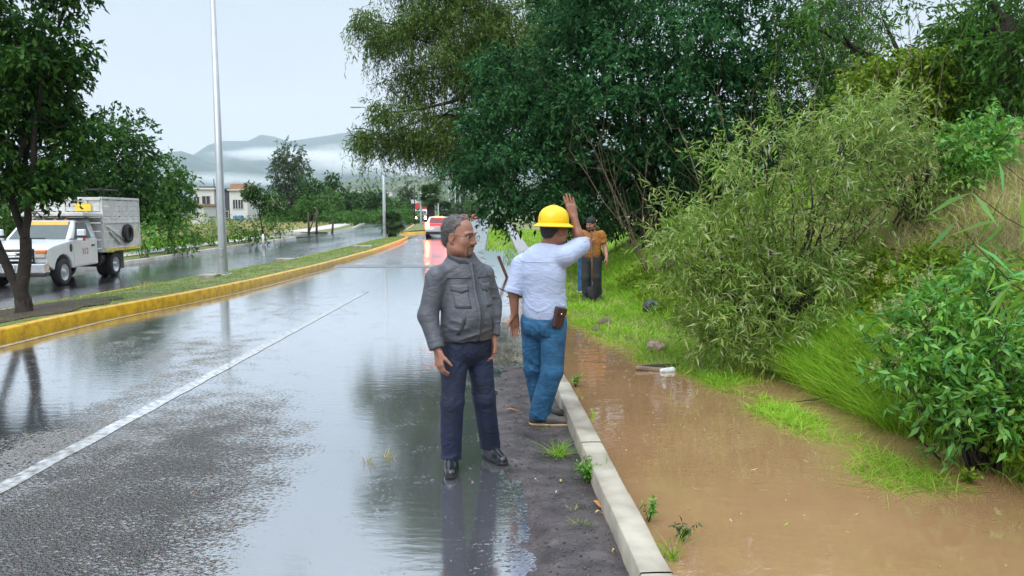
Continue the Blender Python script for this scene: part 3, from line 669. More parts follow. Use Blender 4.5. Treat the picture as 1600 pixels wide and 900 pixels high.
bush('verge_bush', [(225, 372, 22, 18, 0)], 33, LF_BRIGHT, 'bright green low bush beside the back of the stake truck', 170, group=GB)
def sapling(px, pyb, dist, bl, label):
    x = D(px, 340, dist).x; z = gz(x, dist); base = Vector((x, dist, z)); root = empty('sapling', base); tag(root, label, 'tree', 'saplings on the far verge')
    bb = blobs_px(bl, dist); off = np.array(base)
    V, Fq = joinvf([spray(c, r, 70, 6, 0.2, 0.09, tl=0.3) for c, r in bb]); link('crown', fast('crown', V - off, Fq), LF_DARK, root)
    wd = MB(); top = Vector(bb[0][0]) - base; wd.tube([(0, 0, 0.75), top * 0.55 + Vector((0.03, 0, 0)), top], [0.05, 0.04, 0.015], 6)
    for c, r in bb: wd.tube([top * 0.55, Vector(c) - base], [0.025, 0.008], 5)
    tr = wd.build('trunk', M_BARK, root)
    wp = MB(); wp.tube([(0, 0, -0.1), (0, 0, 0.4), (0.0, 0, 0.78)], [0.075, 0.065, 0.058], 8); wp.build('lime_wash', pm('lime_wash', (0.72, 0.72, 0.70), 0.8), tr)
sapling(410, 372, 44, [(402, 305, 12, 14, 0), (415, 318, 10, 12, 0), (392, 300, 10, 8, 0)], 'young tree with white painted trunk left of the side street')
sapling(430, 360, 56, [(428, 312, 13, 15, 0), (440, 325, 9, 10, 0)], 'young tree behind the white painted sapling by the side street')

# ---- trees beyond the field
GF = 'trees beyond the field'
round_tree('tall_tree', 455, 332, 118, [(456, 318, 16, 14, 0), (456, 336, 18, 10, 0), (452, 245, 20, 20, 0), (445, 270, 19, 22, 0), (466, 265, 16, 20, 0), (458, 295, 20, 20, 0), (440, 290, 12, 14, 0), (470, 300, 12, 18, 0)], LF_GREY, 'tall loose grey green tree standing beyond the field', 36, 8, 0.42, 0.2, group=GF, trunk_r=0.28, tl=0.8)
for (px, py, rx, ry, dist, mt, lb) in [
    (485, 295, 16, 24, 112, LF_DARK, 'dark bushy tree just right of the tall grey green tree'),
    (490, 318, 26, 15, 108, LF_MID, 'low wide green tree in front of the tall grey green tree'),
    (519, 285, 15, 14, 150, LF_DARK, 'dark round treetop right of the tall grey green tree'),
    (510, 312, 22, 18, 128, LF_MID, 'mid green rounded tree left of the dark field trees'),
    (546, 310, 20, 20, 140, LF_DARK, 'dark rounded tree at the back of the field, left one'),
    (584, 311, 26, 20, 135, LF_DARK, 'wide dark tree behind the second street lamp'),
    (618, 322, 18, 14, 128, LF_MID, 'pale green tree right of the second street lamp'),
    (637, 305, 12, 24, 180, LF_GREY, 'narrow conical tree left of the black signpost'),
    (740, 322, 16, 14, 260, LF_MID, 'green tree at the far end of the road'),
    (722, 312, 16, 18, 300, LF_GREY, 'hazy tree behind the last street lamps')]:
    s_ = dist / 120
    round_tree('field_tree', px, 333, dist, [(px, py, rx * 0.8, ry * 0.75, 0), (px - rx * 0.45, py + ry * 0.3, rx * 0.55, ry * 0.6, 0), (px + rx * 0.45, py + ry * 0.25, rx * 0.55, ry * 0.6, 0), (px, 328, rx * 0.9, 9, 0), (px, 339, rx * 0.95, 8, 0)], mt, lb, 48 / s_ ** 2, 7, 0.42 * s_, 0.22 * s_, group=GF, trunk_r=0.2, tl=0.7)
hd = []
for i in range(46):
    px_ = 425 + 225 * rng.random(); dd_ = 100 + 25 * rng.random(); c_ = np.array(D(px_, 336 + 6 * rng.random(), dd_)); hd.append(clumps(c_, (1.3 + rng.random(), 1.5, 0.75 + 0.5 * rng.random()), 60, 6, 0.36, 0.18, tl=0.5, count=5))
V, Fq = joinvf(hd); tag(link('field_thicket', fast('field_thicket', V, Fq), LF_MID), 'low thicket along the back of the dry field', 'thicket', kind='stuff')
bush('hedge_bush', [(20, 345, 40, 14, 0), (90, 345, 40, 14, 0), (150, 340, 45, 14, 0)], 44, LF_DARK, 'dark hedge filling the gap behind the truck', 120, L=0.22, Wd=0.1)

# ---- willow leaning over the road
d0 = 21.0
base = Vector((2.6, 21.8, gz(2.6, 21.8)))
bl = blobs_px([(575, 30, 26, 22, 0), (612, 62, 42, 36, 0), (655, 30, 46, 40, 0.5), (700, 85, 52, 46, 0), (640, 130, 40, 34, 0.5), (600, 175, 28, 24, -0.3), (668, 190, 52, 40, 0), (592, 215, 30, 22, 0), (640, 225, 40, 24, 0.4), (705, 225, 46, 40, 0), (745, 120, 56, 60, 0.8),
               (740, 30, 60, 56, 1.0), (690, -40, 80, 50, 1), (760, 230, 50, 46, 0.5), (560, 215, 14, 14, 0), (800, 60, 60, 70, 1.4)], d0)
cp = []
for c, r in bl:
    s_ = r[0] * r[2]
    cp.append(hanging(c, r * 0.85, int(85 * s_ / 0.5) + 14, 1.1, 0.14, 0.022, 0.045))
    cp.append(clumps(c, r * 0.9, int(560 * s_), 8, 0.13, 0.030, tl=0.45, droop=0.9))
wd = MB(); f1 = Vector((1.6, 21.5, 4.2)); limb(wd, base - Vector((0, 0, 0.3)), f1, 0.34, 0.22, 0.03, 9)
for c, r in bl:
    md = f1.lerp(Vector(c), 0.6) + Vector((0, 0, 0.5)); limb(wd, f1, md, 0.10, 0.05, 0.06, 6); limb(wd, md, Vector(c), 0.05, 0.015, 0.08, 5)
    for k in range(3): limb(wd, Vector(c), Vector(c) + Vector(rng.normal(size=3) * r * 0.8), 0.02, 0.006, 0.1, 4, 4)
make_tree('willow_tree', base, cp, wd, LF_WIL, 'weeping olive green willow leaning left over the road')

# ---- broad dense tree in the middle
d0 = 17.0
base = Vector((3.5, 18.2, gz(3.5, 18.2)))
bl = blobs_px([(790, 190, 55, 55, 1.2), (770, 255, 55, 40, 1.5), (850, 160, 60, 55, 0.6), (800, 120, 55, 55, 1.4), (835, 245, 70, 50, 0.4), (800, 305, 48, 30, 1.0), (870, 310, 60, 34, 0.8), (910, 90, 60, 60, 0.8), (960, 40, 70, 55, 0), (930, 175, 60, 50, 0), (1000, 120, 75, 60, -0.5), (1075, 60, 80, 60, -0.4),
               (1090, 150, 75, 60, -0.4), (1170, 90, 70, 70, 0.2), (1010, 210, 60, 45, -0.2), (1110, 230, 70, 50, 0), (1190, 190, 60, 60, 0.4), (960, 290, 50, 40, 1.2), (1050, 300, 60, 40, 1.2), (1150, 290, 60, 45, 1.0), (900, 20, 60, 50, 1.5), (1130, -20, 110, 60, 0.5), (960, -40, 110, 60, 1),
               (785, 335, 24, 18, 1.5), (930, 340, 40, 20, 1.6), (730, 270, 40, 22, 1.6)], d0)
cp = [clumps(c, r, int(480 * r[0] * r[2]), 10, 0.125, 0.048, tl=0.36, droop=0.55, sub=0.42, count=int(11 + 8 * r[0] * r[2])) for c, r in bl]
wd = MB(); f1 = base + Vector((-0.3, -0.2, 2.2)); limb(wd, base - Vector((0, 0, 0.3)), f1, 0.30, 0.22, 0.03, 9)
for c, r in bl:
    md = f1.lerp(Vector(c), 0.55); limb(wd, f1, md, 0.09, 0.05, 0.08, 6); limb(wd, md, Vector(c), 0.05, 0.014, 0.08, 5)
    for k in range(3): limb(wd, Vector(c), Vector(c) + Vector(rng.normal(size=3) * r * 0.8), 0.018, 0.005, 0.1, 4, 4)
make_tree('broad_tree', base, cp, wd, LF_ASH, 'broad dense blue green tree rising behind the yellow hard hat')

# ---- dark trees behind
def back_tree(px, dist, bl, mat, label, nden=150, L=0.17, Wd=0.06, name='background_tree', hang=0):
    x = D(px, 300, dist).x; base = Vector((x, dist, gz(x, dist))); bb = blobs_px(bl, dist)
    cp = [clumps(c, r, int(1.9 * nden * r[0] * r[2]), 9, L, Wd, tl=0.5, droop=0.6) for c, r in bb]
    if hang: cp += [hanging(c, r * 0.9, int(hang * r[0] * r[2]), 1.2, 0.16, 0.018, 0.06) for c, r in bb]
    wd = MB(); f1 = base + Vector((0, 0, 1.8)); limb(wd, base - Vector((0, 0, 0.3)), f1, 0.24, 0.17, 0.03, 8)
    for c, r in bb: limb(wd, f1, Vector(c), 0.08, 0.02, 0.07, 5)
    make_tree(name, base, cp, wd, mat, label, group='trees on the bank')
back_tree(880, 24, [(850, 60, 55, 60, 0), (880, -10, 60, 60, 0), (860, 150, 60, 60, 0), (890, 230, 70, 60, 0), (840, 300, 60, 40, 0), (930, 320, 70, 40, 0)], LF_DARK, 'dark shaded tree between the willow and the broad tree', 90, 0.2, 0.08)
back_tree(1290, 19, [(1270, 60, 60, 60, 0), (1310, 120, 60, 60, 0), (1260, 170, 60, 60, 0.5), (1330, 40, 50, 50, 0), (1330, 200, 70, 60, 0), (1250, 260, 70, 50, 0), (1370, 130, 45, 50, 1), (1300, -20, 70, 50, 0)], LF_GREY, 'feathery grey green tree right of the broad tree', 110, 0.16, 0.03, hang=45)
back_tree(1560, 12, [(1560, 60, 70, 60, 0), (1600, 150, 80, 70, 0), (1530, 140, 50, 50, 0.5), (1640, 40, 80, 80, 0), (1570, 220, 60, 40, 0.3), (1500, 60, 40, 50, 0.6), (1540, -10, 70, 40, 0.2), (1490, 170, 40, 60, 1.4)], LF_MID, 'shaggy green tree at the top right corner', 170, 0.13, 0.04, hang=50)
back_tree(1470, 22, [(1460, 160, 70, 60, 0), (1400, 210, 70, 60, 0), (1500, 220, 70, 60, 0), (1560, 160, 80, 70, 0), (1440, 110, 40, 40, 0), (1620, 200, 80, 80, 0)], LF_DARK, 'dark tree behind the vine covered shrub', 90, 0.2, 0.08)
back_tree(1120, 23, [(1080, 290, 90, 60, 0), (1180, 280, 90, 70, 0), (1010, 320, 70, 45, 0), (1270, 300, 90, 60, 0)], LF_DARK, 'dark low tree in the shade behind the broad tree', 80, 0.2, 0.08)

back_tree(1400, 16, [(1380, 30, 55, 50, 0), (1340, 100, 60, 60, 0), (1300, 30, 60, 50, 0), (1250, 40, 60, 60, 0), (1230, 130, 60, 60, 0), (1290, 190, 70, 60, 0), (1360, 180, 60, 50, 0)], LF_MID, 'green tree filling the gap between the broad tree and the vines', 90, 0.14, 0.04, hang=20)
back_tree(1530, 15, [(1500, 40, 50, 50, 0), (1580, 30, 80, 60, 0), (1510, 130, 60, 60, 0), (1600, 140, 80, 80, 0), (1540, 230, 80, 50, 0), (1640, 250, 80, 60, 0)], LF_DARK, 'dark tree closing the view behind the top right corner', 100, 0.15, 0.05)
# ---- vine covered shrub
def shoots(bb, n_, ln, L, Wd, step=0.022):
    out = []
    for i in range(n_):
        c, r = bb[rng.integers(len(bb))]; d_ = unit(rng.normal(size=3) * np.array([1, 1, 0.5]) + np.array([0, 0, 0.75])); p0 = c + d_ * r * 0.7; l_ = ln * (0.4 + 0.8 * rng.random()); k_ = int(l_ / step)
        t = np.linspace(0, 1, k_)[:, None]; dv = unit(d_ + np.array([0, 0, 0.7])); P = p0 + dv * l_ * t - np.array([0, 0, 1.0]) * (t ** 2) * l_ * 0.25
        ld = dv * 0.8 + rng.normal(size=(k_, 3)) * 0.55 - np.array([0, 0, 0.35]); out.append(leaves(P, ld, L * (0.7 + 0.6 * rng.random(k_)), Wd))
    return joinvf(out)
def shrub(name, base, bl, dist, mat, label, nden, per, L, Wd, tl, droop, stems, shell=0.5, extra=None, bark=None, r0=0.02, group=None):
    bb = blobs_px(bl, dist); cp = [clumps(c, r, int(nden * r[0] * r[2]), per, L, Wd, tl=tl, droop=droop, count=9, sub=0.5) for c, r in bb]
    if extra: cp += extra
    wd = MB()
    for k in range(stems):
        c, r = bb[k % len(bb)]; t = Vector(c + rng.normal(size=3) * r * 0.55)
        md = base.lerp(t, 0.5) + Vector((rng.normal() * 0.08, rng.normal() * 0.08, 0.1))
        b0 = base + Vector((rng.normal() * 0.12, rng.normal() * 0.12, 0)); b0.z = gz(b0.x, b0.y) - 0.08
        limb(wd, b0, md, r0, r0 * 0.6, 0.05, 5, 5); limb(wd, md, t, r0 * 0.6, r0 * 0.2, 0.08, 4, 5)
        for j in range(2): limb(wd, md.lerp(t, 0.6), t + Vector(rng.normal(size=3) * r * 0.6), r0 * 0.3, r0 * 0.12, 0.1, 4, 4)
    return make_tree(name, base, cp, wd, mat, label, 'bush', group, bark=bark, crown_name='foliage')
x, y = 6.0, 12.8
shrub('vine_shrub', Vector((x, y, gz(x, y))), [(1390, 110, 50, 32, 0), (1350, 130, 30, 40, 0), (1430, 120, 40, 40, 0), (1420, 170, 70, 50, 0.6), (1350, 190, 40, 50, 0.6), (1470, 100, 35, 40, 0), (1480, 180, 60, 60, 0.5), (1440, 240, 70, 40, 0.6)], 12.5, LF_VINE, 'yellow green vines draped over a shrub below the sky gap', 900, 8, 0.075, 0.045, 0.25, 0.9, 10)
x, y = 5.4, 9.6
shrub('leafy_shrub', Vector((x, y, gz(x, y))), [(1500, 220, 30, 40, 0), (1520, 260, 30, 40, 0), (1480, 250, 26, 40, 0), (1545, 240, 22, 50, 0), (1560, 200, 26, 50, 0.3)], 9.0, LF_BRIGHT, 'fresh green leafy shrub high on the bank near the right edge', 900, 7, 0.085, 0.04, 0.22, 0.3, 12)
# ---- willow leaved shrub at the water's edge
x, y = 3.05, 8.3; base = Vector((x, y, gz(x, y)))
bl = [(1090, 330, 55, 45, 0.3), (1060, 380, 40, 45, 0), (1120, 410, 60, 50, 0), (1080, 450, 45, 45, -0.1), (1180, 340, 60, 60, 0), (1150, 270, 55, 50, 0.2), (1240, 300, 60, 60, 0), (1220, 230, 55, 50, 0.3), (1300, 250, 55, 55, 0.3), (1330, 200, 50, 45, 0.5), (1380, 200, 40, 50, 0.7), (1400, 260, 45, 50, 0.7),
      (1320, 330, 60, 55, 0.2), (1250, 400, 65, 55, -0.1), (1190, 430, 60, 50, -0.2), (1150, 490, 60, 40, -0.3), (1230, 500, 65, 45, -0.4), (1110, 520, 40, 25, -0.3), (1290, 460, 45, 50, -0.3), (1350, 290, 40, 40, 0.3), (1200, 540, 50, 22, -0.6)]
bl = [(a_, b_ + 6 * rng.normal(), c_ * (0.62 + 0.45 * rng.random()), d_ * (0.6 + 0.5 * rng.random()), e_) for a_, b_, c_, d_, e_ in bl]
bb = blobs_px(bl, 8.0)
shrub('willow_shrub', base, bl, 8.0, LF_OLIVE, 'large olive narrow leaved shrub leaning over the brown water', 380, 10, 0.105, 0.017, 0.33, 0.5, 46, 0.3, extra=[shoots(bb, 190, 0.55, 0.10, 0.016)] + [hanging(c, r, int(34 * r[0] * r[2] / 0.15), 0.25, 0.10, 0.016, 0.03) for c, r in bb], r0=0.020)
x, y = 5.0, 9.2; base = Vector((x, y, gz(x, y)))
shrub('willow_shrub', base, [(1420, 230, 45, 45, 0), (1380, 290, 50, 45, 0), (1440, 300, 40, 36, -0.2), (1340, 180, 40, 35, 0.2), (1410, 170, 30, 30, 0)], 9.2, LF_OLIVE, 'smaller olive shrub higher on the bank, right of the large one', 520, 10, 0.10, 0.017, 0.32, 0.4, 16, 0.3)
# bare dry stems sticking out
def bare(name, base, tips, label, r0=0.014):
    wd = MB(); root = empty(name, base); tag(root, label, 'dry shrub')
    for t in tips:
        t = Vector(t); pts = limb(wd, base, t, r0, r0 * 0.25, 0.07, 5, 7)
        for j in range(7):
            p = pts[2 + j % 5 if 2 + j % 5 < len(pts) else -1]; limb(wd, p, p + (t - base) * random.uniform(0.12, 0.35) + Vector(rng.normal(size=3) * 0.10 * (t - base).length), r0 * 0.3, r0 * 0.10, 0.08, 4, 4)
    off = np.array(base); wd.v = [tuple(np.array(p) - off) for p in wd.v]; wd.build('branch_cluster', M_TWIG, root)
x, y = 2.75, 14.2; b_ = Vector((x, y, gz(x, y) - 0.05))
bare('dry_shrub', b_, [D(960, 250, 14.0), D(900, 190, 14.2), D(935, 230, 13.8), D(890, 235, 14.3), D(985, 270, 14.0), D(1010, 240, 14)], 'bare brown branches fanning out right of the raised hand', 0.015)
x, y = 3.0, 9.0; b_ = Vector((x, y, gz(x, y) - 0.05))
bare('dry_shrub', b_, [D(1060, 200, 9.2), D(1120, 165, 9.0), D(1160, 190, 9.2), D(1090, 250, 9.2), D(1210, 120, 9.4), D(1020, 300, 9.3)], 'bare pale stems standing above the olive shrub, left side', 0.012)
x, y = 4.4, 9.4; b_ = Vector((x, y, gz(x, y) - 0.05))
bare('dry_shrub', b_, [D(1370, 60, 9.6), D(1290, 90, 9.6), D(1420, 40, 9.8), D(1440, 110, 9.6), D(1330, 120, 9.4), D(1475, 90, 9.6)], 'bare brown stems rising in front of the vine covered shrub', 0.014)

# ---- green bush in the water, lower right
x, y = 3.15, 4.75; base = Vector((x, y, gz(x, y)))
bl = [(1440, 470, 45, 40, 0.3), (1500, 500, 50, 45, 0.2), (1560, 480, 45, 45, 0.2), (1470, 560, 50, 40, 0), (1540, 570, 55, 50, 0), (1590, 560, 40, 50, 0), (1420, 590, 35, 30, 0), (1480, 620, 45, 24, -0.1), (1570, 640, 45, 36, -0.1), (1400, 520, 30, 40, 0.3), (1530, 430, 40, 36, 0.4), (1620, 620, 40, 60, 0)]
def near_bush(base, bl, dist, label):
    bb = blobs_px(bl, dist); cp = []; wd = MB(); tips = []
    for k in range(34):
        c, r = bb[k % len(bb)]; t = Vector(c + rng.normal(size=3) * r * 0.5)
        b0 = base + Vector((rng.normal() * 0.05, rng.normal() * 0.05, -0.06)); md = b0.lerp(t, 0.5) + Vector((0, 0, 0.04))
        pts = limb(wd, b0, md, 0.011, 0.008, 0.03, 5, 5) + limb(wd, md, t, 0.008, 0.003, 0.05, 4, 6)
        for j in range(4):
            q = pts[5 + j]; e_ = q + Vector(rng.normal(size=3) * 0.16) + (t - b0) * 0.12; limb(wd, q, e_, 0.004, 0.002, 0.06, 4, 4); tips.append((q, e_))
    for q, e_ in tips:
        nL = 15; tt = np.linspace(0.1, 1.05, nL); P = np.array(q) + (np.array(e_) - np.array(q)) * tt[:, None]
        dv = unit(np.array(e_ - q) + 1e-6); ld = dv * 0.5 + rng.normal(size=(nL, 3)) * 0.7 + np.array([0, 0, -0.15]); s_ = 0.6 + 0.7 * rng.random(nL)
        cp.append(leaves(P, ld, 0.085 * s_, 0.028 * s_, 0.6))
    for c, r in bb: cp.append(clumps(c, r, int(230 * r[0] * r[2] / 0.04 * 0.12), 7, 0.075, 0.026, tl=0.16, droop=0.2, count=7, sub=0.5))
    return make_tree('water_bush', base, cp, wd, LF_BRIGHT, label, 'bush', crown_name='foliage')
near_bush(base, bl, 4.75, 'bright green bush with dark stems standing in the brown water')
# pale seed heads among the bush
M_SEED = leafmat('seed_head', [(0.30, 0.33, 0.10), (0.42, 0.42, 0.20), (0.50, 0.46, 0.30)])
seeds = []
for px, py in [(1402, 470), (1392, 435), (1415, 520), (1432, 440), (1447, 425), (1450, 480), (1400, 560), (1370, 570), (1372, 480), (1410, 600), (1500, 740), (1360, 420), (1395, 510), (1455, 510)]:
    c = np.array(D(px, py, 4.9)); seeds.append(spray(c, (0.03, 0.03, 0.035), 22, 3, 0.018, 0.008, tl=0.02, shell=0.1))
V, Fq = joinvf(seeds); so = link('seed_heads', fast('seed_heads', V, Fq), M_SEED); tag(so, 'pale yellow seed heads scattered among the bright green bush', 'seed heads', kind='stuff')

# ---- sprig of long narrow leaves close to the camera, right edge
x, y = 3.3, 3.2; base = Vector((x, y, gz(x, y))); wd = MB(); cp = []
for tip in [(1495, 345), (1520, 300), (1560, 250), (1590, 400), (1550, 420), (1640, 260), (1660, 420), (1700, 330), (1740, 250), (1760, 420), (1800, 330), (1690, 480), (1770, 520), (1840, 420)]:
    t = D(tip[0], tip[1], 3.2 + 0.15 * rng.normal()); b0 = base + Vector((rng.normal() * 0.08, rng.normal() * 0.08, 0)); b0.z = gz(b0.x, b0.y) - 0.08
    md = b0.lerp(t, 0.55) + Vector((0.10, 0.05 * rng.normal(), 0.22)); pts = limb(wd, b0, md, 0.007, 0.005, 0.03, 5, 6)[2:] + limb(wd, md, t, 0.005, 0.0018, 0.06, 4, 8)
    P = np.array([pts[i] for i in range(1, len(pts)) for _ in (0, 1)]); ld = rng.normal(size=P.shape) * 0.5 + np.array([-0.35, 0, -0.5]); s_ = 0.6 + 0.6 * rng.random(len(P))
    cp.append(leaves(P, ld, 0.25 * s_, 0.026 * s_, 0.3))
make_tree('long_leaved_plant', base, cp, wd, LF_BRIGHT, 'sprig of long narrow green leaves reaching in from the right edge', 'plant', crown_name='foliage')

# ---------------------------------------------------------------- grass
def blades(P, h, w_, lean=0.4, seg=True):
    n_ = len(P); a = rng.random(n_) * 2 * math.pi; s_ = np.stack([np.cos(a), np.sin(a), a * 0], -1)
    h = np.broadcast_to(h, (n_,))[:, None] * (0.55 + 0.8 * rng.random((n_, 1))); w_ = np.broadcast_to(w_, (n_,))[:, None]
    ln = rng.normal(size=(n_, 3)) * np.array([lean, lean, 0.0]); up = unit(np.array([0, 0, 1.0]) + ln)
    tip = P + up * h + ln * h * 0.7; mid_ = P + up * h * 0.55
    V = np.stack([P - s_ * w_ / 2, P + s_ * w_ / 2, mid_ + s_ * w_ * 0.4, mid_ - s_ * w_ * 0.4, tip], 1)
    b5 = np.arange(n_)[:, None] * 5
    T = np.concatenate([b5 + np.array([[0, 1, 2]]), b5 + np.array([[0, 2, 3]]), b5 + np.array([[3, 2, 4]])], 0)
    return V.reshape(-1, 3), T
def scatter(n_, x0, x1, y0, y1, power=1.0):
    t = rng.random(n_) ** power; y_ = y0 + (y1 - y0) * t; lo = x0(y_) if callable(x0) else x0; hi = x1(y_) if callable(x1) else x1
    return lo + (hi - lo) * rng.random(n_), y_
def grass(name, x_, y_, zf, h, w_, mat, label, lean=0.45, keep=None):
    if keep is not None: k_ = keep(x_, y_) > rng.random(len(x_)); x_, y_ = x_[k_], y_[k_]
    hh = h(x_, y_) if callable(h) else np.full(len(x_), h)
    P = np.stack([x_, y_, zf(x_, y_) - 0.04], -1)
    V, T = blades(P, hh, w_ * np.sqrt(np.maximum(y_, 4) / 6), lean)
    return tag(link(name, fast(name, V, T), mat), label, 'grass', kind='stuff')
x_, y_ = scatter(105000, lambda y: bank_x0(y) - 0.05, lambda y: bank_x0(y) + 4.2, 1.0, 26, 1.4)
dryness = lambda x, y: sstep(1.15, 1.9, x - bank_x0(y) + 0.5 * n2(x, y, 0.8)) * sstep(12.5, 9.5, y)
grass('bank_grass', x_, y_, Zg, lambda x, y: 0.14 + 0.13 * sstep(0, 1, n2(x, y, 0.8) + 0.3), 0.010, GR_BANK, 'lush green grass covering the bank above the brown water', keep=lambda x, y: (1 - 0.8 * dryness(x, y)) * (0.65 + 0.6 * n2(x, y, 1.7)))
x_, y_ = scatter(36000, lambda y: bank_x0(y) + 0.8, lambda y: bank_x0(y) + 5.0, 4.0, 12.5)
grass('dry_grass', x_, y_, Zg, 0.30, 0.007, GR_DRY, 'dry straw coloured grass high on the bank at the right', keep=lambda x, y: dryness(x, y), lean=0.6)
x_, y_ = scatter(15000, lambda y: bank_x0(y) - 0.1, lambda y: bank_x0(y) + 0.7, 5.4, 7.8)
grass('waterside_grass', x_, y_, Zg, 0.38, 0.009, GR_BANK, 'long green grass hanging over the water edge below the shrub', lean=0.5)
x_, y_ = scatter(34000, lambda y: shore(y) - 0.06, lambda y: bank_x0(y) + 0.3, 7.15, 14.5)
spit_m = lambda x, y: (Zg(x, y) > -0.02) * (0.62 + 0.9 * n2(x, y, 1.8))
grass('spit_grass', x_, y_, Zg, 0.11, 0.008, GR_BANK, 'bright grass on the low spit between the flow and the bank', lean=0.7, keep=spit_m)
x_, y_ = scatter(9000, 0.5, 3.2, 12.5, 24)
grass('verge_turf', x_, y_, Zg, 0.12, 0.010, GR_BANK, 'short grass where the worker with the shovel stands', lean=0.6)
x_, y_ = scatter(26000, lambda y: np.maximum(RX(y) + 0.1, np.where(y > 33, -20, -0.3)), 11.0, 24, 75)
grass('far_verge_grass', x_, y_, Zg, 0.16, 0.012, GR_BANK, 'grass beside the road under the overhanging trees', keep=lambda x, y: 1 - (x > np.interp(y, [33, 37, 60, 115], [0.3, 0.05, -0.25, -1.3])) * (x < np.interp(y, [33, 37, 60, 115], [0.75, 0.8, 0.6, 0.0])) * (y > 33) * 1.0)
hb = []
for i in range(420):
    yy_ = 3.9 + 11 * rng.random() ** 1.3; xx_ = bank_x0(yy_) + 0.15 + 1.7 * rng.random() ** 1.2; hh_ = 0.10 + 0.22 * rng.random(); c_ = np.array([xx_, yy_, gz(xx_, yy_) + hh_ * 0.6])
    hb.append(spray(c_, (0.10 + 0.08 * rng.random(), 0.12, hh_ * 0.7), 26, 5, 0.05 + 0.045 * rng.random(), 0.018 + 0.02 * rng.random(), tl=0.10, droop=0.1, shell=0.2))
V, Fq = joinvf(hb); tag(link('bank_herbs', fast('bank_herbs', V, Fq), LF_VINE), 'mixed leafy weeds scattered through the grass of the bank', 'weeds', kind='stuff')
x_, y_ = scatter(5200, lambda y: np.interp(y, [4.3, 5.2, 6.6, 7.6], [2.25, 2.15, 2.0, 1.9]), lambda y: np.interp(y, [4.3, 5.2, 6.6, 7.6], [2.75, 2.65, 2.35, 2.2]), 4.3, 7.7)
grass('flooded_grass', x_, y_, lambda x, y: x * 0 + 0.045, 0.10, 0.007, GR_BANK, 'strip of half drowned grass lying flat in the brown water', lean=1.6, keep=lambda x, y: 0.45 + 1.6 * n2(x, y, 2.6))
x_, y_ = scatter(9000, lambda y: shore(y), lambda y: bank_x0(y) + 2.5, 4.5, 22)
grass('straw_blades', x_, y_, Zg, 0.20, 0.006, GR_DRY, 'scattered dead straw blades among the green bank grass', lean=0.8, keep=lambda x, y: (Zg(x, y) > 0.02) * (0.5 + 1.3 * n2(x, y, 1.1)))
x_, y_ = scatter(42000, lambda y: OR(y) + 0.16, lambda y: LX(y) - 0.16, 8, 50, 1.6)
mk = lambda x, y: (1 - np.exp(-(((x + 8.3) / 1.3) ** 2 + ((y - 12.2) / 2.2) ** 2))) * (0.7 + 0.7 * n2(x, y, 1.2))
grass('median_grass', x_, y_, MEDZ, 0.085, 0.010, GR_MED, 'short mown grass on the median with the street lamps', keep=mk, lean=0.6)
x_, y_ = scatter(16000, lambda y: OL(y) - 9, lambda y: OL(y) - 3.0, 20, 56)
grass('verge_meadow', x_, y_, Zg, 0.30, 0.02, GR_BANK, 'tall green grass on the far verge behind the footpath', lean=0.5)
x_, y_ = scatter(22000, lambda y: -0.55 * y, lambda y: OL(y) - 4.5, 50, 150)
grass('field_grass', x_, y_, Zg, 0.5, 0.025, GR_DRY, 'pale dry grass in the open field beyond the side street', lean=0.5, keep=lambda x, y: 0.6 + 0.9 * n2(x, y, 0.12))

# ================================================================ VEHICLES, LAMPS, HOUSES
M_WHITE = pm('white_car_paint', (0.66, 0.69, 0.73), 0.28, 0.05, 3, coat=0.6)
M_BEDW = pm('chalky_white_paint', (0.56, 0.56, 0.55), 0.55, 0.16, 5, 0.15, 40, detail=8)
M_BLACK = pm('black_plastic', (0.018, 0.018, 0.02), 0.5, 0.2)
M_RUB = pm('tyre_rubber', (0.016, 0.016, 0.017), 0.75, 0.25, 12)
M_STEEL = pm('wheel_steel', (0.42, 0.43, 0.45), 0.35, 0.15, metal=0.6)
M_CHROME = pm('chrome', (0.62, 0.64, 0.66), 0.18, 0.05, metal=1.0)
M_GLASS = pm('dark_glass', (0.012, 0.016, 0.018), 0.05, 0.1, spec=0.7)
M_SCREEN = pm('windscreen_glass', (0.05, 0.075, 0.075), 0.06, 0.1, spec=0.8)
M_AMBER = pm('amber_lens', (0.75, 0.22, 0.06), 0.2, 0.1)
M_LENS = pm('clear_lens', (0.55, 0.52, 0.48), 0.12, 0.1)
M_SUNS = pm('orange_sun_strip', (0.85, 0.36, 0.05), 0.35, 0.06)
M_YSTR = pm('yellow_strip', (0.72, 0.50, 0.05), 0.5, 0.2)
M_REDT = pm('red_lettering', (0.55, 0.04, 0.06), 0.5, 0.1)
M_FLAP = pm('beige_flap', (0.32, 0.28, 0.22), 0.8, 0.2)
def wheel(parent, x, y, r, w, side, dual=False, name='wheel', dish=0.10):
    e_ = empty(name, (x, y, r)); e_.parent = parent
    def mk(prof, nm, mt, xo=0.0, n_=28):
        mb = MB(); Mx = Matrix.Translation((xo, 0, 0)) @ Matrix.Rotation(math.pi / 2 * side, 4, 'Y'); mb.lathe(prof, n_, Mx); return mb.build(nm, mt, e_)
    mk([(r * 0.60, -w / 2), (r * 0.92, -w / 2), (r, -w * 0.36), (r, w * 0.36), (r * 0.92, w / 2), (r * 0.66, w / 2), (r * 0.60, w * 0.38), (r * 0.60, -w / 2)], 'tyre', M_RUB)
    mk([(r * 0.63, w * 0.44), (r * 0.58, w * 0.40), (r * 0.50, w * 0.34 - dish), (r * 0.22, w * 0.36 - dish), (r * 0.19, w * 0.50), (0.001, w * 0.52)], 'rim', M_STEEL)
    if dual: mk([(r * 0.60, -w / 2), (r * 0.92, -w / 2), (r, -w * 0.36), (r, w * 0.36), (r * 0.92, w / 2), (r * 0.60, w / 2)], 'inner_tyre', M_RUB, -side * (w + 0.03))
    return e_

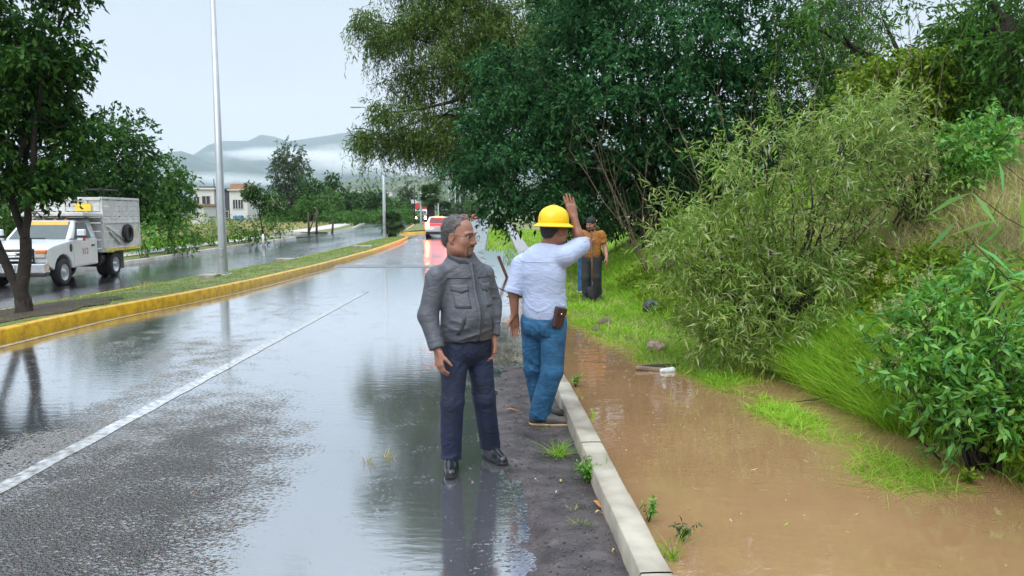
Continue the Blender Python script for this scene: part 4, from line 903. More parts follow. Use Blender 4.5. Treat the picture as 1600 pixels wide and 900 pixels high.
# ---- stake truck, origin on the road under its front axle, front towards -y
TR = empty('stake_truck', (-14.36, 21.9, -0.45), R(5)); tag(TR, 'white stake bed truck with orange sun strip driving on the opposite road', 'truck')
def arc(cy, cz, r, a0, a1, n_=9): return [(cy + r * math.cos(R(a)), cz + r * math.sin(R(a))) for a in np.linspace(a0, a1, n_)]
prof = [(-0.86, 0.62), (-0.90, 0.95), (-0.84, 1.14), (-0.5, 1.22), (0.45, 1.33), (2.20, 1.36), (2.20, 0.50)] + arc(0, 0.40, 0.52, 8, 172) + []
mb = MB(); mb.prism(prof, -0.96, 0.96); cab = mb.build('cab', M_WHITE, TR, bevel=0.05, seg=3)
mb = MB(); mb.hexa([(-0.94, 0.42, 1.33), (0.94, 0.42, 1.33), (0.94, 2.18, 1.34), (-0.94, 2.18, 1.34), (-0.78, 1.12, 1.93), (0.78, 1.12, 1.93), (0.80, 2.10, 1.95), (-0.80, 2.10, 1.95)]); mb.build('roof', M_WHITE, TR, bevel=0.06, seg=3)
def quadpane(name, c4, mt, parent, lift):
    c4 = [Vector(c) for c in c4]; n_ = (c4[1] - c4[0]).cross(c4[3] - c4[0]).normalized()
    mb = MB(); mb.hexa([c - n_ * 0.01 for c in c4] + [c + n_ * lift for c in c4]); return mb.build(name, mt, parent, bevel=0.004, seg=1)
def lerp4(c4, u0, u1, v0, v1):
    a, b, c, d = [Vector(q) for q in c4]
    f_ = lambda u, v: (a.lerp(b, u)).lerp(d.lerp(c, u), v); return [f_(u0, v0), f_(u1, v0), f_(u1, v1), f_(u0, v1)]
ws = [(-0.94, 0.42, 1.33), (0.94, 0.42, 1.33), (0.78, 1.12, 1.93), (-0.78, 1.12, 1.93)]
scr = quadpane('windscreen', lerp4(ws, 0.06, 0.94, 0.05, 0.93), M_SCREEN, TR, 0.012)
quadpane('sun_strip', lerp4(ws, 0.09, 0.91, 0.74, 0.92), M_SUNS, scr, 0.018)
quadpane('wiper', lerp4(ws, 0.25, 0.62, 0.06, 0.10), M_BLACK, scr, 0.03)
for s in (1, -1):
    sd = [(s * 0.94, 0.42, 1.33), (s * 0.94, 2.18, 1.34), (s * 0.80, 2.10, 1.95), (s * 0.78, 1.12, 1.93)]
    if s < 0: sd = [sd[1], sd[0], sd[3], sd[2]]
    u0, u1 = (0.20, 0.86) if s > 0 else (0.14, 0.80)
    quadpane('side_window', [Vector((s * 0.945, 0.72, 1.36)), Vector((s * 0.945, 1.78, 1.37)), Vector((s * 0.815, 1.70, 1.86)), Vector((s * 0.815, 1.16, 1.86))][::(1 if s > 0 else -1)], M_GLASS, TR, 0.018)
    mb = MB(); mb.box((s * 0.955 if s > 0 else -0.972, 0.62, 0.55), (0.972 if s > 0 else -0.955, 1.95, 1.335)); dr = mb.build('door', M_WHITE, TR, bevel=0.008)
    mb = MB(); mb.box((s * 0.97 - (0.0 if s > 0 else 0.03), 1.74, 1.10), (s * 0.97 + (0.03 if s > 0 else 0.0), 1.92, 1.15)); mb.build('door_handle', M_BLACK, dr, bevel=0.006)
    mb = MB(); mb.box((s * 1.00 - 0.02, 0.66, 1.42), (s * 1.12 + 0.02, 0.72, 1.46)); mb.build('mirror_arm', M_BLACK, TR)
    mb = MB(); xx = s * 1.20; mb.box((xx - 0.12, 0.60, 1.30), (xx + 0.12, 0.72, 1.66)); mr = mb.build('wing_mirror', M_WHITE, TR, bevel=0.03)
    mb = MB(); mb.box((xx - 0.125, 0.59, 1.40), (xx + 0.125, 0.71, 1.47)); mb.build('mirror_band', M_BLACK, mr)
    if s > 0: mb = MB(); mb.box((xx + 0.06, 0.585, 1.32), (xx + 0.124, 0.64, 1.40)); mb.build('mirror_reflector', pm('red_lens', (0.5, 0.03, 0.03), 0.2), mr)
    mb = MB(); mb.lathe([(0.001, 0.012), (0.10, 0.012), (0.12, 0.0)], 16, Matrix.Translation((s * 0.962, 0.46, 1.10)) @ Matrix.Rotation(math.pi / 2 * s, 4, 'Y') @ Matrix.Diagonal((1.1, 0.7, 1, 1))); mb.build('fender_vent', M_BLACK, TR)
    # headlight with amber corner
    mb = MB(); mb.box((s * 0.62 if s > 0 else -0.92, -0.93, 0.86), (0.92 if s > 0 else -0.62, -0.80, 1.12)); hl = mb.build('headlight', M_LENS, TR, bevel=0.03)
    mb = MB(); mb.box((s * 0.66 if s > 0 else -0.945, -0.945, 1.0), (0.945 if s > 0 else -0.66, -0.70, 1.10)); mb.build('indicator', M_AMBER, hl, bevel=0.02)
    wheel(TR, s * 0.86, 0.0, 0.39, 0.25, s, dish=0.02)
    wheel(TR, s * 0.88, 3.4, 0.40, 0.24, s, True, dish=0.12)
    mb = MB(); mb.box((s * 0.98 - 0.28 if s > 0 else -0.98, 4.02, 0.22), (0.98 if s > 0 else -0.98 + 0.28, 4.05, 0.92)); mb.build('mud_flap', M_FLAP, TR)
    mb = MB(); mb.tube([(s * 0.62, 2.55, 0.62), (s * 0.62, 3.0 - 0.1, 0.62)], 0.24, 16); mb.build('fuel_tank', M_BLACK, TR)
gr_ = MB(); gr_.box((-0.60, -0.97, 0.76), (0.60, -0.84, 1.14)); grl = gr_.build('grille', M_BLACK, TR, bevel=0.03)
for zz in (0.78, 0.89, 1.0, 1.10):
    mb = MB(); mb.box((-0.60, -0.99, zz), (0.60, -0.965, zz + 0.045)); mb.build('grille_bar', M_CHROME, grl, bevel=0.008)
mb = MB(); mb.lathe([(0.001, 0.03), (0.12, 0.025), (0.14, 0.0)], 24, Matrix.Translation((0, -0.985, 0.965)) @ Matrix.Rotation(math.pi / 2, 4, 'X') @ Matrix.Diagonal((1.25, 0.5, 1, 1))); mb.build('badge', M_CHROME, grl)
mb = MB(); mb.prism([(-1.08, 0.46), (-1.10, 0.70), (-0.90, 0.76), (-0.84, 0.46)], -0.98, 0.98); bmp = mb.build('bumper', M_CHROME, TR, bevel=0.02)
mb = MB(); mb.box((-0.98, -1.09, 0.34), (0.98, -0.86, 0.46)); mb.build('air_dam', M_BLACK, TR, bevel=0.03)
mb = MB(); mb.box((-0.16, -1.112, 0.50), (0.16, -1.10, 0.64)); mb.build('number_plate', M_WHITE, bmp)
mb = MB(); mb.box((-0.40, -0.6, 0.45), (0.40, 5.1, 0.72)); mb.box((-0.85, 0.6, 0.48), (0.85, 2.1, 0.53)); mb.box((-0.9, -0.3, 0.3), (0.9, 0.3, 0.36)); mb.box((-0.9, 3.3, 0.32), (0.9, 3.5, 0.44)); mb.build('chassis', M_BLACK, TR)
for q in (-0.5, -0.18, 0.18, 0.5):
    mb = MB(); mb.box((q - 0.05, 1.18, 1.935), (q + 0.05, 1.28, 1.975)); mb.build('roof_marker', M_AMBER, TR, bevel=0.01)
# stake bed
BW, y0, y1, zf_, zt = 1.07, 2.34, 5.25, 0.98, 2.62
bed = empty('stake_bed', (0, 0, 0)); bed.parent = TR
mb = MB(); mb.box((-BW, y0, zf_ - 0.12), (BW, y1, zf_)); mb.build('bed_floor', M_BEDW, bed, bevel=0.01)
for s in (1, -1):
    mb = MB(); mb.box((s * (BW + 0.004) - (0 if s > 0 else 0.01), y0 + 0.1, zf_ - 0.105), (s * (BW + 0.004) + (0.01 if s > 0 else 0), y1, zf_ - 0.02)); mb.build('yellow_edge', M_YSTR, bed)
edges = [0.99, 1.27, 1.55, 1.83, 2.02, 2.20, 2.38, 2.60]
for s in (1, -1):
    for i in range(len(edges) - 1):
        g_ = 0.010 if i < 3 else 0.035
        mb = MB(); mb.box((s * BW - 0.018, y0 + 0.05, edges[i] + g_ / 2), (s * BW + 0.018, y1 - 0.03, edges[i + 1] - g_ / 2)); mb.build('side_board', M_BEDW, bed, bevel=0.004, seg=1)
    for yy_ in (y0, 2.95, 3.35, 3.85, 4.3, 4.75, y1 - 0.08):
        wv = 0.09 if yy_ in (y0, y1 - 0.08) else 0.17
        mb = MB(); mb.box((s * BW - 0.036, yy_, 0.985 if wv < 0.1 else 1.83), (s * BW + (0.034 if wv < 0.1 else 0.0225), yy_ + wv, zt - 0.02)); mb.build('stake', M_BEDW, bed)
    mb = MB(); mb.box((s * BW - 0.06, y0 - 0.02, zt - 0.02), (s * BW + 0.05, y1, zt + 0.06)); mb.build('top_rail', M_BEDW, bed, bevel=0.01)
    mb = MB(); mb.box((s * BW - 0.03, y0, 1.80), (s * BW + 0.045, y1, 1.86)); mb.build('mid_rail', M_BEDW, bed, bevel=0.008)
for i in range(len(edges) - 1):
    mb = MB(); mb.box((-BW + 0.05, y0, edges[i] + 0.016), (BW - 0.05, y0 + 0.03, edges[i + 1] - 0.016)); mb.build('head_board', M_BEDW, bed)
    mb = MB(); mb.box((-BW + 0.05, y1 - 0.05, edges[i] + 0.01), (BW - 0.05, y1 - 0.02, edges[i + 1] - 0.01)); mb.build('tail_board', M_BEDW, bed)
for xx in (-0.7, -0.1, 0.6):
    mb = MB(); mb.box((xx - 0.05, y0 - 0.035, 1.0), (xx + 0.05, y0 - 0.002, zt)); mb.build('head_post', M_BEDW, bed)
mb = MB(); mb.box((-BW, y0 - 0.05, zt - 0.05), (BW, y0 + 0.05, zt + 0.05)); mb.build('head_rail', M_BEDW, bed, bevel=0.01)
mb = MB(); mb.hexa([(-BW, 1.1, 2.06), (BW, 1.1, 2.06), (BW, y0, 2.02), (-BW, y0, 2.02), (-BW, 1.1, 2.18), (BW, 1.1, 2.18), (BW, y0, 2.14), (-BW, y0, 2.14)]); mb.build('cab_guard', M_BEDW, bed, bevel=0.02)
mb = MB(); mb.box((0.28, y0 - 0.07, 2.22), (0.78, y0 - 0.04, 2.46)); mb.build('sign_plate', M_YSTR, bed)
for (ya, za, yb, zb) in ((2.55, 1.72, 4.15, 1.10), (2.75, 1.55, 3.5, 1.08)):
    mb = MB(); mb.tube([(BW + 0.06, ya, za), (BW + 0.06, yb, zb)], 0.026, 8); mb.build('brace', M_BEDW, bed)
mb = MB(); mb.tube([(0.2, 3.2, 2.64), (0.2, 3.2, 2.95), (0.2, 4.3, 2.95), (0.2, 4.3, 2.64)], 0.02, 6); mb.tube([(0.8, 3.2, 2.6), (0.8, 3.2, 2.95), (0.8, 4.3, 2.95), (0.8, 4.3, 2.6)], 0.02, 6); mb.tube([(0.2, 3.2, 2.95), (0.8, 3.2, 2.95)], 0.02, 6); mb.tube([(0.2, 4.3, 2.95), (0.8, 4.3, 2.95)], 0.02, 6); mb.tube([(0.2, 3.2, 2.64), (0.2, 3.2, 1.0)], 0.02, 6); mb.tube([(0.8, 4.3, 2.6), (0.8, 4.3, 1.0)], 0.02, 6); mb.build('load_rack', M_BLACK, bed)
mb = MB(); Mx = Matrix.Translation((BW + 0.11, 4.02, 1.44)) @ Matrix.Rotation(math.pi / 2, 4, 'Y'); mb.lathe([(0.20, -0.07), (0.31, -0.07), (0.34, 0), (0.31, 0.07), (0.20, 0.07), (0.20, -0.07)], 26, Mx); sp_ = mb.build('spare_tyre', M_RUB, bed)
mb = MB(); mb.lathe([(0.205, 0.0), (0.001, -0.02)], 24, Mx); mb.build('rim', M_BLACK, sp_)
mb = MB(); mb.box((BW + 0.0185, 4.45, 1.32), (BW + 0.024, 4.95, 1.52)); mb.build('reflective_patch', pm('pale_yellow', (0.6, 0.5, 0.25), 0.6), bed)
def text(body, size, mt, parent, M_, name='digit', ext=0.002):
    cu = bpy.data.curves.new(name, 'FONT'); cu.body = body; cu.size = size; cu.extrude = ext; cu.align_x = 'CENTER'; cu.align_y = 'CENTER'
    t_ = bpy.data.objects.new('tmp', cu); C.objects.link(t_); dg = bpy.context.evaluated_depsgraph_get()
    me = bpy.data.meshes.new_from_object(t_.evaluated_get(dg)); bpy.data.objects.remove(t_); me.name = name
    o_ = link(name, me, None, parent); me.materials.clear(); me.materials.append(mt); o_.matrix_local = M_; return o_
for ch_, yo in (('1', -0.14), ('1', -0.02), ('2', 0.13)): text(ch_, 0.28, M_REDT, TR, Matrix.Translation((0.978, 1.32 + yo, 0.95)) @ Matrix.Rotation(math.pi / 2, 4, 'Z') @ Matrix.Rotation(math.pi / 2, 4, 'X'))

# ---- small cars and trucks further up the road
M_TAIL = pm('lit_tail_light', (0.6, 0.02, 0.01), 0.3, 0.05, emis=(1.0, 0.045, 0.012), estr=40)
M_BRAKE = pm('lit_brake_bulb', (0.9, 0.3, 0.05), 0.3, 0.05, emis=(1.0, 0.30, 0.06), estr=70)
M_HEAD = pm('lit_headlight', (0.9, 0.85, 0.7), 0.2, 0.05, emis=(1.0, 0.85, 0.6), estr=18)
def hatch(loc, rz, paint, label, lit=True, name='parked_car'):
    """rear at -y, origin on the ground under the middle"""
    r_ = empty(name, loc, rz); tag(r_, label, 'car')
    prof = [(-1.93, 0.34), (-1.98, 0.62), (-1.92, 0.98), (-1.2, 1.0), (1.0, 0.98), (1.85, 0.82), (1.98, 0.60), (1.95, 0.30)]
    mb = MB(); mb.prism(prof, -0.84, 0.84); mb.build('body', paint, r_, bevel=0.07, seg=3)
    mb = MB(); mb.hexa([(-0.80, -1.90, 0.94), (0.80, -1.90, 0.94), (0.80, 1.0, 0.95), (-0.80, 1.0, 0.95), (-0.60, -1.40, 1.46), (0.60, -1.40, 1.46), (0.60, 0.25, 1.47), (-0.60, 0.25, 1.47)]); mb.build('cabin', paint, r_, bevel=0.05, seg=3)
    rw = [(0.80, -1.90, 0.94), (-0.80, -1.90, 0.94), (-0.60, -1.40, 1.46), (0.60, -1.40, 1.46)]
    quadpane('rear_window', lerp4(rw, 0.10, 0.90, 0.16, 0.90)[::-1], pm('red_glow_glass', (0.10, 0.012, 0.014), 0.06, 0.1, spec=0.7) if lit else M_GLASS, r_, 0.012)  # lit car: red glow of its lights put into the window colour
    quadpane('windscreen', lerp4([(-0.8, 1.0, 0.95), (0.8, 1.0, 0.95), (0.6, 0.25, 1.47), (-0.6, 0.25, 1.47)], 0.1, 0.9, 0.1, 0.9)[::-1], M_GLASS, r_, 0.012)
    for s in (1, -1):
        quadpane('side_window', [Vector((s * 0.80, -1.55, 1.0)), Vector((s * 0.80, 0.75, 1.0)), Vector((s * 0.615, 0.2, 1.42)), Vector((s * 0.615, -1.3, 1.42))][::(1 if s > 0 else -1)], M_GLASS, r_, 0.016)
        mb = MB(); mb.box((s * 0.70 - 0.13, -2.0, 0.72), (s * 0.70 + 0.13, -1.80, 1.08)); tl_ = mb.build('tail_light', M_TAIL if lit else pm('red_lens', (0.5, 0.03, 0.03), 0.2), r_, bevel=0.03)
        if lit: mb = MB(); mb.box((s * 0.70 - 0.06, -2.02, 0.84), (s * 0.70 + 0.06, -1.99, 0.98)); mb.build('bulb', M_BRAKE, tl_, bevel=0.01)
        for yy_ in (-1.25, 1.28): wheel(r_, s * 0.76, yy_, 0.30, 0.19, s, dish=0.02)
    if lit: mb = MB(); mb.box((-0.56, -1.995, 0.88), (0.56, -1.90, 1.02)); mb.build('glow_panel', pm('red_glow_panel', (0.5, 0.02, 0.02), 0.25, 0.05, emis=(1.0, 0.03, 0.03), estr=2.2), r_, bevel=0.02)  # rear panel, no lamp: made to emit as the red glow between the lights
    if lit: mb = MB(); mb.box((-0.28, -1.46, 1.43), (0.28, -1.38, 1.475)); mb.build('brake_light', M_TAIL, r_)
    mb = MB(); mb.box((-0.80, -2.03, 0.30), (0.80, -1.88, 0.50)); bp_ = mb.build('bumper', M_BLACK, r_, bevel=0.03)
    mb = MB(); mb.box((-0.52, -2.05, 0.24), (0.52, -1.9, 0.30)); mb.build('skid_strip', M_CHROME, bp_)
    mb = MB(); mb.box((-0.26, -2.0, 0.66), (0.26, -1.975, 0.80)); mb.build('number_plate', M_BEDW, r_)
    return r_
hatch((-4.95, 50.6, 0), R(2), M_WHITE, 'white hatchback with glowing red tail lights driving away', name='hatchback_car')
hatch((-9.6, 148, 0), R(3), pm('red_car_paint', (0.45, 0.03, 0.04), 0.3, 0.05, coat=0.6), 'far red car on the road, roof just above the man in grey', False, 'far_car')
hatch((-8.4, 168, 0), R(3), pm('red_car_paint', (0.45, 0.03, 0.04), 0.3, 0.05, coat=0.6), 'farthest red car right of the head of the man in grey', False, 'far_car')
def box_truck(loc, label):
    r_ = empty('box_truck', loc); tag(r_, label, 'truck')
    M_RED = pm('red_truck_paint', (0.5, 0.04, 0.035), 0.4, 0.1)
    mb = MB(); mb.prism([(-1.9, 0.5), (-1.95, 1.35), (-1.5, 2.15), (-0.2, 2.2), (-0.2, 0.5)], -0.95, 0.95); mb.build('cab', M_WHITE, r_, bevel=0.06)
    mb = MB(); mb.hexa([(-0.85, -1.96, 1.4), (0.85, -1.96, 1.4), (0.85, -1.9, 1.4), (-0.85, -1.9, 1.4), (-0.8, -1.56, 2.05), (0.8, -1.56, 2.05), (0.8, -1.5, 2.05), (-0.8, -1.5, 2.05)]); mb.build('windscreen', M_GLASS, r_)
    mb = MB(); mb.box((-1.1, -0.1, 0.8), (1.1, 3.6, 2.3)); mb.build('box_body', M_WHITE, r_, bevel=0.03)
    mb = MB(); mb.box((-1.12, -0.12, 2.3), (1.12, 3.62, 3.1)); mb.build('box_top', M_RED, r_, bevel=0.03)
    mb = MB(); mb.box((-0.95, -2.0, 0.45), (0.95, -1.85, 0.75)); mb.build('bumper', M_BLACK, r_)
    for s in (1, -1):
        mb = MB(); mb.box((s * 0.7 - 0.16, -2.0, 0.85), (s * 0.7 + 0.16, -1.9, 1.1)); mb.build('headlight', M_HEAD, r_)
        for yy_ in (-1.1, 2.4): wheel(r_, s * 0.82, yy_, 0.4, 0.24, s)
box_truck((-13.6, 112, 0.0), 'white and red truck with headlights on coming up the opposite road')

# ---- street lamps
M_GALV = pm('galvanised_steel', (0.42, 0.45, 0.47), 0.38, 0.10, 2.0, 0.0, metal=0.55)
lamp = empty('street_lamp', (0, 0, 0))
mb = MB(); mb.lathe([(0.125, 0.02), (0.120, 0.5), (0.055, 9.3), (0.001, 9.32)], 16); mb.build('pole', M_GALV, lamp)
mb = MB(); mb.box((-0.21, -0.21, -0.12), (0.21, 0.21, 0.03)); bpl = mb.build('base_plate', M_GALV, lamp, bevel=0.006)
for a, b in ((1, 1), (1, -1), (-1, 1), (-1, -1)):
    mb = MB(); mb.tube([(a * 0.16, b * 0.16, 0.0), (a * 0.16, b * 0.16, 0.075)], 0.014, 6); mb.build('bolt', M_GALV, bpl)
mb = MB(); mb.box((-0.05, -0.135, 0.55), (0.05, -0.10, 0.80)); mb.build('hatch', M_GALV, lamp, bevel=0.005)
for s in (1, -1):
    mb = MB(); mb.tube([(0, 0, 8.9), (s * 0.6, 0, 9.25), (s * 1.5, 0, 9.4)], 0.032, 8); ar = mb.build('arm', M_GALV, lamp)
    mb = MB(); mb.box((s * 1.75 - 0.32, -0.13, 9.33), (s * 1.75 + 0.32, 0.13, 9.45)); mb.build('lantern', M_GALV, ar, bevel=0.03)
lab = ['tall silver street lamp on the median nearest the camera', 'second street lamp beside the small fan palm', 'third street lamp left of the tall palm', 'fourth street lamp just right of the tall palm', 'fifth street lamp up the median', 'sixth street lamp up the median', 'farthest street lamp visible above the man in grey']
for i, (px, dd) in enumerate([(349, 20.2), (601, 49.0), (658, 79), (685, 110), (702, 141), (711.5, 172), (719, 203)]):
    o_ = lamp if i == 0 else copy_tree(lamp)
    xx = (px - 800) / F * (dd * math.cos(PITCH) + 1.5 * math.sin(PITCH))
    zz = float((MEDZ if dd < 51 else MEDZ2)(np.array(xx), np.array(dd)))
    o_.location = (xx, dd, zz); o_.scale = (1, 1, 0.91); tag(o_, lab[i], 'street lamp', 'street lamps on the median')

# ---- fan palms
LF_PALM = leafmat('leaf_palm', [(0.018, 0.055, 0.014), (0.035, 0.09, 0.02), (0.06, 0.12, 0.03)])
M_PTR = pm('palm_trunk', (0.035, 0.026, 0.020), 0.95, 0.4, 14, 0.9, 40)
def fan_mesh(R_=0.55):
    V, Fq = [], []
    n_ = 17
    for i in range(n_):
        a = R(-115 + 230 * i / (n_ - 1)); d_ = np.array([math.cos(a), math.sin(a), -0.10]); s_ = np.array([-math.sin(a), math.cos(a), 0]) * 0.045
        b_ = len(V); o_ = np.array([0.5, 0, 0.0])
        V += [o_, o_ + d_ * R_ * 0.55 + s_ * R_ * 1.6, o_ + d_ * R_ * (0.9 + 0.15 * rng.random()) + np.array([0, 0, -0.12]), o_ + d_ * R_ * 0.55 - s_ * R_ * 1.6]; Fq.append((b_, b_ + 1, b_ + 2, b_ + 3))
    b_ = len(V); V += [np.array(p) for p in ((0, -0.02, 0), (0.52, -0.012, 0.01), (0.52, 0.012, 0.01), (0, 0.02, 0))]; Fq.append((b_, b_ + 1, b_ + 2, b_ + 3))
    return fast('frond', np.array(V), np.array(Fq))
FR = fan_mesh(); FR.materials.append(LF_PALM)
def palm(px, dist, h, sc, label, tr=0.2):
    xx = D(px, 340, dist).x; zz = float((MEDZ if dist < 51 else MEDZ2)(np.array(xx), np.array(dist))); r_ = empty('fan_palm', (xx, dist, zz)); tag(r_, label, 'palm', 'fan palms on the median')
    mb = MB(); z_ = np.linspace(-0.1, h, 9); mb.tube([(0.02 * math.sin(k), 0, k) for k in z_], [tr * (1.15 - 0.4 * (k / h) + 0.10 * (i % 2)) for i, k in enumerate(z_)], 9); mb.build('trunk', M_PTR, r_)
    for k in range(34):
        f_ = bpy.data.objects.new('frond', FR); C.objects.link(f_); f_.parent = r_; f_.location = (0, 0, h - 0.02)
        el_ = R(75 - 125 * (k / 33)); f_.rotation_euler = (random.uniform(-0.3, 0.3), -el_, k * 2.399); s_ = sc * random.uniform(0.85, 1.15); f_.scale = (s_, s_, s_)
palm(613, 49.6, 0.95, 1.05, 'small fan palm with dark trunk at the median tip', 0.26)
palm(673, 76, 3.3, 1.55, 'tall fan palm standing behind the white hatchback', 0.42)
palm(695, 118, 1.9, 1.9, 'middle fan palm further up the median', 0.42)
palm(715, 170, 2.2, 2.0, 'far fan palm near the end of the median', 0.4)

# ---- signpost, fence posts, houses
r_ = empty('sign_post', (D(648, 330, 100).x, 100, 0.0)); tag(r_, 'thin black signpost with small white plate beside the opposite road', 'sign post')
mb = MB(); mb.tube([(0, 0, -0.2), (0, 0, 5.4)], 0.09, 8); mb.build('post', M_BLACK, r_)
mb = MB(); mb.box((-0.45, -0.05, 3.0), (0.25, 0.05, 3.5)); mb.build('sign_plate', M_BEDW, r_)
M_WOOD = pm('weathered_post', (0.06, 0.045, 0.035), 0.9, 0.3, 10)
for px, dd, hh, ln, lb in [(482, 62, 1.9, 0.0, 'straight wooden fence post at the field edge, leftmost'), (494, 63, 2.2, 0.05, 'tall wooden fence post with a slanting prop'), (518, 66, 1.3, 0.1, 'short wooden fence post right of the propped one')]:
    xx = D(px, 345, dd).x; r_ = empty('fence_post', (xx, dd, gz(xx, dd))); tag(r_, lb, 'post', 'fence posts at the field edge')
    mb = MB(); mb.tube([(0, 0, -0.2), (ln, 0, hh * 0.5), (ln * 1.5, 0, hh)], [0.10, 0.09, 0.07], 7); mb.build('post', M_WOOD, r_)
    if hh > 2: mb = MB(); mb.tube([(-0.75, 0, -0.1), (0.0, 0, hh * 0.8)], [0.06, 0.05], 6); mb.build('prop', M_WOOD, r_)
def house(name, px0, px1, pt, dist, wallm, label, wins, roofm, depth=8, extra=None, zb=0.0):
    a = D(px0, pt, dist); b = D(px1, pt, dist); w_ = b.x - a.x; h_ = a.z - zb
    r_ = empty(name, (a.x, dist, zb)); tag(r_, label, 'house')
    mb = MB(); mb.box((0, 0, -0.3), (w_, depth, h_)); mb.build('wall', wallm, r_)
    mb = MB(); mb.box((-0.25, -0.35, h_ + 0.002), (w_ + 0.25, depth + 0.2, h_ + 0.28)); mb.build('roof', roofm, r_)
    for (u0, u1, v0, v1) in wins:
        mb = MB(); mb.box((w_ * u0, -0.06, h_ * v0), (w_ * u1, 0.05, h_ * v1)); wn_ = mb.build('window', M_GLASS, r_)
        mb = MB(); t_ = 0.09
        mb.box((w_ * u0 - t_, -0.1, h_ * v0 - t_), (w_ * u1 + t_, -0.02, h_ * v0)); mb.box((w_ * u0 - t_, -0.1, h_ * v1), (w_ * u1 + t_, -0.02, h_ * v1 + t_)); mb.box((w_ * u0 - t_, -0.1, h_ * v0), (w_ * u0, -0.02, h_ * v1)); mb.box((w_ * u1, -0.1, h_ * v0), (w_ * u1 + t_, -0.02, h_ * v1)); mb.box((w_ * (u0 + u1) / 2 - 0.04, -0.1, h_ * v0), (w_ * (u0 + u1) / 2 + 0.04, -0.02, h_ * v1)); mb.build('frame', M_BEDW, wn_)
    if extra: extra(r_, w_, h_)
    return r_
M_HW = pm('house_white', (0.62, 0.61, 0.60), 0.85, 0.08); M_HC = pm('house_cream', (0.55, 0.49, 0.42), 0.85, 0.1); M_HG = pm('house_slate', (0.075, 0.065, 0.085), 0.85, 0.15)
M_BRK = pm('house_brick', (0.36, 0.20, 0.14), 0.9, 0.2); M_RFD = pm('flat_roof_dark', (0.06, 0.06, 0.07), 0.8)
def ex1(r_, w_, h_):
    mb = MB(); mb.box((w_ * 0.25, -0.5, h_ * 0.30), (w_, -0.02, h_ * 0.38)); mb.build('balcony', pm('terracotta_band', (0.35, 0.10, 0.07), 0.8), r_)
    mb = MB(); mb.tube([(w_ * 0.8, 2, h_), (w_ * 0.8, 2, h_ + 1.9)], 0.08, 6); mb.build('mast', M_BLACK, r_)
    mb = MB(); mb.box((w_ * 0.15, 1, h_ + 0.3), (w_ * 0.95, 5, h_ + 0.55)); mb.build('canopy', M_RFD, r_)
house('white_house', 302, 334, 296, 130, M_HW, 'white flat roofed house left of the near lamp post', [(0.02, 0.28, 0.52, 0.78), (0.42, 0.80, 0.50, 0.80)], M_HW, extra=ex1)
house('grey_house', 334, 358, 297, 131, M_HG, 'dark slate grey house front behind the near lamp post', [(0.5, 0.9, 0.15, 0.35)], M_RFD)
def ex2(r_, w_, h_):
    mb = MB(); mb.box((0.1, 0.4, h_ + 0.28), (w_ * 0.75, 6, h_ + 1.2)); mb.build('parapet', M_BRK, r_)
    mb = MB(); mb.box((w_ * 0.25, -0.8, -0.2), (w_ * 0.75, -0.05, h_ * 0.22)); mb.build('water_tank', pm('blue_tank', (0.10, 0.25, 0.45), 0.5), r_)
house('cream_house', 358, 386, 298, 130, M_HW, 'cream house with brick parapet right of the near lamp post', [(0.20, 0.45, 0.44, 0.72), (0.50, 0.75, 0.44, 0.72)], M_HC, extra=ex2)
house('low_house', 388, 446, 314, 150, M_HC, 'low pale house behind the saplings', [(0.2, 0.3, 0.3, 0.7), (0.6, 0.7, 0.3, 0.7)], M_BRK)
house('small_house', 452, 480, 318, 155, M_HW, 'small white house at the foot of the tall grey green tree', [(0.3, 0.5, 0.3, 0.7)], M_BRK, depth=5)
house('white_building', 649, 663, 317, 118, M_HW, 'white building edge behind the third street lamp', [(0.3, 0.6, 0.5, 0.7)], M_HW, depth=6)
house('verge_hut', 297, 318, 322, 95, M_HW, 'white shed half hidden by bushes left of the houses', [(0.3, 0.6, 0.4, 0.7)], M_BRK, depth=4)
hn = 0
for (px, py, dd, wpx, hp, mt, lb) in [(470, 300, 700, 8, 4, M_HW, 'tiny white house on the hazy slope above the field trees'), (560, 296, 800, 7, 4, M_HC, 'tiny cream house on the slope left of the second lamp'), (605, 300, 640, 7, 5, M_HW, 'tiny white house on the slope right of the second lamp'),
        (634, 291, 820, 6, 4, M_HW, 'tiny pale house high on the hill'), (668, 288, 800, 7, 4, M_HC, 'tiny cream house on the hill above the tall palm'), (722, 302, 560, 10, 6, M_HW, 'pale house on the slope above the man in grey'), (744, 306, 540, 9, 6, M_HC, 'cream house on the slope left of the broad tree edge'), (735, 314, 480, 8, 7, M_HW, 'white house low on the slope beyond the road end')]:
    a = D(px, py, dd); w_ = wpx * dd / F; h_ = hp * dd / F
    r_ = empty('hill_house', (a.x, dd, a.z - h_ - 5)); tag(r_, lb, 'house', 'houses on the hill')
    mb = MB(); mb.box((0, 0, 0), (w_, w_, h_ + 5)); mb.build('wall', mt, r_)
    mb = MB(); mb.prism([(-0.3, h_ + 5), (w_ + 0.3, h_ + 5), (w_ / 2, h_ + 6.2)], -0.3, w_ + 0.3, 'y'); mb.build('roof', M_BRK, r_)
    mb = MB(); mb.box((w_ * 0.2, -0.1, h_ * 0.35 + 5), (w_ * 0.45, 0.1, h_ * 0.75 + 5)); mb.build('window', M_GLASS, r_)

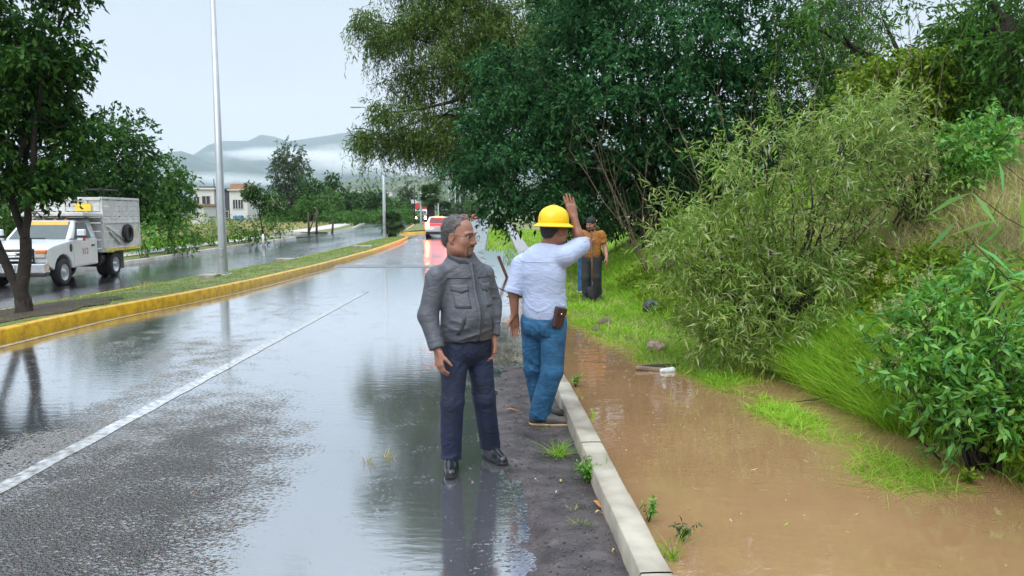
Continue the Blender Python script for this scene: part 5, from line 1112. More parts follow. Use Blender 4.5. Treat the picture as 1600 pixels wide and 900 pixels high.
# ================================================================ PEOPLE
from mathutils.bvhtree import BVHTree
class Field:
    """signed distance field on a grid; shapes are blended in and the surface is drawn from it"""
    def __init__(s, lo, hi, vox):
        s.lo = np.array(lo, float); s.h = vox; s.n = np.ceil((np.array(hi) - s.lo) / vox).astype(int) + 1
        s.d = np.full(s.n, 1.0, np.float32)
    def block(s, lo, hi, pad):
        i0 = np.maximum(0, np.floor((np.array(lo) - pad - s.lo) / s.h).astype(int)); i1 = np.minimum(s.n, np.ceil((np.array(hi) + pad - s.lo) / s.h).astype(int) + 1)
        if np.any(i1 <= i0): return None, None
        ax = [s.lo[a] + np.arange(i0[a], i1[a]) * s.h for a in range(3)]
        P = np.stack(np.meshgrid(*ax, indexing='ij'), -1)
        return tuple(slice(i0[a], i1[a]) for a in range(3)), P
    def put(s, sl, v, k, sub=False):
        o_ = s.d[sl]; v = v.astype(np.float32)
        if sub:
            h_ = np.clip(0.5 - 0.5 * (o_ + v) / k, 0, 1); s.d[sl] = o_ * (1 - h_) - v * h_ + k * h_ * (1 - h_)
        else:
            h_ = np.clip(0.5 + 0.5 * (o_ - v) / k, 0, 1); s.d[sl] = o_ * (1 - h_) + v * h_ - k * h_ * (1 - h_)
    def cone(s, a, b, ra, rb, k=0.02, clip=None, sub=False, flat=None):
        a, b = np.array(a, float), np.array(b, float); r = max(ra, rb)
        sl, P = s.block(np.minimum(a, b) - r, np.maximum(a, b) + r, k + 3 * s.h)
        if sl is None: return
        ba = b - a; t = np.clip(((P - a) @ ba) / max(ba @ ba, 1e-9), 0, 1)
        v = np.linalg.norm(P - a - t[..., None] * ba, axis=-1) - (ra + (rb - ra) * t)
        if flat is not None:            # flatten along a direction
            nn, q = flat; nn = np.array(nn) / np.linalg.norm(nn); e_ = P - a - t[..., None] * ba; c_ = e_ @ nn
            v = np.sqrt(np.maximum(np.sum(e_ * e_, -1) - c_ * c_, 0) + (c_ * q) ** 2) - (ra + (rb - ra) * t)
        if clip is not None:
            c0, cn = clip; cn = np.array(cn) / np.linalg.norm(cn); v = np.maximum(v, (P - np.array(c0)) @ cn)
        s.put(sl, v, k, sub)
    def chain(s, pts, rad, k=0.02, **kw):
        for i in range(len(pts) - 1): s.cone(pts[i], pts[i + 1], rad[i], rad[i + 1], k, **kw)
    def ell(s, c, r, Rm=None, k=0.02, sub=False, clip=None):
        c = np.array(c, float); r = np.array(r, float); m_ = r.max()
        sl, P = s.block(c - m_, c + m_, k + 3 * s.h)
        if sl is None: return
        q = P - c
        if Rm is not None: q = q @ np.array(Rm)
        k0 = np.linalg.norm(q / r, axis=-1); k1 = np.linalg.norm(q / (r * r), axis=-1)
        v = k0 * (k0 - 1) / np.maximum(k1, 1e-6)
        if clip is not None:
            c0, cn = clip; cn = np.array(cn) / np.linalg.norm(cn); v = np.maximum(v, (P - np.array(c0)) @ cn)
        s.put(sl, v, k, sub)
    def cut(s, c0, cn):
        """keep the side opposite to cn"""
        ax = [s.lo[a] + np.arange(s.n[a]) * s.h for a in range(3)]; cn = np.array(cn, float) / np.linalg.norm(cn)
        v = (ax[0][:, None, None] - c0[0]) * cn[0] + (ax[1][None, :, None] - c0[1]) * cn[1] + (ax[2][None, None, :] - c0[2]) * cn[2]
        s.d = np.maximum(s.d, v.astype(np.float32))
    def surface(s, disp=None, smooth=1):
        d = s.d; neg = d < 0
        for a in range(3):
            sl = [slice(None)] * 3; sl[a] = 0; neg[tuple(sl)] = False; sl[a] = -1; neg[tuple(sl)] = False
        d = np.where(neg, np.minimum(d, -1e-6), np.maximum(d, 1e-6))
        c8 = [(i, j, k) for i in (0, 1) for j in (0, 1) for k in (0, 1)]
        nx, ny, nz = s.n - 1
        cnt = sum(neg[i:i + nx, j:j + ny, k:k + nz].astype(np.int8) for i, j, k in c8)
        act = np.argwhere((cnt > 0) & (cnt < 8)); idx = np.full((nx, ny, nz), -1, np.int32); idx[tuple(act.T)] = np.arange(len(act))
        val = {c: d[act[:, 0] + c[0], act[:, 1] + c[1], act[:, 2] + c[2]] for c in c8}
        acc = np.zeros((len(act), 3)); num = np.zeros(len(act))
        for c in c8:
            for a in range(3):
                if c[a] == 0:
                    e_ = list(c); e_[a] = 1; e_ = tuple(e_); va, vb = val[c], val[e_]; m_ = (va < 0) != (vb < 0)
                    t = va[m_] / (va[m_] - vb[m_]); p = np.tile(np.array(c, float), (m_.sum(), 1)); p[:, a] += t; acc[m_] += p; num[m_] += 1
        V = s.lo + (act + acc / num[:, None]) * s.h
        Q = []
        for a in range(3):
            b_, c_ = (a + 1) % 3, (a + 2) % 3
            sl0 = [slice(1, -1)] * 3; sl1 = [slice(1, -1)] * 3; sl0[a] = slice(0, -1); sl1[a] = slice(1, None)
            A, B = neg[tuple(sl0)], neg[tuple(sl1)]
            e_ = np.argwhere(A != B); off = np.array([1, 1, 1]); off[a] = 0; inside = A[tuple(e_.T)]; e_ = e_ + off
            ob = np.zeros(3, int); ob[b_] = 1; oc = np.zeros(3, int); oc[c_] = 1
            q = np.stack([idx[tuple((e_ - ob - oc).T)], idx[tuple((e_ - oc).T)], idx[tuple(e_.T)], idx[tuple((e_ - ob).T)]], -1)
            q[~inside] = q[~inside][:, ::-1]; Q.append(q)
        Q = np.concatenate(Q); Q = Q[(Q >= 0).all(1)]
        for _ in range(smooth):
            sm = np.zeros_like(V); ct = np.zeros(len(V))
            for i in range(4):
                np.add.at(sm, Q[:, i], V[Q[:, (i + 1) % 4]]); np.add.at(sm, Q[:, (i + 1) % 4], V[Q[:, i]]); np.add.at(ct, Q[:, i], 1); np.add.at(ct, Q[:, (i + 1) % 4], 1)
            V = V * 0.5 + 0.5 * sm / np.maximum(ct, 1)[:, None]
        if disp is not None:
            fn = np.cross(V[Q[:, 2]] - V[Q[:, 0]], V[Q[:, 3]] - V[Q[:, 1]]); N = np.zeros_like(V)
            for i in range(4): np.add.at(N, Q[:, i], fn)
            V = V + unit(N) * disp(V)[:, None]
        return V, Q
    def build(s, name, mat, parent, disp=None, smooth=1):
        V, Q = s.surface(disp, smooth); me = fast(name, V, Q, True); return link(name, me, mat, parent)
def folds(amp, sx=5.0, sz=15.0, warp=1.5, seed=0.0, mask=None):
    """creases: sharp ridges running slantwise, strong in some places and gone in others"""
    def f_(P):
        w_ = vnoise(P * 3.5 + seed) * warp
        q = np.stack([P[:, 0] * sx + seed, P[:, 1] * sx, P[:, 2] * sz * 0.75 + w_ * 1.4 + P[:, 0] * 7], -1)
        q2 = np.stack([P[:, 0] * sx * 1.4 - seed, P[:, 1] * sx * 1.3 + 3, P[:, 2] * sz * 1.2 - w_ * 2 - P[:, 0] * 9], -1)
        loc = np.clip(0.55 + 1.3 * vnoise(P * 5.5 + seed * 1.7), 0.05, 1.4)
        a = 0.5 - np.abs(vnoise(q)) ** 0.8 * 1.4; b_ = 0.5 - np.abs(vnoise(q2)) ** 0.8 * 1.4
        v = amp * (a * 0.7 + 0.4 * b_) * loc
        return v * (mask(P) if mask else 1)
    return f_
def frame(a, pitch=0.0, roll=0.0):
    """columns: his left, his front, up; a = 0 faces the camera, positive turns to the picture's right"""
    Rm = np.array([[math.cos(a), math.sin(a), 0], [math.sin(a), -math.cos(a), 0], [0, 0, 1.0]]).T.T
    L_ = np.array([math.cos(a), math.sin(a), 0]); Fv = np.array([math.sin(a), -math.cos(a), 0]); U = np.array([0, 0, 1.0])
    F2 = Fv * math.cos(pitch) + U * math.sin(pitch); U2 = U * math.cos(pitch) - Fv * math.sin(pitch)
    L3 = L_ * math.cos(roll) + U2 * math.sin(roll); U3 = U2 * math.cos(roll) - L_ * math.sin(roll)
    return np.stack([L3, F2, U3], 1)
def head_shapes(fd, c, Fm, S, neck, full=0.0):
    T = lambda l_, f_, z_: c + Fm @ (np.array([l_, f_, z_]) * S)
    E = lambda p, r, k=0.02, **kw: fd.ell(T(*p), np.array(r) * S, Fm, k * S, **kw)
    Cn = lambda p, q, ra, rb, k=0.015, **kw: fd.cone(T(*p), T(*q), ra * S, rb * S, k * S, **kw)
    E((0, -0.018, 0.045), (0.077, 0.099, 0.082)); E((0, 0.030, -0.025), (0.064 + full, 0.066, 0.086), 0.03)
    E((0, 0.068, -0.092), (0.026, 0.022, 0.020), 0.03); E((0, 0.020, -0.085), (0.058 + full, 0.055, 0.036 + full), 0.03)
    for s in (1, -1):
        E((s * 0.043, 0.055, -0.022), (0.028, 0.030, 0.030), 0.02); E((s * 0.050, 0.02, -0.07), (0.022, 0.04, 0.026), 0.03)
        E((s * 0.032, 0.104, 0.010), (0.021, 0.016, 0.013), 0.012, sub=True)
        Cn((s * 0.014, 0.088, 0.030), (s * 0.046, 0.078, 0.030), 0.011, 0.009, 0.012)
        E((s * 0.012, 0.102, -0.026), (0.010, 0.012, 0.009), 0.008)
        E((s * 0.078, -0.008, -0.002), (0.012, 0.021, 0.033), 0.006); E((s * 0.092, -0.003, 0.000), (0.008, 0.011, 0.019), 0.004, sub=True)
        Cn((s * 0.076, -0.004, -0.028), (s * 0.074, 0.004, -0.034), 0.009, 0.007, 0.006)
    Cn((0, 0.090, 0.022), (0, 0.112, -0.020), 0.010, 0.013, 0.012)
    Cn((-0.020, 0.086, -0.054), (0.020, 0.086, -0.054), 0.009, 0.009, 0.008); Cn((-0.017, 0.085, -0.066), (0.017, 0.085, -0.066), 0.009, 0.009, 0.008)
    fd.cone(T(0, -0.022, -0.045), neck, 0.058 * S + full, 0.066 * S + full, 0.03)
    return T
def hand_shapes(fd, w, d, nrm, th, S=1.0, curl=0.35, spread=0.0, tcurl=0.3):
    """wrist point, pointing direction, palm normal, thumb-side direction"""
    d = unit(np.array(d, float)); th = np.array(th, float); th = unit(th - d * (th @ d)); nrm = np.array(nrm, float); nrm = nrm - d * (nrm @ d) - th * (nrm @ th); nrm = unit(nrm)
    w = np.array(w, float)
    for o_, kl, fl, r in ((0.029, 0.086, (0.040, 0.024, 0.019), 0.0095), (0.010, 0.090, (0.045, 0.028, 0.020), 0.0098), (-0.010, 0.085, (0.041, 0.026, 0.019), 0.0093), (-0.028, 0.076, (0.032, 0.020, 0.017), 0.0083)):
        kn = w + (d * kl + th * o_) * S
        fd.cone(w + (d * 0.005 + th * o_ * 0.62) * S, kn, 0.0165 * S, 0.0125 * S, 0.012 * S)
        a = curl * 0.7; p = kn; dd = unit(d + th * o_ * spread)
        for i, L_ in enumerate(fl):
            v = dd * math.cos(a) + nrm * math.sin(a); q = p + v * L_ * S; fd.cone(p, q, r * S * (1 - 0.08 * i), r * S * (0.92 - 0.08 * i), 0.004 * S); p = q; a += curl * (1.0 if i == 0 else 0.7)
    p = w + (d * 0.022 + th * 0.022 + nrm * 0.006) * S; v = unit(d * 0.72 + th * 0.62 + nrm * 0.30); fd.cone(w + th * 0.01 * S, p, 0.017 * S, 0.016 * S, 0.012 * S)
    for i, (L_, r) in enumerate(((0.042, 0.0125), (0.032, 0.0105), (0.024, 0.009))):
        q = p + v * L_ * S; fd.cone(p, q, r * S * 1.05, r * S * 0.95, 0.006 * S); p = q; v = unit(v + d * tcurl * 0.5 + nrm * tcurl * 0.4)
M_SKIN = pm('tan_skin', (0.27, 0.120, 0.078), 0.5, 0.12, 14, 0.15, 120, alt=(0.33, 0.155, 0.105), bdist=0.002)
M_SKIN2 = pm('brown_skin', (0.24, 0.105, 0.066), 0.5, 0.14, 14, 0.15, 120, bdist=0.002)
M_EYE = pm('eye_white', (0.55, 0.52, 0.5), 0.2, 0.02); M_IRIS = pm('eye_dark', (0.02, 0.012, 0.01), 0.15, 0.02)
def eyes(T, Fm, S, parent):
    for s in (1, -1):
        p = T(s * 0.032, 0.0765, 0.011); mb = MB(); Mx = Matrix.Translation(p); mb.lathe([(0.0001, -0.0118 * S)] + [(0.0118 * S * math.cos(t), 0.0118 * S * math.sin(t)) for t in np.linspace(-1.4, 1.4, 8)] + [(0.0001, 0.0118 * S)], 12, Mx); ey = mb.build('eye', M_EYE, parent)
        mb = MB(); fv = Vector(Fm[:, 1]); rot = fv.to_track_quat('Z', 'Y').to_matrix().to_4x4(); mb.lathe([(0.0058 * S, 0.0), (0.004 * S, 0.0015), (0.0001, 0.002)], 10, Matrix.Translation(Vector(p) + fv * 0.0108 * S) @ rot); mb.build('iris', M_IRIS, ey)
def shoe(parent, heel, toe, mat, sole_mat, h=0.09, ankle=None, name='shoe', w=0.047, vox=0.006, shaft=0.16):
    heel = np.array(heel, float); toe = np.array(toe, float); d = unit(toe - heel); ln = np.linalg.norm(toe - heel)
    lo = np.minimum(heel, toe) - 0.1; hi = np.maximum(heel, toe) + 0.1; lo[2] = -0.01; hi[2] = shaft + 0.12
    fd = Field(lo, hi, vox); z_ = np.array([0, 0, 1.0])
    fd.cone(heel + z_ * 0.045, heel + d * ln * 0.45 + z_ * 0.042, w * 0.86, w * 0.92, 0.03); fd.cone(heel + d * ln * 0.45 + z_ * 0.036, toe - d * w * 0.6 + z_ * 0.030, w * 0.95, w * 0.78, 0.03)
    fd.cone(heel + d * 0.02 + z_ * 0.06, heel + d * 0.035 + z_ * shaft, w * 0.92, w * 0.88, 0.03); fd.cone(heel + d * 0.05 + z_ * 0.09, heel + d * ln * 0.62 + z_ * 0.045, w * 0.72, w * 0.6, 0.03)
    fd.cut((0, 0, 0.018), (0, 0, -1)); up = fd.build(name, mat, parent, folds(0.0015, 20, 40))
    fs = Field(lo, hi, vox); fs.cone(heel + z_ * 0.02, heel + d * ln * 0.45 + z_ * 0.02, w * 0.90, w * 0.97, 0.02); fs.cone(heel + d * ln * 0.45 + z_ * 0.02, toe - d * w * 0.55 + z_ * 0.02, w * 1.0, w * 0.86, 0.02)
    fs.cut((0, 0, 0.024), (0, 0, 1)); fs.cut((0, 0, 0.001), (0, 0, -1)); fs.build('sole', sole_mat, up)
def patch(name, obj, o_, fr, l0, l1, z0, z1, mat, parent, lift=0.005, nu=8, nv=6, shape=None, fo=0.5, dirv=None):
    """cloth piece laid on another surface: rays are cast from the wearer's front on to obj"""
    me = obj.data; bv = BVHTree.FromPolygons([v.co for v in me.vertices], [tuple(p.vertices) for p in me.polygons])
    fv = Vector(fr[:, 1]) if dirv is None else Vector(dirv); lv = Vector(fr[:, 0]) if dirv is None else Vector((0, 0, 1)).cross(fv).normalized() * -1
    pts = {}
    for i in range(nu):
        for j in range(nv):
            u, v = i / (nu - 1), j / (nv - 1); l_ = l0 + (l1 - l0) * u; z_ = z0 + (z1 - z0) * v
            if shape: l_, z_ = shape(u, v, l_, z_)
            st = Vector(o_) + lv * l_ + Vector((0, 0, 1)) * z_ + fv * fo
            hit = bv.ray_cast(st, -fv, fo * 2)
            if hit[0] is None: continue
            pts[i, j] = (hit[0] - fv * 0.004, hit[0] + fv * lift)
    mb = MB(); V = []; ids = {}
    for key, (a, b) in pts.items(): ids[key] = len(V); V += [a, b]
    Fc = []
    for i in range(nu - 1):
        for j in range(nv - 1):
            q = [(i, j), (i + 1, j), (i + 1, j + 1), (i, j + 1)]
            if all(k_ in ids for k_ in q): Fc.append([ids[k_] + 1 for k_ in q])
    def edge(a, b):
        if a in ids and b in ids: Fc.append([ids[a], ids[b], ids[b] + 1, ids[a] + 1])
    for i in range(nu - 1): edge((i, 0), (i + 1, 0)); edge((i + 1, nv - 1), (i, nv - 1))
    for j in range(nv - 1): edge((0, j + 1), (0, j)); edge((nu - 1, j), (nu - 1, j + 1))
    if not V: return None
    mb.add(V, Fc, True); return mb.build(name, mat, parent)
A = np.array

# ---------------------------------------------------------------- man in the grey jacket
M_JACK = pm('grey_jacket_cloth', (0.082, 0.088, 0.108), 0.5, 0.10, 9, 0.25, 90, bdist=0.004, spec=0.45, crease=0.14, cscale=(7, 7, 18))
M_JACKD = pm('dark_jacket_lining', (0.035, 0.037, 0.045), 0.7, 0.15)
M_NAVY = pm('navy_denim', (0.004, 0.009, 0.030), 0.7, 0.25, 8, 0.3, 150, alt=(0.007, 0.014, 0.044), bdist=0.003, crease=0.22, cscale=(8, 8, 14))
M_LEATH = pm('black_leather', (0.012, 0.014, 0.018), 0.24, 0.15, 9, spec=0.6); M_SOLEB = pm('black_sole', (0.01, 0.01, 0.01), 0.7)
M_HAIRG = pm('greying_hair', (0.050, 0.044, 0.046), 0.7, 0.45, 40, 0.9, 160, alt=(0.13, 0.115, 0.11), bdist=0.006)
rt = G(728, 724); P1 = empty('person', rt); P1.scale = (0.965,) * 3; tag(P1, 'man in grey jacket, navy trousers and glasses looking to the right', 'person')
a1 = R(36); fr = frame(a1); B = lambda l_, f_, z_: fr @ A([l_, f_, z_], float)
rs, re, rw = A([-0.182, -0.115, 1.330]), A([-0.240, -0.15, 1.075]), A([-0.172, -0.225, 0.865])
ls, le, lw = A([0.130, 0.115, 1.330]), A([0.190, 0.150, 1.120]), A([0.190, 0.060, 0.905])
rh, rk, ra_ = A([-0.068, -0.050, 0.84]), A([-0.082, -0.130, 0.47]), A([-0.098, -0.120, 0.09])
lh, lk, la_ = A([0.085, 0.055, 0.84]), A([0.128, 0.030, 0.47]), A([0.168, 0.115, 0.09])
hc = A([-0.030, -0.045, 1.598]); hf = frame(R(61), R(-6), 0); HS = 1.12; nk = A([-0.040, 0.005, 1.43])
fd = Field((-0.42, -0.45, -0.0), (0.42, 0.40, 1.86), 0.0055)
T = head_shapes(fd, hc, hf, HS, nk, 0.004)
fd.ell(B(0, 0, 1.22), (0.17, 0.11, 0.24), fr, 0.05); fd.ell(B(0, 0.03, 1.0), (0.16, 0.13, 0.17), fr, 0.05); fd.ell(B(0, 0, 0.86), (0.15, 0.11, 0.10), fr, 0.05)
fd.cone(rs, ls, 0.055, 0.055, 0.05); fd.chain([rs, re, rw], [0.05, 0.042, 0.030], 0.03); fd.chain([ls, le, lw], [0.05, 0.042, 0.030], 0.03)
fd.chain([rh, rk, ra_], [0.085, 0.055, 0.04], 0.04); fd.chain([lh, lk, la_], [0.085, 0.055, 0.04], 0.04)
hand_shapes(fd, rw + A([0.008, -0.01, -0.022]), (0.10, -0.22, -1), B(0.6, -0.3, 0), B(0.15, 1.0, 0), 1.02, 0.55, tcurl=0.5)
hand_shapes(fd, lw + A([0.0, -0.01, -0.022]), (0.02, -0.20, -1), B(-0.9, -0.2, 0), B(0, 1.0, 0), 1.02, 0.60, tcurl=0.5)
body1 = fd.build('body', M_SKIN, P1); eyes(T, hf, HS, P1)
# hair, receding at the temples
def hair_field(T, hf, S, lo, hi, cuts, grow=0.007, vox=0.005, back=True):
    fh = Field(lo, hi, vox); E = lambda p, r, k=0.02, **kw: fh.ell(T(*p), A(r) * S, hf, k * S, **kw)
    E((0, -0.022, 0.046), (0.077 + grow, 0.099 + grow, 0.082 + grow)); E((0, -0.065, -0.02), (0.060, 0.045, 0.06), 0.03)
    for p, nn in cuts: fh.cut(T(*p), hf @ A(nn, float))
    return fh
fh = hair_field(T, hf, HS, hc - 0.2, hc + 0.2, [((0, 0.040, 0.09), (0, 1.0, 0.15))])
for s in (1, -1):
    fh.ell(T(s * 0.088, 0.062, 0.035), A((0.05, 0.055, 0.065)) * HS, hf, 0.006, sub=True); fh.ell(T(s * 0.105, 0.005, -0.022), A((0.045, 0.040, 0.050)) * HS, hf, 0.006, sub=True); fh.ell(T(s * 0.05, 0.078, 0.10), A((0.030, 0.050, 0.035)) * HS, hf, 0.006, sub=True)
fh.ell(T(0, 0.10, 0.075), A((0.09, 0.050, 0.05)) * HS, hf, 0.006, sub=True)
fh.build('hair', M_HAIRG, P1, lambda P: 0.0025 * vnoise(P * 60))
def strands(obj, n_, L, w_, grow, mat, parent, centre):
    me = obj.data; vi = rng.integers(0, len(me.vertices), n_); P = np.array([me.vertices[int(i)].co for i in vi]); N = unit(P - np.array(centre))
    g_ = unit(np.array(grow) - N * (N @ np.array(grow))[:, None] + rng.normal(size=P.shape) * 0.35); d_ = unit(g_ + N * 0.35); s_ = unit(np.cross(d_, N)); l_ = L * (0.5 + rng.random((n_, 1)))
    P = P - N * 0.003 + rng.normal(size=P.shape) * 0.002; V = np.stack([P - s_ * w_, P + s_ * w_, P + d_ * l_ + s_ * w_ * 0.4, P + d_ * l_ - s_ * w_ * 0.4], 1).reshape(-1, 3)
    o_ = link('hair_strands', fast('hair_strands', V, np.arange(n_ * 4).reshape(-1, 4)), mat, parent); o_['kind'] = 'stuff'; return o_
M_STR = leafmat('grey_strand', [(0.030, 0.026, 0.027), (0.075, 0.066, 0.064), (0.19, 0.175, 0.165)], rough=0.5, trans=0.0)
hair1 = [o_ for o_ in P1.children if o_.name.startswith('hair')][0]
strands(hair1, 6000, 0.017, 0.0011, hf @ A([0, -0.8, -0.45]), M_STR, P1, hc)
fb = Field(hc - 0.2, hc + 0.2, 0.0045)
fb.ell(T(0, 0.072, -0.094), A((0.031, 0.024, 0.021)) * HS, hf, 0.012); fb.cone(T(-0.024, 0.089, -0.043), T(0.024, 0.089, -0.043), 0.0085 * HS, 0.0085 * HS, 0.006)
for s in (1, -1): fb.cone(T(s * 0.026, 0.086, -0.046), T(s * 0.027, 0.076, -0.085), 0.007 * HS, 0.010 * HS, 0.008)
fb.build('beard', pm('grey_beard', (0.045, 0.036, 0.034), 0.8, 0.4, 60, 0.8, 200, alt=(0.10, 0.085, 0.08), bdist=0.004), P1, folds(0.0015, 80, 80))
for s in (1, -1):
    mb = MB(); mb.tube([T(s * 0.012, 0.1015, 0.034), T(s * 0.030, 0.101, 0.041), T(s * 0.050, 0.086, 0.035)], [0.0045, 0.005, 0.003], 6); mb.build('eyebrow', M_HAIRG, P1)
def glasses(T, S, parent):
    root = empty('glasses', (0, 0, 0)); root.parent = parent; M_FR = pm('spectacle_frame', (0.03, 0.028, 0.03), 0.3); M_LN = pm('lens_glint', (0.26, 0.20, 0.17), 0.05, spec=0.8)
    for s in (1, -1):
        pts = [T(s * 0.034 + 0.023 * math.cos(t), 0.116 - 0.010 * abs(math.cos(t)) * (1 if math.cos(t) * s > 0 else 0), 0.008 + 0.017 * math.sin(t)) for t in np.linspace(0, 2 * math.pi, 17)]
        mb = MB(); mb.tube(pts, 0.0014 * S, 5); mb.build('rim', M_FR, root)
        mb = MB(); mb.tube([T(s * 0.057, 0.106, 0.014), T(s * 0.080, 0.06, 0.016), T(s * 0.085, -0.005, 0.018), T(s * 0.083, -0.02, 0.005)], 0.0016 * S, 5); mb.build('temple', M_FR, root)
    mb = MB(); mb.tube([T(-0.011, 0.117, 0.012), T(0, 0.121, 0.015), T(0.011, 0.117, 0.012)], 0.0014 * S, 5); mb.build('bridge', M_FR, root)
glasses(T, HS, P1)
# jacket
fj = Field((-0.45, -0.42, 0.75), (0.42, 0.40, 1.60), 0.006)
fj.ell(B(0, 0.005, 1.22), (0.184, 0.138, 0.25), fr, 0.06); fj.ell(B(0, 0.045, 1.06), (0.190, 0.158, 0.20), fr, 0.06); fj.ell(B(0, 0.022, 0.95), (0.186, 0.150, 0.17), fr, 0.06)
fj.cone(rs, A([-0.03, 0, 1.41]), 0.060, 0.075, 0.05); fj.cone(ls, A([-0.03, 0, 1.41]), 0.060, 0.075, 0.05); fj.cone(B(-0.02, -0.02, 1.36), B(-0.025, 0.0, 1.475), 0.105, 0.084, 0.06)
fj.cut(B(0, 0, 0.890), (0, 0, -1)); 
fj.chain([rs, re], [0.072, 0.066], 0.035); fj.cone(re, rw, 0.066, 0.050, 0.03, clip=(rw, rw - re)); fj.chain([ls, le], [0.070, 0.062], 0.03); fj.cone(le, lw, 0.062, 0.049, 0.025, clip=(lw, lw - le))
fj.cut(nk + A([0.0, 0, 0.052]) , hf @ A([0.0, -0.25, 1.0]))
elb = lambda P: 0.55 + 0.9 * np.exp(-((P[:, 2] - 1.02) / 0.16) ** 2)
jk = fj.build('jacket', M_JACK, P1, folds(0.011, 5, 17, 2.4, 3.3, elb))
org = (-0.005, 0, 0)
patch('placket', jk, org, fr, -0.020, 0.020, 0.90, 1.43, M_JACK, jk, 0.007, 4, 30); patch('zip', jk, org, fr, -0.0035, 0.0035, 0.90, 1.43, M_JACKD, jk, 0.011, 2, 30)
for s in (1, -1):
    sh = lambda u, v, l_, z_: (l_, z_ - (0.018 * (1 - abs(2 * u - 1)) * (1 - v)))
    fp = patch('pocket_flap', jk, org, fr, s * 0.055, s * 0.155, 1.245, 1.285, M_JACK, jk, 0.006, 9, 4, sh)
    patch('chest_pocket', jk, org, fr, s * 0.060, s * 0.150, 1.13, 1.242, M_JACK, jk, 0.003, 8, 6)
    patch('yoke_seam', jk, org, fr, s * 0.03, s * 0.18, 1.325, 1.331, M_JACKD, jk, 0.003, 10, 2)
    patch('hand_pocket', jk, org, fr, s * 0.10, s * 0.118, 0.95, 1.07, M_JACKD, jk, 0.004, 3, 8, lambda u, v, l_, z_: (l_ + 0.03 * (1 - v) * (1 if l_ > 0 else -1), z_))
fc = Field((-0.25, -0.25, 1.36), (0.25, 0.25, 1.6), 0.005); fc.cone(B(-0.03, 0.0, 1.415), B(-0.035, 0.01, 1.50), 0.104, 0.090, 0.01); fc.cone(B(-0.03, 0.0, 1.40), B(-0.035, 0.01, 1.56), 0.093, 0.080, 0.004, sub=True)
fc.cut(B(0, 0, 1.415), (0, 0, -1)); fc.cut(B(-0.03, 0, 1.478), fr @ A([0, 0.35, 1.0])); fc.cone(B(-0.02, 0.05, 1.43), B(-0.02, 0.14, 1.49), 0.016, 0.045, 0.01, sub=True); fc.build('collar', M_JACKD, jk, folds(0.002, 15, 30))
for w_, e_ in ((rw, re), (lw, le)):
    d_ = unit(w_ - e_); fq = Field(w_ - 0.12, w_ + 0.12, 0.005); fq.cone(w_ - d_ * 0.06, w_, 0.0565, 0.0530, 0.004, clip=(w_ + d_ * 0.002, d_)); fq.cut(w_ - d_ * 0.062, -d_); fq.build('cuff', M_JACK, jk, folds(0.002, 18, 30))
# trousers
def trousers(parent, mat, fr, org, rleg, lleg, top, waist, hemz, amp=0.006, rad=(0.112, 0.087, 0.080), seed=0.0, vox=0.006, name='trousers'):
    allp = np.stack(rleg + lleg); lo = allp.min(0) - 0.17; hi = allp.max(0) + 0.17; lo[2] = 0.0; hi[2] = top + 0.03
    ft = Field(lo, hi, vox); ft.ell(org, waist, fr, 0.05); ft.ell(A(org) + A([0, 0, -0.06]), A(waist) * A([1.0, 1.05, 0.8]), fr, 0.05)
    for lg in (rleg, lleg): ft.chain(lg, list(rad), 0.02)
    ft.cut((0, 0, top), (0, 0, 1)); ft.cut((0, 0, hemz), (0, 0, -1))
    mk_ = lambda P: 0.35 + 1.5 * np.exp(-((P[:, 2] - hemz) / 0.10) ** 2) + 0.5 * np.exp(-((P[:, 2] - 0.47) / 0.08) ** 2) + 0.5 * np.exp(-((P[:, 2] - 0.75) / 0.08) ** 2)
    return ft.build(name, mat, parent, folds(amp, 4, 15, 1.6, seed, mk_), 2)
tr1 = trousers(P1, M_NAVY, fr, B(0.0, 0.01, 0.88), [rh, rk, ra_], [lh, lk, la_], 0.94, (0.165, 0.125, 0.13), 0.075, 0.012, (0.098, 0.080, 0.073), 1.7)
shoe(P1, A([-0.092, -0.09, 0]), A([-0.080, -0.315, 0]), M_LEATH, M_SOLEB, shaft=0.13)
shoe(P1, A([0.150, 0.135, 0]), A([0.275, -0.045, 0]), M_LEATH, M_SOLEB, shaft=0.13)

# ---------------------------------------------------------------- man in the white shirt and hard hat
M_SHIRT = pm('white_shirt_cloth', (0.40, 0.47, 0.66), 0.75, 0.04, 6, 0.2, 120, bdist=0.003, crease=0.16, cscale=(6, 6, 14))
M_JEAN = pm('blue_denim', (0.008, 0.060, 0.145), 0.8, 0.32, 7, 0.35, 160, alt=(0.020, 0.105, 0.215), bdist=0.003, crease=0.22, cscale=(8, 8, 14))
M_BOOT = pm('grey_brown_leather', (0.050, 0.046, 0.042), 0.5, 0.25, 9); M_SOLET = pm('tan_sole', (0.42, 0.30, 0.17), 0.7)
M_HAT = pm('yellow_hard_hat', (0.86, 0.56, 0.004), 0.32, 0.03, spec=0.5); M_HOLS = pm('brown_leather_pouch', (0.045, 0.018, 0.014), 0.4, 0.25)
rt = G(848, 661, 0.02); P2 = empty('person', rt); P2.scale = (0.975,) * 3; tag(P2, 'man in white shirt, jeans and yellow hard hat raising his right arm', 'person')
a2 = R(146); fr = frame(a2); B = lambda l_, f_, z_: fr @ A([l_, f_, z_], float)
ls, le, lw = A([-0.178, 0.085, 1.305]), A([-0.240, 0.060, 1.085]), A([-0.232, 0.055, 0.905])
rs, re, rw = A([0.165, -0.105, 1.385]), A([0.300, 0.040, 1.460]), A([0.252, 0.075, 1.685])
lh, lk, la_ = A([-0.078, 0.050, 0.84]), A([-0.070, 0.080, 0.45]), A([-0.005, 0.140, 0.09])
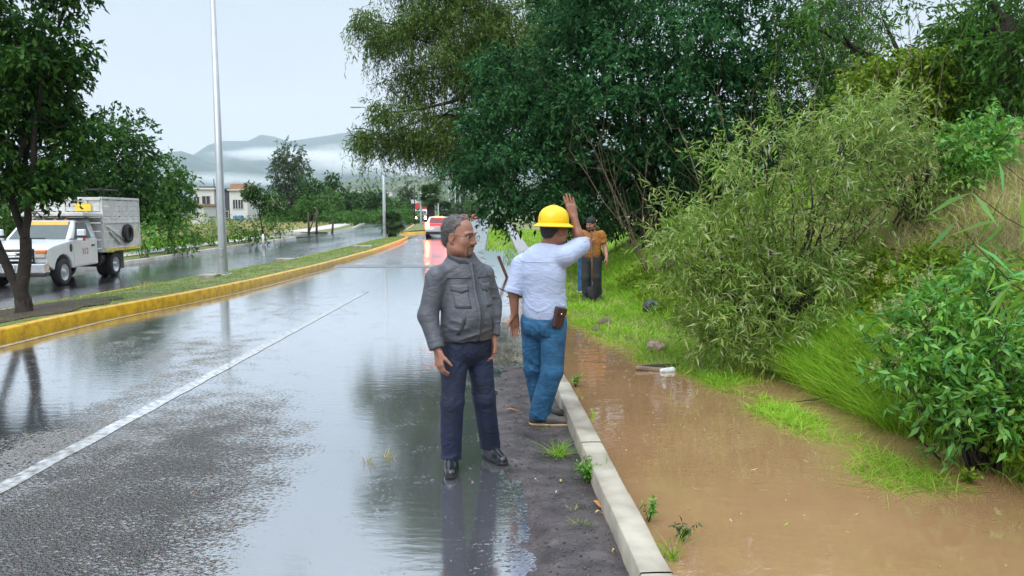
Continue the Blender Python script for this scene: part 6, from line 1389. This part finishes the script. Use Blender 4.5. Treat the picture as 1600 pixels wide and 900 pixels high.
rh, rk, ra_ = A([0.085, -0.050, 0.84]), A([0.070, -0.070, 0.45]), A([-0.035, -0.050, 0.09])
hc = A([0.088, -0.02, 1.590]); hf = frame(R(124), R(2), 0); HS = 1.06; nk = A([0.035, -0.015, 1.42])
fd = Field((-0.42, -0.40, 0.0), (0.50, 0.42, 1.96), 0.0055)
T = head_shapes(fd, hc, hf, HS, nk, 0.004)
fd.ell(B(0, 0, 1.22), (0.16, 0.10, 0.23), fr, 0.05); fd.ell(B(0, 0.02, 1.0), (0.15, 0.11, 0.17), fr, 0.05); fd.ell(B(0, 0, 0.86), (0.14, 0.10, 0.10), fr, 0.05)
fd.cone(rs, ls, 0.05, 0.05, 0.05); fd.chain([ls, le, lw], [0.05, 0.046, 0.032], 0.03); fd.cone(rs, re, 0.05, 0.045, 0.03); fd.chain([re, re * 0.6 + rw * 0.4, rw], [0.042, 0.041, 0.029], 0.03)
fd.chain([lh, lk, la_], [0.085, 0.055, 0.04], 0.04); fd.chain([rh, rk, ra_], [0.085, 0.055, 0.04], 0.04)
hand_shapes(fd, lw + A([0.0, 0, -0.012]), (0.02, -0.03, -1), A([0.35, -1, 0]), A([-0.8, -0.25, 0]), 1.05, 0.22, 2.0)
hand_shapes(fd, rw + A([-0.004, 0.0, 0.012]), (-0.26, 0.10, 0.96), A([0.10, 1, 0]), A([-1, 0.0, -0.2]), 1.06, 0.06, 2.0, 0.05)
fd.build('body', M_SKIN2, P2); eyes(T, hf, HS, P2)
hair_field(T, hf, HS, hc - 0.2, hc + 0.2, [((0, 0.055, 0.06), (0, 1, 0.3)), ((0, 0, -0.055), (0, 0, -1))]).build('hair', pm('black_hair', (0.012, 0.010, 0.010), 0.6, 0.3, 40, 0.8, 160, bdist=0.006), P2, folds(0.003, 60, 60))
def hard_hat(T, hf, S, parent, brim=1.0):
    Mx = Matrix.Translation(T(0, -0.010, 0.040)) @ Matrix(hf.tolist()).to_4x4() @ Matrix.Rotation(R(-4), 4, 'X') @ Matrix.Diagonal((S, S * 1.14, S, 1))
    mb = MB(); mb.lathe([(0.106, 0.004), (0.108, 0.022), (0.106, 0.05), (0.098, 0.085), (0.082, 0.112), (0.056, 0.131), (0.028, 0.140), (0.0001, 0.142)], 40, Mx)
    hh = mb.build('hard_hat', M_HAT, parent)
    mb = MB(); mb.lathe([(0.102, 0.002), (0.107, 0.014), (0.120, 0.004), (0.136, -0.006), (0.142, -0.014), (0.141, -0.019), (0.134, -0.013), (0.118, -0.004), (0.102, 0.002)], 40, Mx); mb.build('brim', M_HAT, hh)
    mb = MB()
    mb.tube([Mx @ Vector((0, 0.108 * math.cos(t), 0.022 + 0.122 * math.sin(t))) for t in np.linspace(0.1, math.pi - 0.1, 15)], 0.005, 6); mb.build('ridge', M_HAT, hh)
    mb = MB(); mb.tube([Mx @ Vector((0.107 * math.cos(t), 0.107 * math.sin(t), 0.026)) for t in np.linspace(0, 2 * math.pi, 33)], 0.0028, 5); mb.build('rim_bead', M_HAT, hh)
hard_hat(T, hf, HS, P2)
fs = Field((-0.42, -0.40, 0.72), (0.50, 0.40, 1.68), 0.006)
fs.ell(B(0, -0.005, 1.24), (0.200, 0.138, 0.24), fr, 0.06); fs.ell(B(0, 0.025, 1.04), (0.186, 0.150, 0.20), fr, 0.06); fs.ell(B(0, 0.01, 0.92), (0.184, 0.145, 0.17), fr, 0.06)
fs.cone(rs, A([0.02, -0.01, 1.41]), 0.066, 0.07, 0.05); fs.cone(ls, A([0.02, -0.01, 1.41]), 0.066, 0.07, 0.05); fs.cone(B(-0.02, 0.0, 1.36), nk + A([0.005, 0, 0.035]), 0.11, 0.078, 0.05)
tail = fr @ A([0.0, -1, 0.0])
fs.cut(B(0, 0, 0.838), A([0.14, 0.05, -1.0])); fs.cut(nk + A([0, 0, 0.052]), hf @ A([0, 0.15, 1.0]))
fs.cone(ls, le, 0.076, 0.072, 0.035, clip=(le + A([0, 0, -0.012]), le - ls)); fs.cone(rs, re, 0.085, 0.078, 0.035); d_ = unit(rw - re); fs.cone(re, re + d_ * 0.055, 0.078, 0.066, 0.02, clip=(re + d_ * 0.052, d_))
sw = lambda P: 0.75 + 0.6 * np.exp(-((P[:, 2] - 0.98) / 0.14) ** 2)
shirt = fs.build('shirt', M_SHIRT, P2, folds(0.011, 3.0, 13, 2.6, 8.1, sw), 1)
fc = Field(nk - 0.17, nk + 0.17, 0.005); c0 = nk + A([0.008, 0.0, 0.0]); c1 = nk + A([0.02, 0, 0.075]); fc.cone(c0, c1, 0.092, 0.083, 0.01); fc.cone(c0 - A([0, 0, 0.02]), c1 + A([0, 0, 0.03]), 0.082, 0.074, 0.004, sub=True); fc.cut(c0, (0, 0, -1)); fc.cut(nk + A([0, 0, 0.060]), (0.12, 0.05, 1)); fc.build('collar', M_SHIRT, shirt, folds(0.002, 15, 30))
patch('yoke_seam', shirt, (0, 0, 0), fr, -0.15, 0.15, 1.335, 1.339, pm('shirt_seam', (0.42, 0.45, 0.58), 0.8), shirt, 0.003, 20, 2, dirv=-fr[:, 1])
d_ = unit(le - ls); fq = Field(le - 0.13, le + 0.13, 0.005); fq.cone(le - d_ * 0.03, le + d_ * 0.012, 0.079, 0.077, 0.004, clip=(le + d_ * 0.014, d_)); fq.cut(le - d_ * 0.03, -d_); fq.build('rolled_cuff', M_SHIRT, shirt, folds(0.003, 14, 30))
d_ = unit(rw - re); fq = Field(re - 0.15, re + 0.17, 0.005); fq.cone(re + d_ * 0.015, re + d_ * 0.056, 0.082, 0.073, 0.004, clip=(re + d_ * 0.058, d_)); fq.cut(re + d_ * 0.015, -d_); fq.build('rolled_cuff', M_SHIRT, shirt, folds(0.003, 14, 30))
tr2 = trousers(P2, M_JEAN, fr, B(0.0, 0.0, 0.86), [rh, rk, ra_], [lh, lk, la_], 0.93, (0.168, 0.130, 0.14), 0.055, 0.011, (0.108, 0.090, 0.083), 4.2)
for s in (1, -1): patch('back_pocket', tr2, (0, 0, 0), fr, s * 0.045, s * 0.125, 0.745, 0.855, M_JEAN, tr2, 0.004, 6, 7, lambda u, v, l_, z_: (l_, z_ - 0.015 * (1 - abs(2 * u - 1)) * (1 - v)), dirv=-fr[:, 1])
shoe(P2, A([-0.075, -0.055, 0]), A([0.215, -0.075, 0]), M_BOOT, M_SOLET, shaft=0.12)
shoe(P2, A([-0.045, 0.145, 0]), A([0.235, 0.165, 0]), M_BOOT, M_SOLET, shaft=0.12)
pc = A([0.118, -0.165, 0.905]); ph = empty('belt_pouch', pc); ph.parent = P2; ph.rotation_euler = (R(4), R(12), R(26))
mb = MB(); mb.box((-0.043, -0.024, -0.085), (0.043, 0.024, 0.075)); mb.build('pouch_body', M_HOLS, ph, bevel=0.012, seg=3)
mb = MB(); mb.box((-0.046, -0.030, 0.015), (0.046, 0.026, 0.082)); fl_ = mb.build('pouch_flap', M_HOLS, ph, bevel=0.012, seg=3)
mb = MB(); mb.lathe([(0.007, 0), (0.005, 0.003), (0.0001, 0.004)], 12, Matrix.Translation((0.0, -0.030, 0.03)) @ Matrix.Rotation(math.pi / 2, 4, 'X')); mb.build('snap_button', M_CHROME, fl_)

# ---------------------------------------------------------------- worker with the shovel, and the one behind him
M_ORNG = pm('ochre_shirt_cloth', (0.32, 0.125, 0.022), 0.8, 0.12, 9, 0.2, 90, bdist=0.004, crease=0.4); M_DKTR = pm('charcoal_trousers', (0.022, 0.024, 0.026), 0.8, 0.25, 7, 0.2, 90, bdist=0.004)
M_WELL = pm('dark_rubber_boots', (0.016, 0.026, 0.030), 0.4, 0.2); M_CAP = pm('black_cap_cloth', (0.016, 0.014, 0.018), 0.8, 0.2)
rt = G(924, 473, 0.03); rt.z = max(0.03, gz(rt.x, rt.y)); P3 = empty('person', rt); tag(P3, 'bearded worker in ochre shirt and black cap holding a shovel', 'person')
a3 = R(-22); fr = frame(a3); B = lambda l_, f_, z_: fr @ A([l_, f_, z_], float)
rs, re, rw = B(-0.175, 0.0, 1.22), B(-0.235, 0.08, 0.985), B(-0.02, 0.235, 1.095)
ls, le, lw = B(0.175, 0.0, 1.22), B(0.245, -0.02, 0.98), B(0.315, 0.12, 0.80)
rh, rk, ra_ = B(-0.085, 0, 0.76), B(-0.10, 0.03, 0.42), B(-0.10, -0.01, 0.09); lh, lk, la_ = B(0.085, 0, 0.76), B(0.10, 0.03, 0.42), B(0.11, -0.02, 0.09)
hc = B(-0.01, 0.05, 1.405); hf = frame(R(-34), R(-14), 0); HS = 1.0; nk = B(0, 0.0, 1.25)
fd = Field((-0.45, -0.42, 0.0), (0.48, 0.36, 1.62), 0.007)
T = head_shapes(fd, hc, hf, HS, nk)
fd.ell(B(0, 0, 1.06), (0.15, 0.10, 0.21), fr, 0.05); fd.ell(B(0, 0.01, 0.86), (0.14, 0.10, 0.15), fr, 0.05); fd.cone(rs, ls, 0.05, 0.05, 0.05)
fd.chain([rs, re, rw], [0.048, 0.042, 0.030], 0.03); fd.chain([ls, le, lw], [0.048, 0.042, 0.030], 0.03); fd.chain([rh, rk, ra_], [0.08, 0.055, 0.04], 0.04); fd.chain([lh, lk, la_], [0.08, 0.055, 0.04], 0.04)
hand_shapes(fd, rw, B(0.95, 0.25, 0.15), B(0.2, -1, 0), B(0, 0, 1), 1.05, 0.95); hand_shapes(fd, lw, B(0.25, 0.35, -0.9), B(-1, 0.0, 0), B(0, 1, 0), 1.05, 0.35)
fd.build('body', M_SKIN, P3); eyes(T, hf, HS, P3)
fb = Field(hc - 0.16, hc + 0.16, 0.006); fb.ell(T(0, 0.055, -0.088), (0.050, 0.045, 0.042), hf, 0.02); fb.cone(T(-0.028, 0.090, -0.044), T(0.028, 0.090, -0.044), 0.010, 0.010, 0.008)
for s in (1, -1): fb.cone(T(s * 0.066, 0.01, -0.03), T(s * 0.045, 0.05, -0.085), 0.014, 0.026, 0.02)
fb.build('beard', pm('black_hair', (0.012, 0.010, 0.010), 0.6), P3, folds(0.003, 50, 50))
fcp = hair_field(T, hf, HS, hc - 0.2, hc + 0.2, [((0, 0.0, 0.028), (0, -0.1, -1))], 0.014, 0.006); cp_ = fcp.build('cap', M_CAP, P3)
fk = Field(hc - 0.25, hc + 0.25, 0.005); fk.ell(T(0, -0.125, 0.032), (0.062, 0.062, 0.013), hf, 0.01); fk.build('cap_peak', pm('straw_yellow_cloth', (0.60, 0.48, 0.14), 0.8), cp_)
fs = Field((-0.36, -0.36, 0.62), (0.40, 0.34, 1.38), 0.007)
fs.ell(B(0, 0, 1.07), (0.180, 0.128, 0.22), fr, 0.06); fs.ell(B(0, 0.015, 0.88), (0.172, 0.130, 0.17), fr, 0.06); fs.cone(B(-0.15, 0, 1.225), B(0.15, 0, 1.225), 0.066, 0.066, 0.05); fs.cone(B(0, 0, 1.22), nk + A([0, 0, 0.03]), 0.09, 0.068, 0.05)
fs.cut((0, 0, 0.765), (0, 0, -1)); fs.cut(nk + A([0, 0, 0.032]), (0, 0, 1))
for s_, e_ in ((rs, re), (ls, le)): m_ = s_ * 0.35 + e_ * 0.65; fs.cone(s_, m_, 0.076, 0.072, 0.03, clip=(m_, e_ - s_))
sh3 = fs.build('shirt', M_ORNG, P3, folds(0.008, 4, 13, 2, 2.2)); patch('chest_print', sh3, (0, 0, 0), fr, -0.05, 0.03, 1.06, 1.16, pm('pale_print', (0.55, 0.45, 0.35), 0.8, 0.3, 60), sh3, 0.004, 6, 6)
trousers(P3, M_DKTR, fr, B(0, 0, 0.80), [rh, rk, ra_], [lh, lk, la_], 0.86, (0.160, 0.120, 0.13), 0.10, 0.008, (0.108, 0.092, 0.086), 6.1, 0.008)
for an, dx in ((ra_, -0.08), (la_, 0.06)): shoe(P3, A([an[0], an[1] + 0.05, 0]), A([an[0] + dx, an[1] - 0.19, 0]), M_WELL, M_SOLEB, shaft=0.20, name='boot', w=0.052, vox=0.008)
# shovel held in his right hand
grip = A(rt) + rw + B(0.085, 0.028, 0.02)
tipx = A([grip[0] + 0.03, grip[1] - 0.10, 0.0]); tz = gz(tipx[0], tipx[1]); SH = empty('shovel', (tipx[0], tipx[1], tz)); tag(SH, 'long handled shovel with dark blade standing in the worker\'s hand', 'shovel')
up_ = unit(grip - A([tipx[0], tipx[1], tz + 0.02])); tp = up_ * 1.30
mb = MB(); mb.tube([up_ * 0.24, up_ * 0.7, tp], [0.019, 0.018, 0.016], 10); mb.build('handle', pm('worn_shovel_handle', (0.11, 0.055, 0.032), 0.6, 0.3, 12), SH)
mb = MB()
Vb, Fb = [], []
for i, v in enumerate(np.linspace(0, 1, 8)):
    wv = 0.115 * (1 - 0.75 * (1 - v) ** 3) if v < 1 else 0.10
    for j, u in enumerate(np.linspace(-1, 1, 7)): Vb.append((u * wv, -0.03 * (1 - u * u) - 0.05 * (1 - v), 0.015 + 0.27 * v))
Fb = [tuple(q) for q in grid_faces(8, 7)]
Vb2 = [(x, y + 0.006, z) for x, y, z in Vb]
mb.add(Vb, Fb, True); mb.add(Vb2, [q[::-1] for q in Fb], True); mb.build('blade', pm('dark_steel', (0.018, 0.018, 0.020), 0.4, 0.3, metal=0.4), SH)
mb = MB(); mb.tube([up_ * 0.20, up_ * 0.38], [0.028, 0.021], 10); mb.build('socket', pm('dark_steel', (0.018, 0.018, 0.020), 0.4), SH)

rt = G(921, 466, 0.03); rt.y += 0.55; rt.x = (917 - 800) / F * rt.y; rt.z = max(0.03, gz(rt.x, rt.y)); P4 = empty('person', rt); tag(P4, 'worker in blue jeans almost hidden behind the man with the shovel', 'person')
fr = frame(R(170)); B = lambda l_, f_, z_: fr @ A([l_, f_, z_], float)
dx_ = A([0.05, 0, 0]); rs, re, rw = B(-0.15, 0.0, 1.22) + dx_, B(-0.16, 0.12, 0.98) + dx_, B(-0.10, 0.30, 0.95) + dx_; ls, le, lw = B(0.15, 0.0, 1.22) + dx_, B(0.16, 0.12, 0.98) + dx_, B(0.10, 0.30, 0.95) + dx_
rh, rk, ra_ = B(-0.08, 0, 0.76), B(-0.09, 0.02, 0.42), B(-0.09, 0, 0.09); lh, lk, la_ = B(0.08, 0, 0.76), B(0.09, 0.02, 0.42), B(0.10, 0, 0.09)
hc = B(0, 0.03, 1.42) + A([0.10, 0, 0]); hf = frame(R(150)); HS = 1.0; nk = B(0, 0, 1.25) + A([0.07, 0, 0])
fd = Field((-0.40, -0.42, 0.0), (0.45, 0.45, 1.64), 0.008); T = head_shapes(fd, hc, hf, HS, nk)
fd.ell(B(0, 0, 1.06) + dx_, (0.14, 0.10, 0.20), fr, 0.05); fd.ell(B(0, 0, 0.86), (0.14, 0.10, 0.15), fr, 0.05); fd.cone(rs, ls, 0.05, 0.05, 0.05); fd.chain([rs, re, rw], [0.048, 0.042, 0.03], 0.03); fd.chain([ls, le, lw], [0.048, 0.042, 0.03], 0.03); fd.chain([rh, rk, ra_], [0.08, 0.055, 0.04], 0.04); fd.chain([lh, lk, la_], [0.08, 0.055, 0.04], 0.04)
hand_shapes(fd, rw, B(0, 1, -0.2), (0, 0, -1), B(1, 0, 0), 1.05, 0.4); hand_shapes(fd, lw, B(0, 1, -0.2), (0, 0, -1), B(-1, 0, 0), 1.05, 0.4)
fd.build('body', M_SKIN2, P4)
fs = Field((-0.36, -0.36, 0.62), (0.42, 0.36, 1.38), 0.008); fs.ell(B(0, 0, 1.07) + dx_, (0.165, 0.12, 0.22), fr, 0.06); fs.ell(B(0, 0.0, 0.88) + dx_ * 0.5, (0.16, 0.12, 0.17), fr, 0.06); fs.cone(rs, ls, 0.066, 0.066, 0.05); fs.cut((0, 0, 0.80), (0, 0, -1)); fs.cut(nk + A([0, 0, 0.02]), (0, 0, 1))
for s_, e_ in ((rs, re), (ls, le)): fs.cone(s_, s_ * 0.3 + e_ * 0.7, 0.072, 0.066, 0.03)
fs.build('shirt', pm('dark_blue_shirt', (0.02, 0.03, 0.06), 0.8), P4, folds(0.007, 4, 13, 2, 2.2)); trousers(P4, M_JEAN, fr, B(0, 0, 0.80), [rh, rk, ra_], [lh, lk, la_], 0.86, (0.155, 0.118, 0.13), 0.07, 0.007, (0.105, 0.090, 0.084), 9.1, 0.008)
for an in (ra_, la_): shoe(P4, A([an[0], an[1] - 0.04, 0]), A([an[0] - 0.06, an[1] + 0.20, 0]), pm('pale_trainer', (0.5, 0.5, 0.48), 0.7), M_SOLEB, shaft=0.11, vox=0.008)

# ================================================================ SMALL THINGS
def tuft(px, py, z, n_, h, spread, mat, label, w_=0.006, lean=0.7, name='grass_tuft', cat='grass tuft'):
    c = G(px, py, z); r_ = empty(name, c); tag(r_, label, cat)
    P = np.concatenate([rng.normal(size=(n_, 2)) * spread, np.full((n_, 1), -0.01)], 1); V, T_ = blades(P, h, w_, lean)
    link('blades', fast('blades', V, T_), mat, r_); return r_
def weed(px, py, z, n_, h, spread, mat, label, L=0.04, Wd=0.016):
    c = G(px, py, z); r_ = empty('weed', c); tag(r_, label, 'weed'); wd = MB(); cp = []
    for k in range(n_):
        t = Vector((rng.normal() * spread, rng.normal() * spread, h * (0.5 + 0.6 * rng.random()))); wd.tube([(0, 0, -0.02), t * 0.5 + Vector((0, 0, 0.01)), t], [0.0025, 0.002, 0.001], 4)
        q = np.linspace(0.3, 1, 8)[:, None] * A(t); cp.append(leaves(q, rng.normal(size=(8, 3)) + A([0, 0, 0.3]), L * (0.6 + 0.6 * rng.random(8)), Wd))
    V, Fq = joinvf(cp); link('foliage', fast('foliage', V, Fq), mat, r_); wd.build('stems', LF_MID, r_); return r_
tuft(873, 712, 0.02, 90, 0.13, 0.028, GR_BANK, 'spiky yellow green grass tuft on the mud left of the kerb')
weed(918, 752, 0.03, 26, 0.13, 0.045, LF_BRIGHT, 'bushy green weed growing against the kerb foot')
tuft(909, 822, 0.02, 26, 0.06, 0.014, GR_BANK, 'tiny grass tuft low on the mud near the bottom')
tuft(898, 798, 0.02, 22, 0.05, 0.018, GR_DRY, 'withered tuft on the mud between the green ones')
tuft(848, 672, 0.02, 14, 0.035, 0.012, GR_BANK, 'few green blades beside the brown shoe')
tuft(1052, 872, 0.02, 26, 0.16, 0.016, GR_BANK, 'upright green blades in the water beside the near kerb end')
weed(1014, 812, 0.02, 7, 0.11, 0.03, LF_BRIGHT, 'thin sprawling weed on the water side of the kerb, nearest')
weed(1066, 842, 0.02, 6, 0.10, 0.04, LF_GREY, 'pale drooping weed in the water right of the upright blades')
tuft(926, 650, 0.02, 16, 0.07, 0.012, GR_BANK, 'small grass tuft on the water side of the kerb')
weed(899, 602, 0.02, 9, 0.09, 0.03, LF_BRIGHT, 'small green weed where the kerb dips under water')
tuft(573, 722, 0.004, 26, 0.085, 0.016, GR_DRY, 'thin dry weed standing in the road puddle, left one', 0.004)
tuft(608, 716, 0.004, 30, 0.07, 0.022, GR_DRY, 'thin dry weed standing in the road puddle, right one', 0.004)
weed(1512, 755, 0.01, 12, 0.09, 0.04, LF_VINE, 'pale yellow green sprig in the water left of the bush foot')

def stone(px, py, z, r, mat, label, name='stone', flat=0.6, cat='stone', seed=0):
    c = G(px, py, z); mb = MB(); nn = 14
    fd = Field((-r * 1.6,) * 3, (r * 1.6,) * 3, r / 9); fd.ell((0, 0, r * flat * 0.45), (r, r * 0.85, r * flat), None, 0.01)
    o_ = fd.build(name, mat, None, lambda P: r * 0.30 * vnoise(P / r * 1.4 + seed * 3.1) + r * 0.10 * vnoise(P / r * 4 + seed)); o_.location = c; tag(o_, label, cat); return o_
M_ROCK = pm('muddy_rock', (0.12, 0.085, 0.065), 0.7, 0.35, 9, 0.5, 30); M_BAG = pm('dark_bag_plastic', (0.028, 0.034, 0.042), 0.4, 0.3, 8)
stone(1022, 486, 0.10, 0.17, M_BAG, 'dark grey lumpy bag lying in the grass left of the shrub', 'rubbish_bag', 0.75, 'bag', 1)
stone(945, 508, 0.06, 0.10, M_ROCK, 'brown muddy clod on the grass edge below the worker', seed=2)
stone(932, 516, 0.05, 0.07, M_ROCK, 'smaller dark clod left of the brown one', seed=3)
stone(1024, 546, 0.08, 0.11, pm('pinkish_rock', (0.26, 0.19, 0.15), 0.7, 0.3, 9, 0.4, 30), 'pinkish stone on the grass spit', seed=4)
stone(1035, 415, 0.95, 0.16, M_ROCK, 'brown stone in the grass slope right of the worker', seed=5)
def slab(px, py, w_, d_, label):
    c = G(px, py, 0.05); zz = float(MEDZ(A(c.x), A(c.y))); mb = MB(); mb.box((-w_ / 2, -d_ / 2, -0.08), (w_ / 2, d_ / 2, 0.10)); o_ = mb.build('concrete_slab', M_KERB, None, bevel=0.01); o_.location = (c.x, c.y, zz); tag(o_, label, 'slab', 'concrete covers on the median')
slab(327, 434, 0.42, 0.5, 'small concrete cover left of the nearest lamp foot'); slab(446, 402, 0.7, 0.5, 'pale concrete cover in the median grass, middle one'); slab(566, 389, 0.9, 0.6, 'pale concrete cover near the second street lamp')
tuft(238, 447, 0.0, 90, 0.16, 0.14, GR_DRY, 'dry straw tuft on the median left of the lamp', 0.012)
# leaf litter on the mud and in the water
def litter(px, py, z, L, Wd, rot, col, label, name='dead_leaf'):
    c = G(px, py, z); mb = MB(); n_ = 7; V = []
    for i in range(n_):
        t = i / (n_ - 1); w_ = Wd * math.sin(math.pi * min(1, t * 0.92 + 0.06)) / 2; V += [(L * (t - 0.5), -w_, 0.012 * math.sin(t * 5)), (L * (t - 0.5), 0, 0.004 + 0.012 * math.sin(t * 5)), (L * (t - 0.5), w_, 0.012 * math.sin(t * 5))]
    Fc = [(i * 3 + j, i * 3 + j + 1, i * 3 + j + 4, i * 3 + j + 3) for i in range(n_ - 1) for j in (0, 1)]
    mb.add(V, Fc, True); o_ = mb.build(name, pm('litter_' + col, {'orange': (0.45, 0.20, 0.07), 'straw': (0.45, 0.34, 0.16), 'pale': (0.55, 0.52, 0.42)}[col], 0.7), None); o_.location = c; o_.rotation_euler = (0, 0, rot); tag(o_, label, 'leaf')
litter(801, 640, 0.045, 0.11, 0.022, 0.1, 'orange', 'orange dead leaf on the mud left of the brown shoe')
litter(934, 787, 0.05, 0.075, 0.028, -0.9, 'orange', 'orange dead leaf near the kerb foot, larger one'); litter(936, 800, 0.05, 0.055, 0.018, 0.5, 'straw', 'straw coloured leaf just below the larger orange leaf')
litter(870, 770, 0.045, 0.02, 0.016, 0.5, 'pale', 'tiny pale fleck on the mud below the grass tuft'); litter(876, 752, 0.045, 0.026, 0.018, 1.5, 'straw', 'tiny yellow leaf on the mud right of the pale fleck'); litter(960, 860, 0.05, 0.05, 0.010, 0.9, 'straw', 'thin straw scrap by the kerb near the bottom'); litter(838, 750, 0.045, 0.022, 0.012, 0.2, 'pale', 'tiny pale scrap on the mud below the shoe')
# plank and rubbish at the edge of the spit
c = G(1018, 577, 0.03); mb = MB(); mb.box((-0.17, -0.03, -0.01), (0.17, 0.03, 0.022)); o_ = mb.build('driftwood_plank', pm('wet_plank', (0.20, 0.15, 0.11), 0.5, 0.35, 14), None, bevel=0.004); o_.location = c; o_.rotation_euler = (0.03, 0.05, R(-8)); tag(o_, 'short wet plank drifted against the grass spit', 'plank')
c = G(1032, 573, 0.03); mb = MB(); mb.box((-0.20, -0.02, -0.01), (0.20, 0.02, 0.03)); o_ = mb.build('driftwood_plank', pm('dark_driftwood', (0.05, 0.04, 0.035), 0.6, 0.3, 14), None, bevel=0.004); o_.location = c; o_.rotation_euler = (0.0, -0.04, R(4)); tag(o_, 'dark piece of driftwood behind the pale plank', 'plank')
fd = Field((-0.12, -0.08, -0.02), (0.12, 0.08, 0.07), 0.006); fd.cone((-0.06, 0, 0.012), (0.06, 0.01, 0.015), 0.028, 0.034, 0.01); fd.cone((0.06, 0.01, 0.015), (0.085, 0.012, 0.015), 0.020, 0.012, 0.01)
o_ = fd.build('plastic_bottle', pm('pale_plastic', (0.60, 0.64, 0.66), 0.25, 0.1), None, lambda P: 0.004 * vnoise(P * 45)); o_.location = G(1043, 581, 0.015); o_.rotation_euler = (0, 0, R(12)); tag(o_, 'crushed pale plastic bottle floating at the spit edge', 'bottle')
# twigs lying in the water and the leaning reddish stake
def stick(name, a, b, r0, r1, mat, label, cat='stick', seg=6):
    root = empty(name, a); tag(root, label, cat); wd = MB(); limb(wd, (0, 0, 0), Vector(b) - Vector(a), r0, r1, 0.015, 6, seg if cat == 'stick' else 2); wd.build('shaft', mat, root)
stick('leaning_stake', G(793, 436, -0.02), D(779, 401, 18.9), 0.040, 0.045, pm('reddish_wood', (0.36, 0.16, 0.12), 0.7, 0.25, 9), 'reddish stake leaning left in the flood behind the white shirt', 'stake')
stick('dead_branch', G(1480, 728, 0.01), D(1405, 655, 4.85), 0.008, 0.004, M_BARK, 'thin dark branch dipping into the water left of the bush')
stick('dead_branch', G(1490, 722, 0.01), D(1478, 690, 4.6), 0.007, 0.005, M_BARK, 'short dark twig standing in the water below the bush')
stick('dead_branch', G(1310, 618, 0.05), D(1245, 628, 6.3), 0.009, 0.004, M_BARK, 'bare branch lying along the water edge below the shrub')
stick('dead_branch', G(1290, 560, 0.3), D(1390, 582, 6.2), 0.010, 0.005, M_TWIG, 'pale bare branch reaching out of the long grass')

fv, ff = [], []
for i in range(150):
    y_ = 3.2 + 7 * rng.random(); x_ = 0.75 + (shore(y_) - 0.8) * rng.random(); a_ = rng.random() * 6.28; L_ = 0.008 + 0.035 * rng.random() ** 2; d_ = np.array([math.cos(a_), math.sin(a_), 0]) * L_; s_ = np.array([-math.sin(a_), math.cos(a_), 0]) * (0.003 + 0.004 * rng.random())
    c_ = np.array([x_, y_, 0.019]); ff.append(np.array([[0, 1, 2, 3]]) + 4 * len(fv)); fv.append(np.stack([c_ - d_, c_ + s_, c_ + d_ + np.array([0, 0, 0.004]), c_ - s_]))
tag(link('floating_debris', fast('floating_debris', np.concatenate(fv), np.concatenate(ff)), GR_DRY), 'tiny bits of straw and leaf drifting on the brown water', 'debris', kind='stuff')

# ================================================================ AIR
def vol_mat(name, dens, col, soft=False, nscale=3.0, aniso=0.2):
    m = bpy.data.materials.new(name); m.use_nodes = True; n, l = m.node_tree.nodes, m.node_tree.links; n.clear()
    o_ = n.new('ShaderNodeOutputMaterial'); v = n.new('ShaderNodeVolumePrincipled'); v.inputs['Color'].default_value = (*col, 1); v.inputs['Density'].default_value = dens; v.inputs['Anisotropy'].default_value = aniso
    if soft:
        tc = n.new('ShaderNodeTexCoord'); ln = n.new('ShaderNodeVectorMath'); ln.operation = 'LENGTH'; l.new(tc.outputs['Object'], ln.inputs[0])
        no = n.new('ShaderNodeTexNoise'); no.inputs['Scale'].default_value = nscale; no.inputs['Detail'].default_value = 3; l.new(tc.outputs['Object'], no.inputs[0])
        a = n.new('ShaderNodeMath'); a.operation = 'MULTIPLY_ADD'; l.new(no.outputs[0], a.inputs[0]); a.inputs[1].default_value = 0.9; l.new(ln.outputs['Value'], a.inputs[2])
        mr = n.new('ShaderNodeMapRange'); mr.interpolation_type = 'SMOOTHSTEP'; mr.inputs[1].default_value = 1.35; mr.inputs[2].default_value = 0.55; mr.inputs[3].default_value = 0.0; mr.inputs[4].default_value = dens; l.new(a.outputs[0], mr.inputs[0]); l.new(mr.outputs[0], v.inputs['Density'])
    l.new(v.outputs[0], o_.inputs['Volume']); return m
mb = MB(); mb.box((-5600, -420, -60), (5600, 7900, 760)); hz = mb.build('haze', vol_mat('pale_haze', 0.00012, (0.78, 0.90, 1.0))); tag(hz, 'thin pale haze hanging over the valley', 'haze', kind='stuff')

for (px, py, dd, rx, ry, rz, dn, lb) in [(440, 243, 5150, 560, 420, 62, 0.010, 'white cloud band lying below the mountain peaks'), (250, 268, 5100, 900, 420, 75, 0.008, 'wide low cloud left of the mountain peaks'), (345, 282, 3500, 620, 260, 46, 0.006, 'pale mist on the lower slopes behind the houses'),
        (535, 252, 3700, 330, 300, 95, 0.008, 'white mist filling the valley left of the willow'), (640, 262, 3600, 420, 300, 60, 0.007, 'white mist behind the hanging willow branches')]:
    c = D(px, py, dd); mb = MB(); th_ = np.linspace(-math.pi / 2, math.pi / 2, 9); mb.lathe([(max(1e-4, math.cos(t)), math.sin(t)) for t in th_], 20)
    o_ = mb.build('mist_bank', vol_mat('mist_%d' % px, dn, (1, 1, 1), True, 1.7, 0.0)); o_.location = c; o_.scale = (rx, ry, rz); tag(o_, lb, 'mist', kind='stuff')
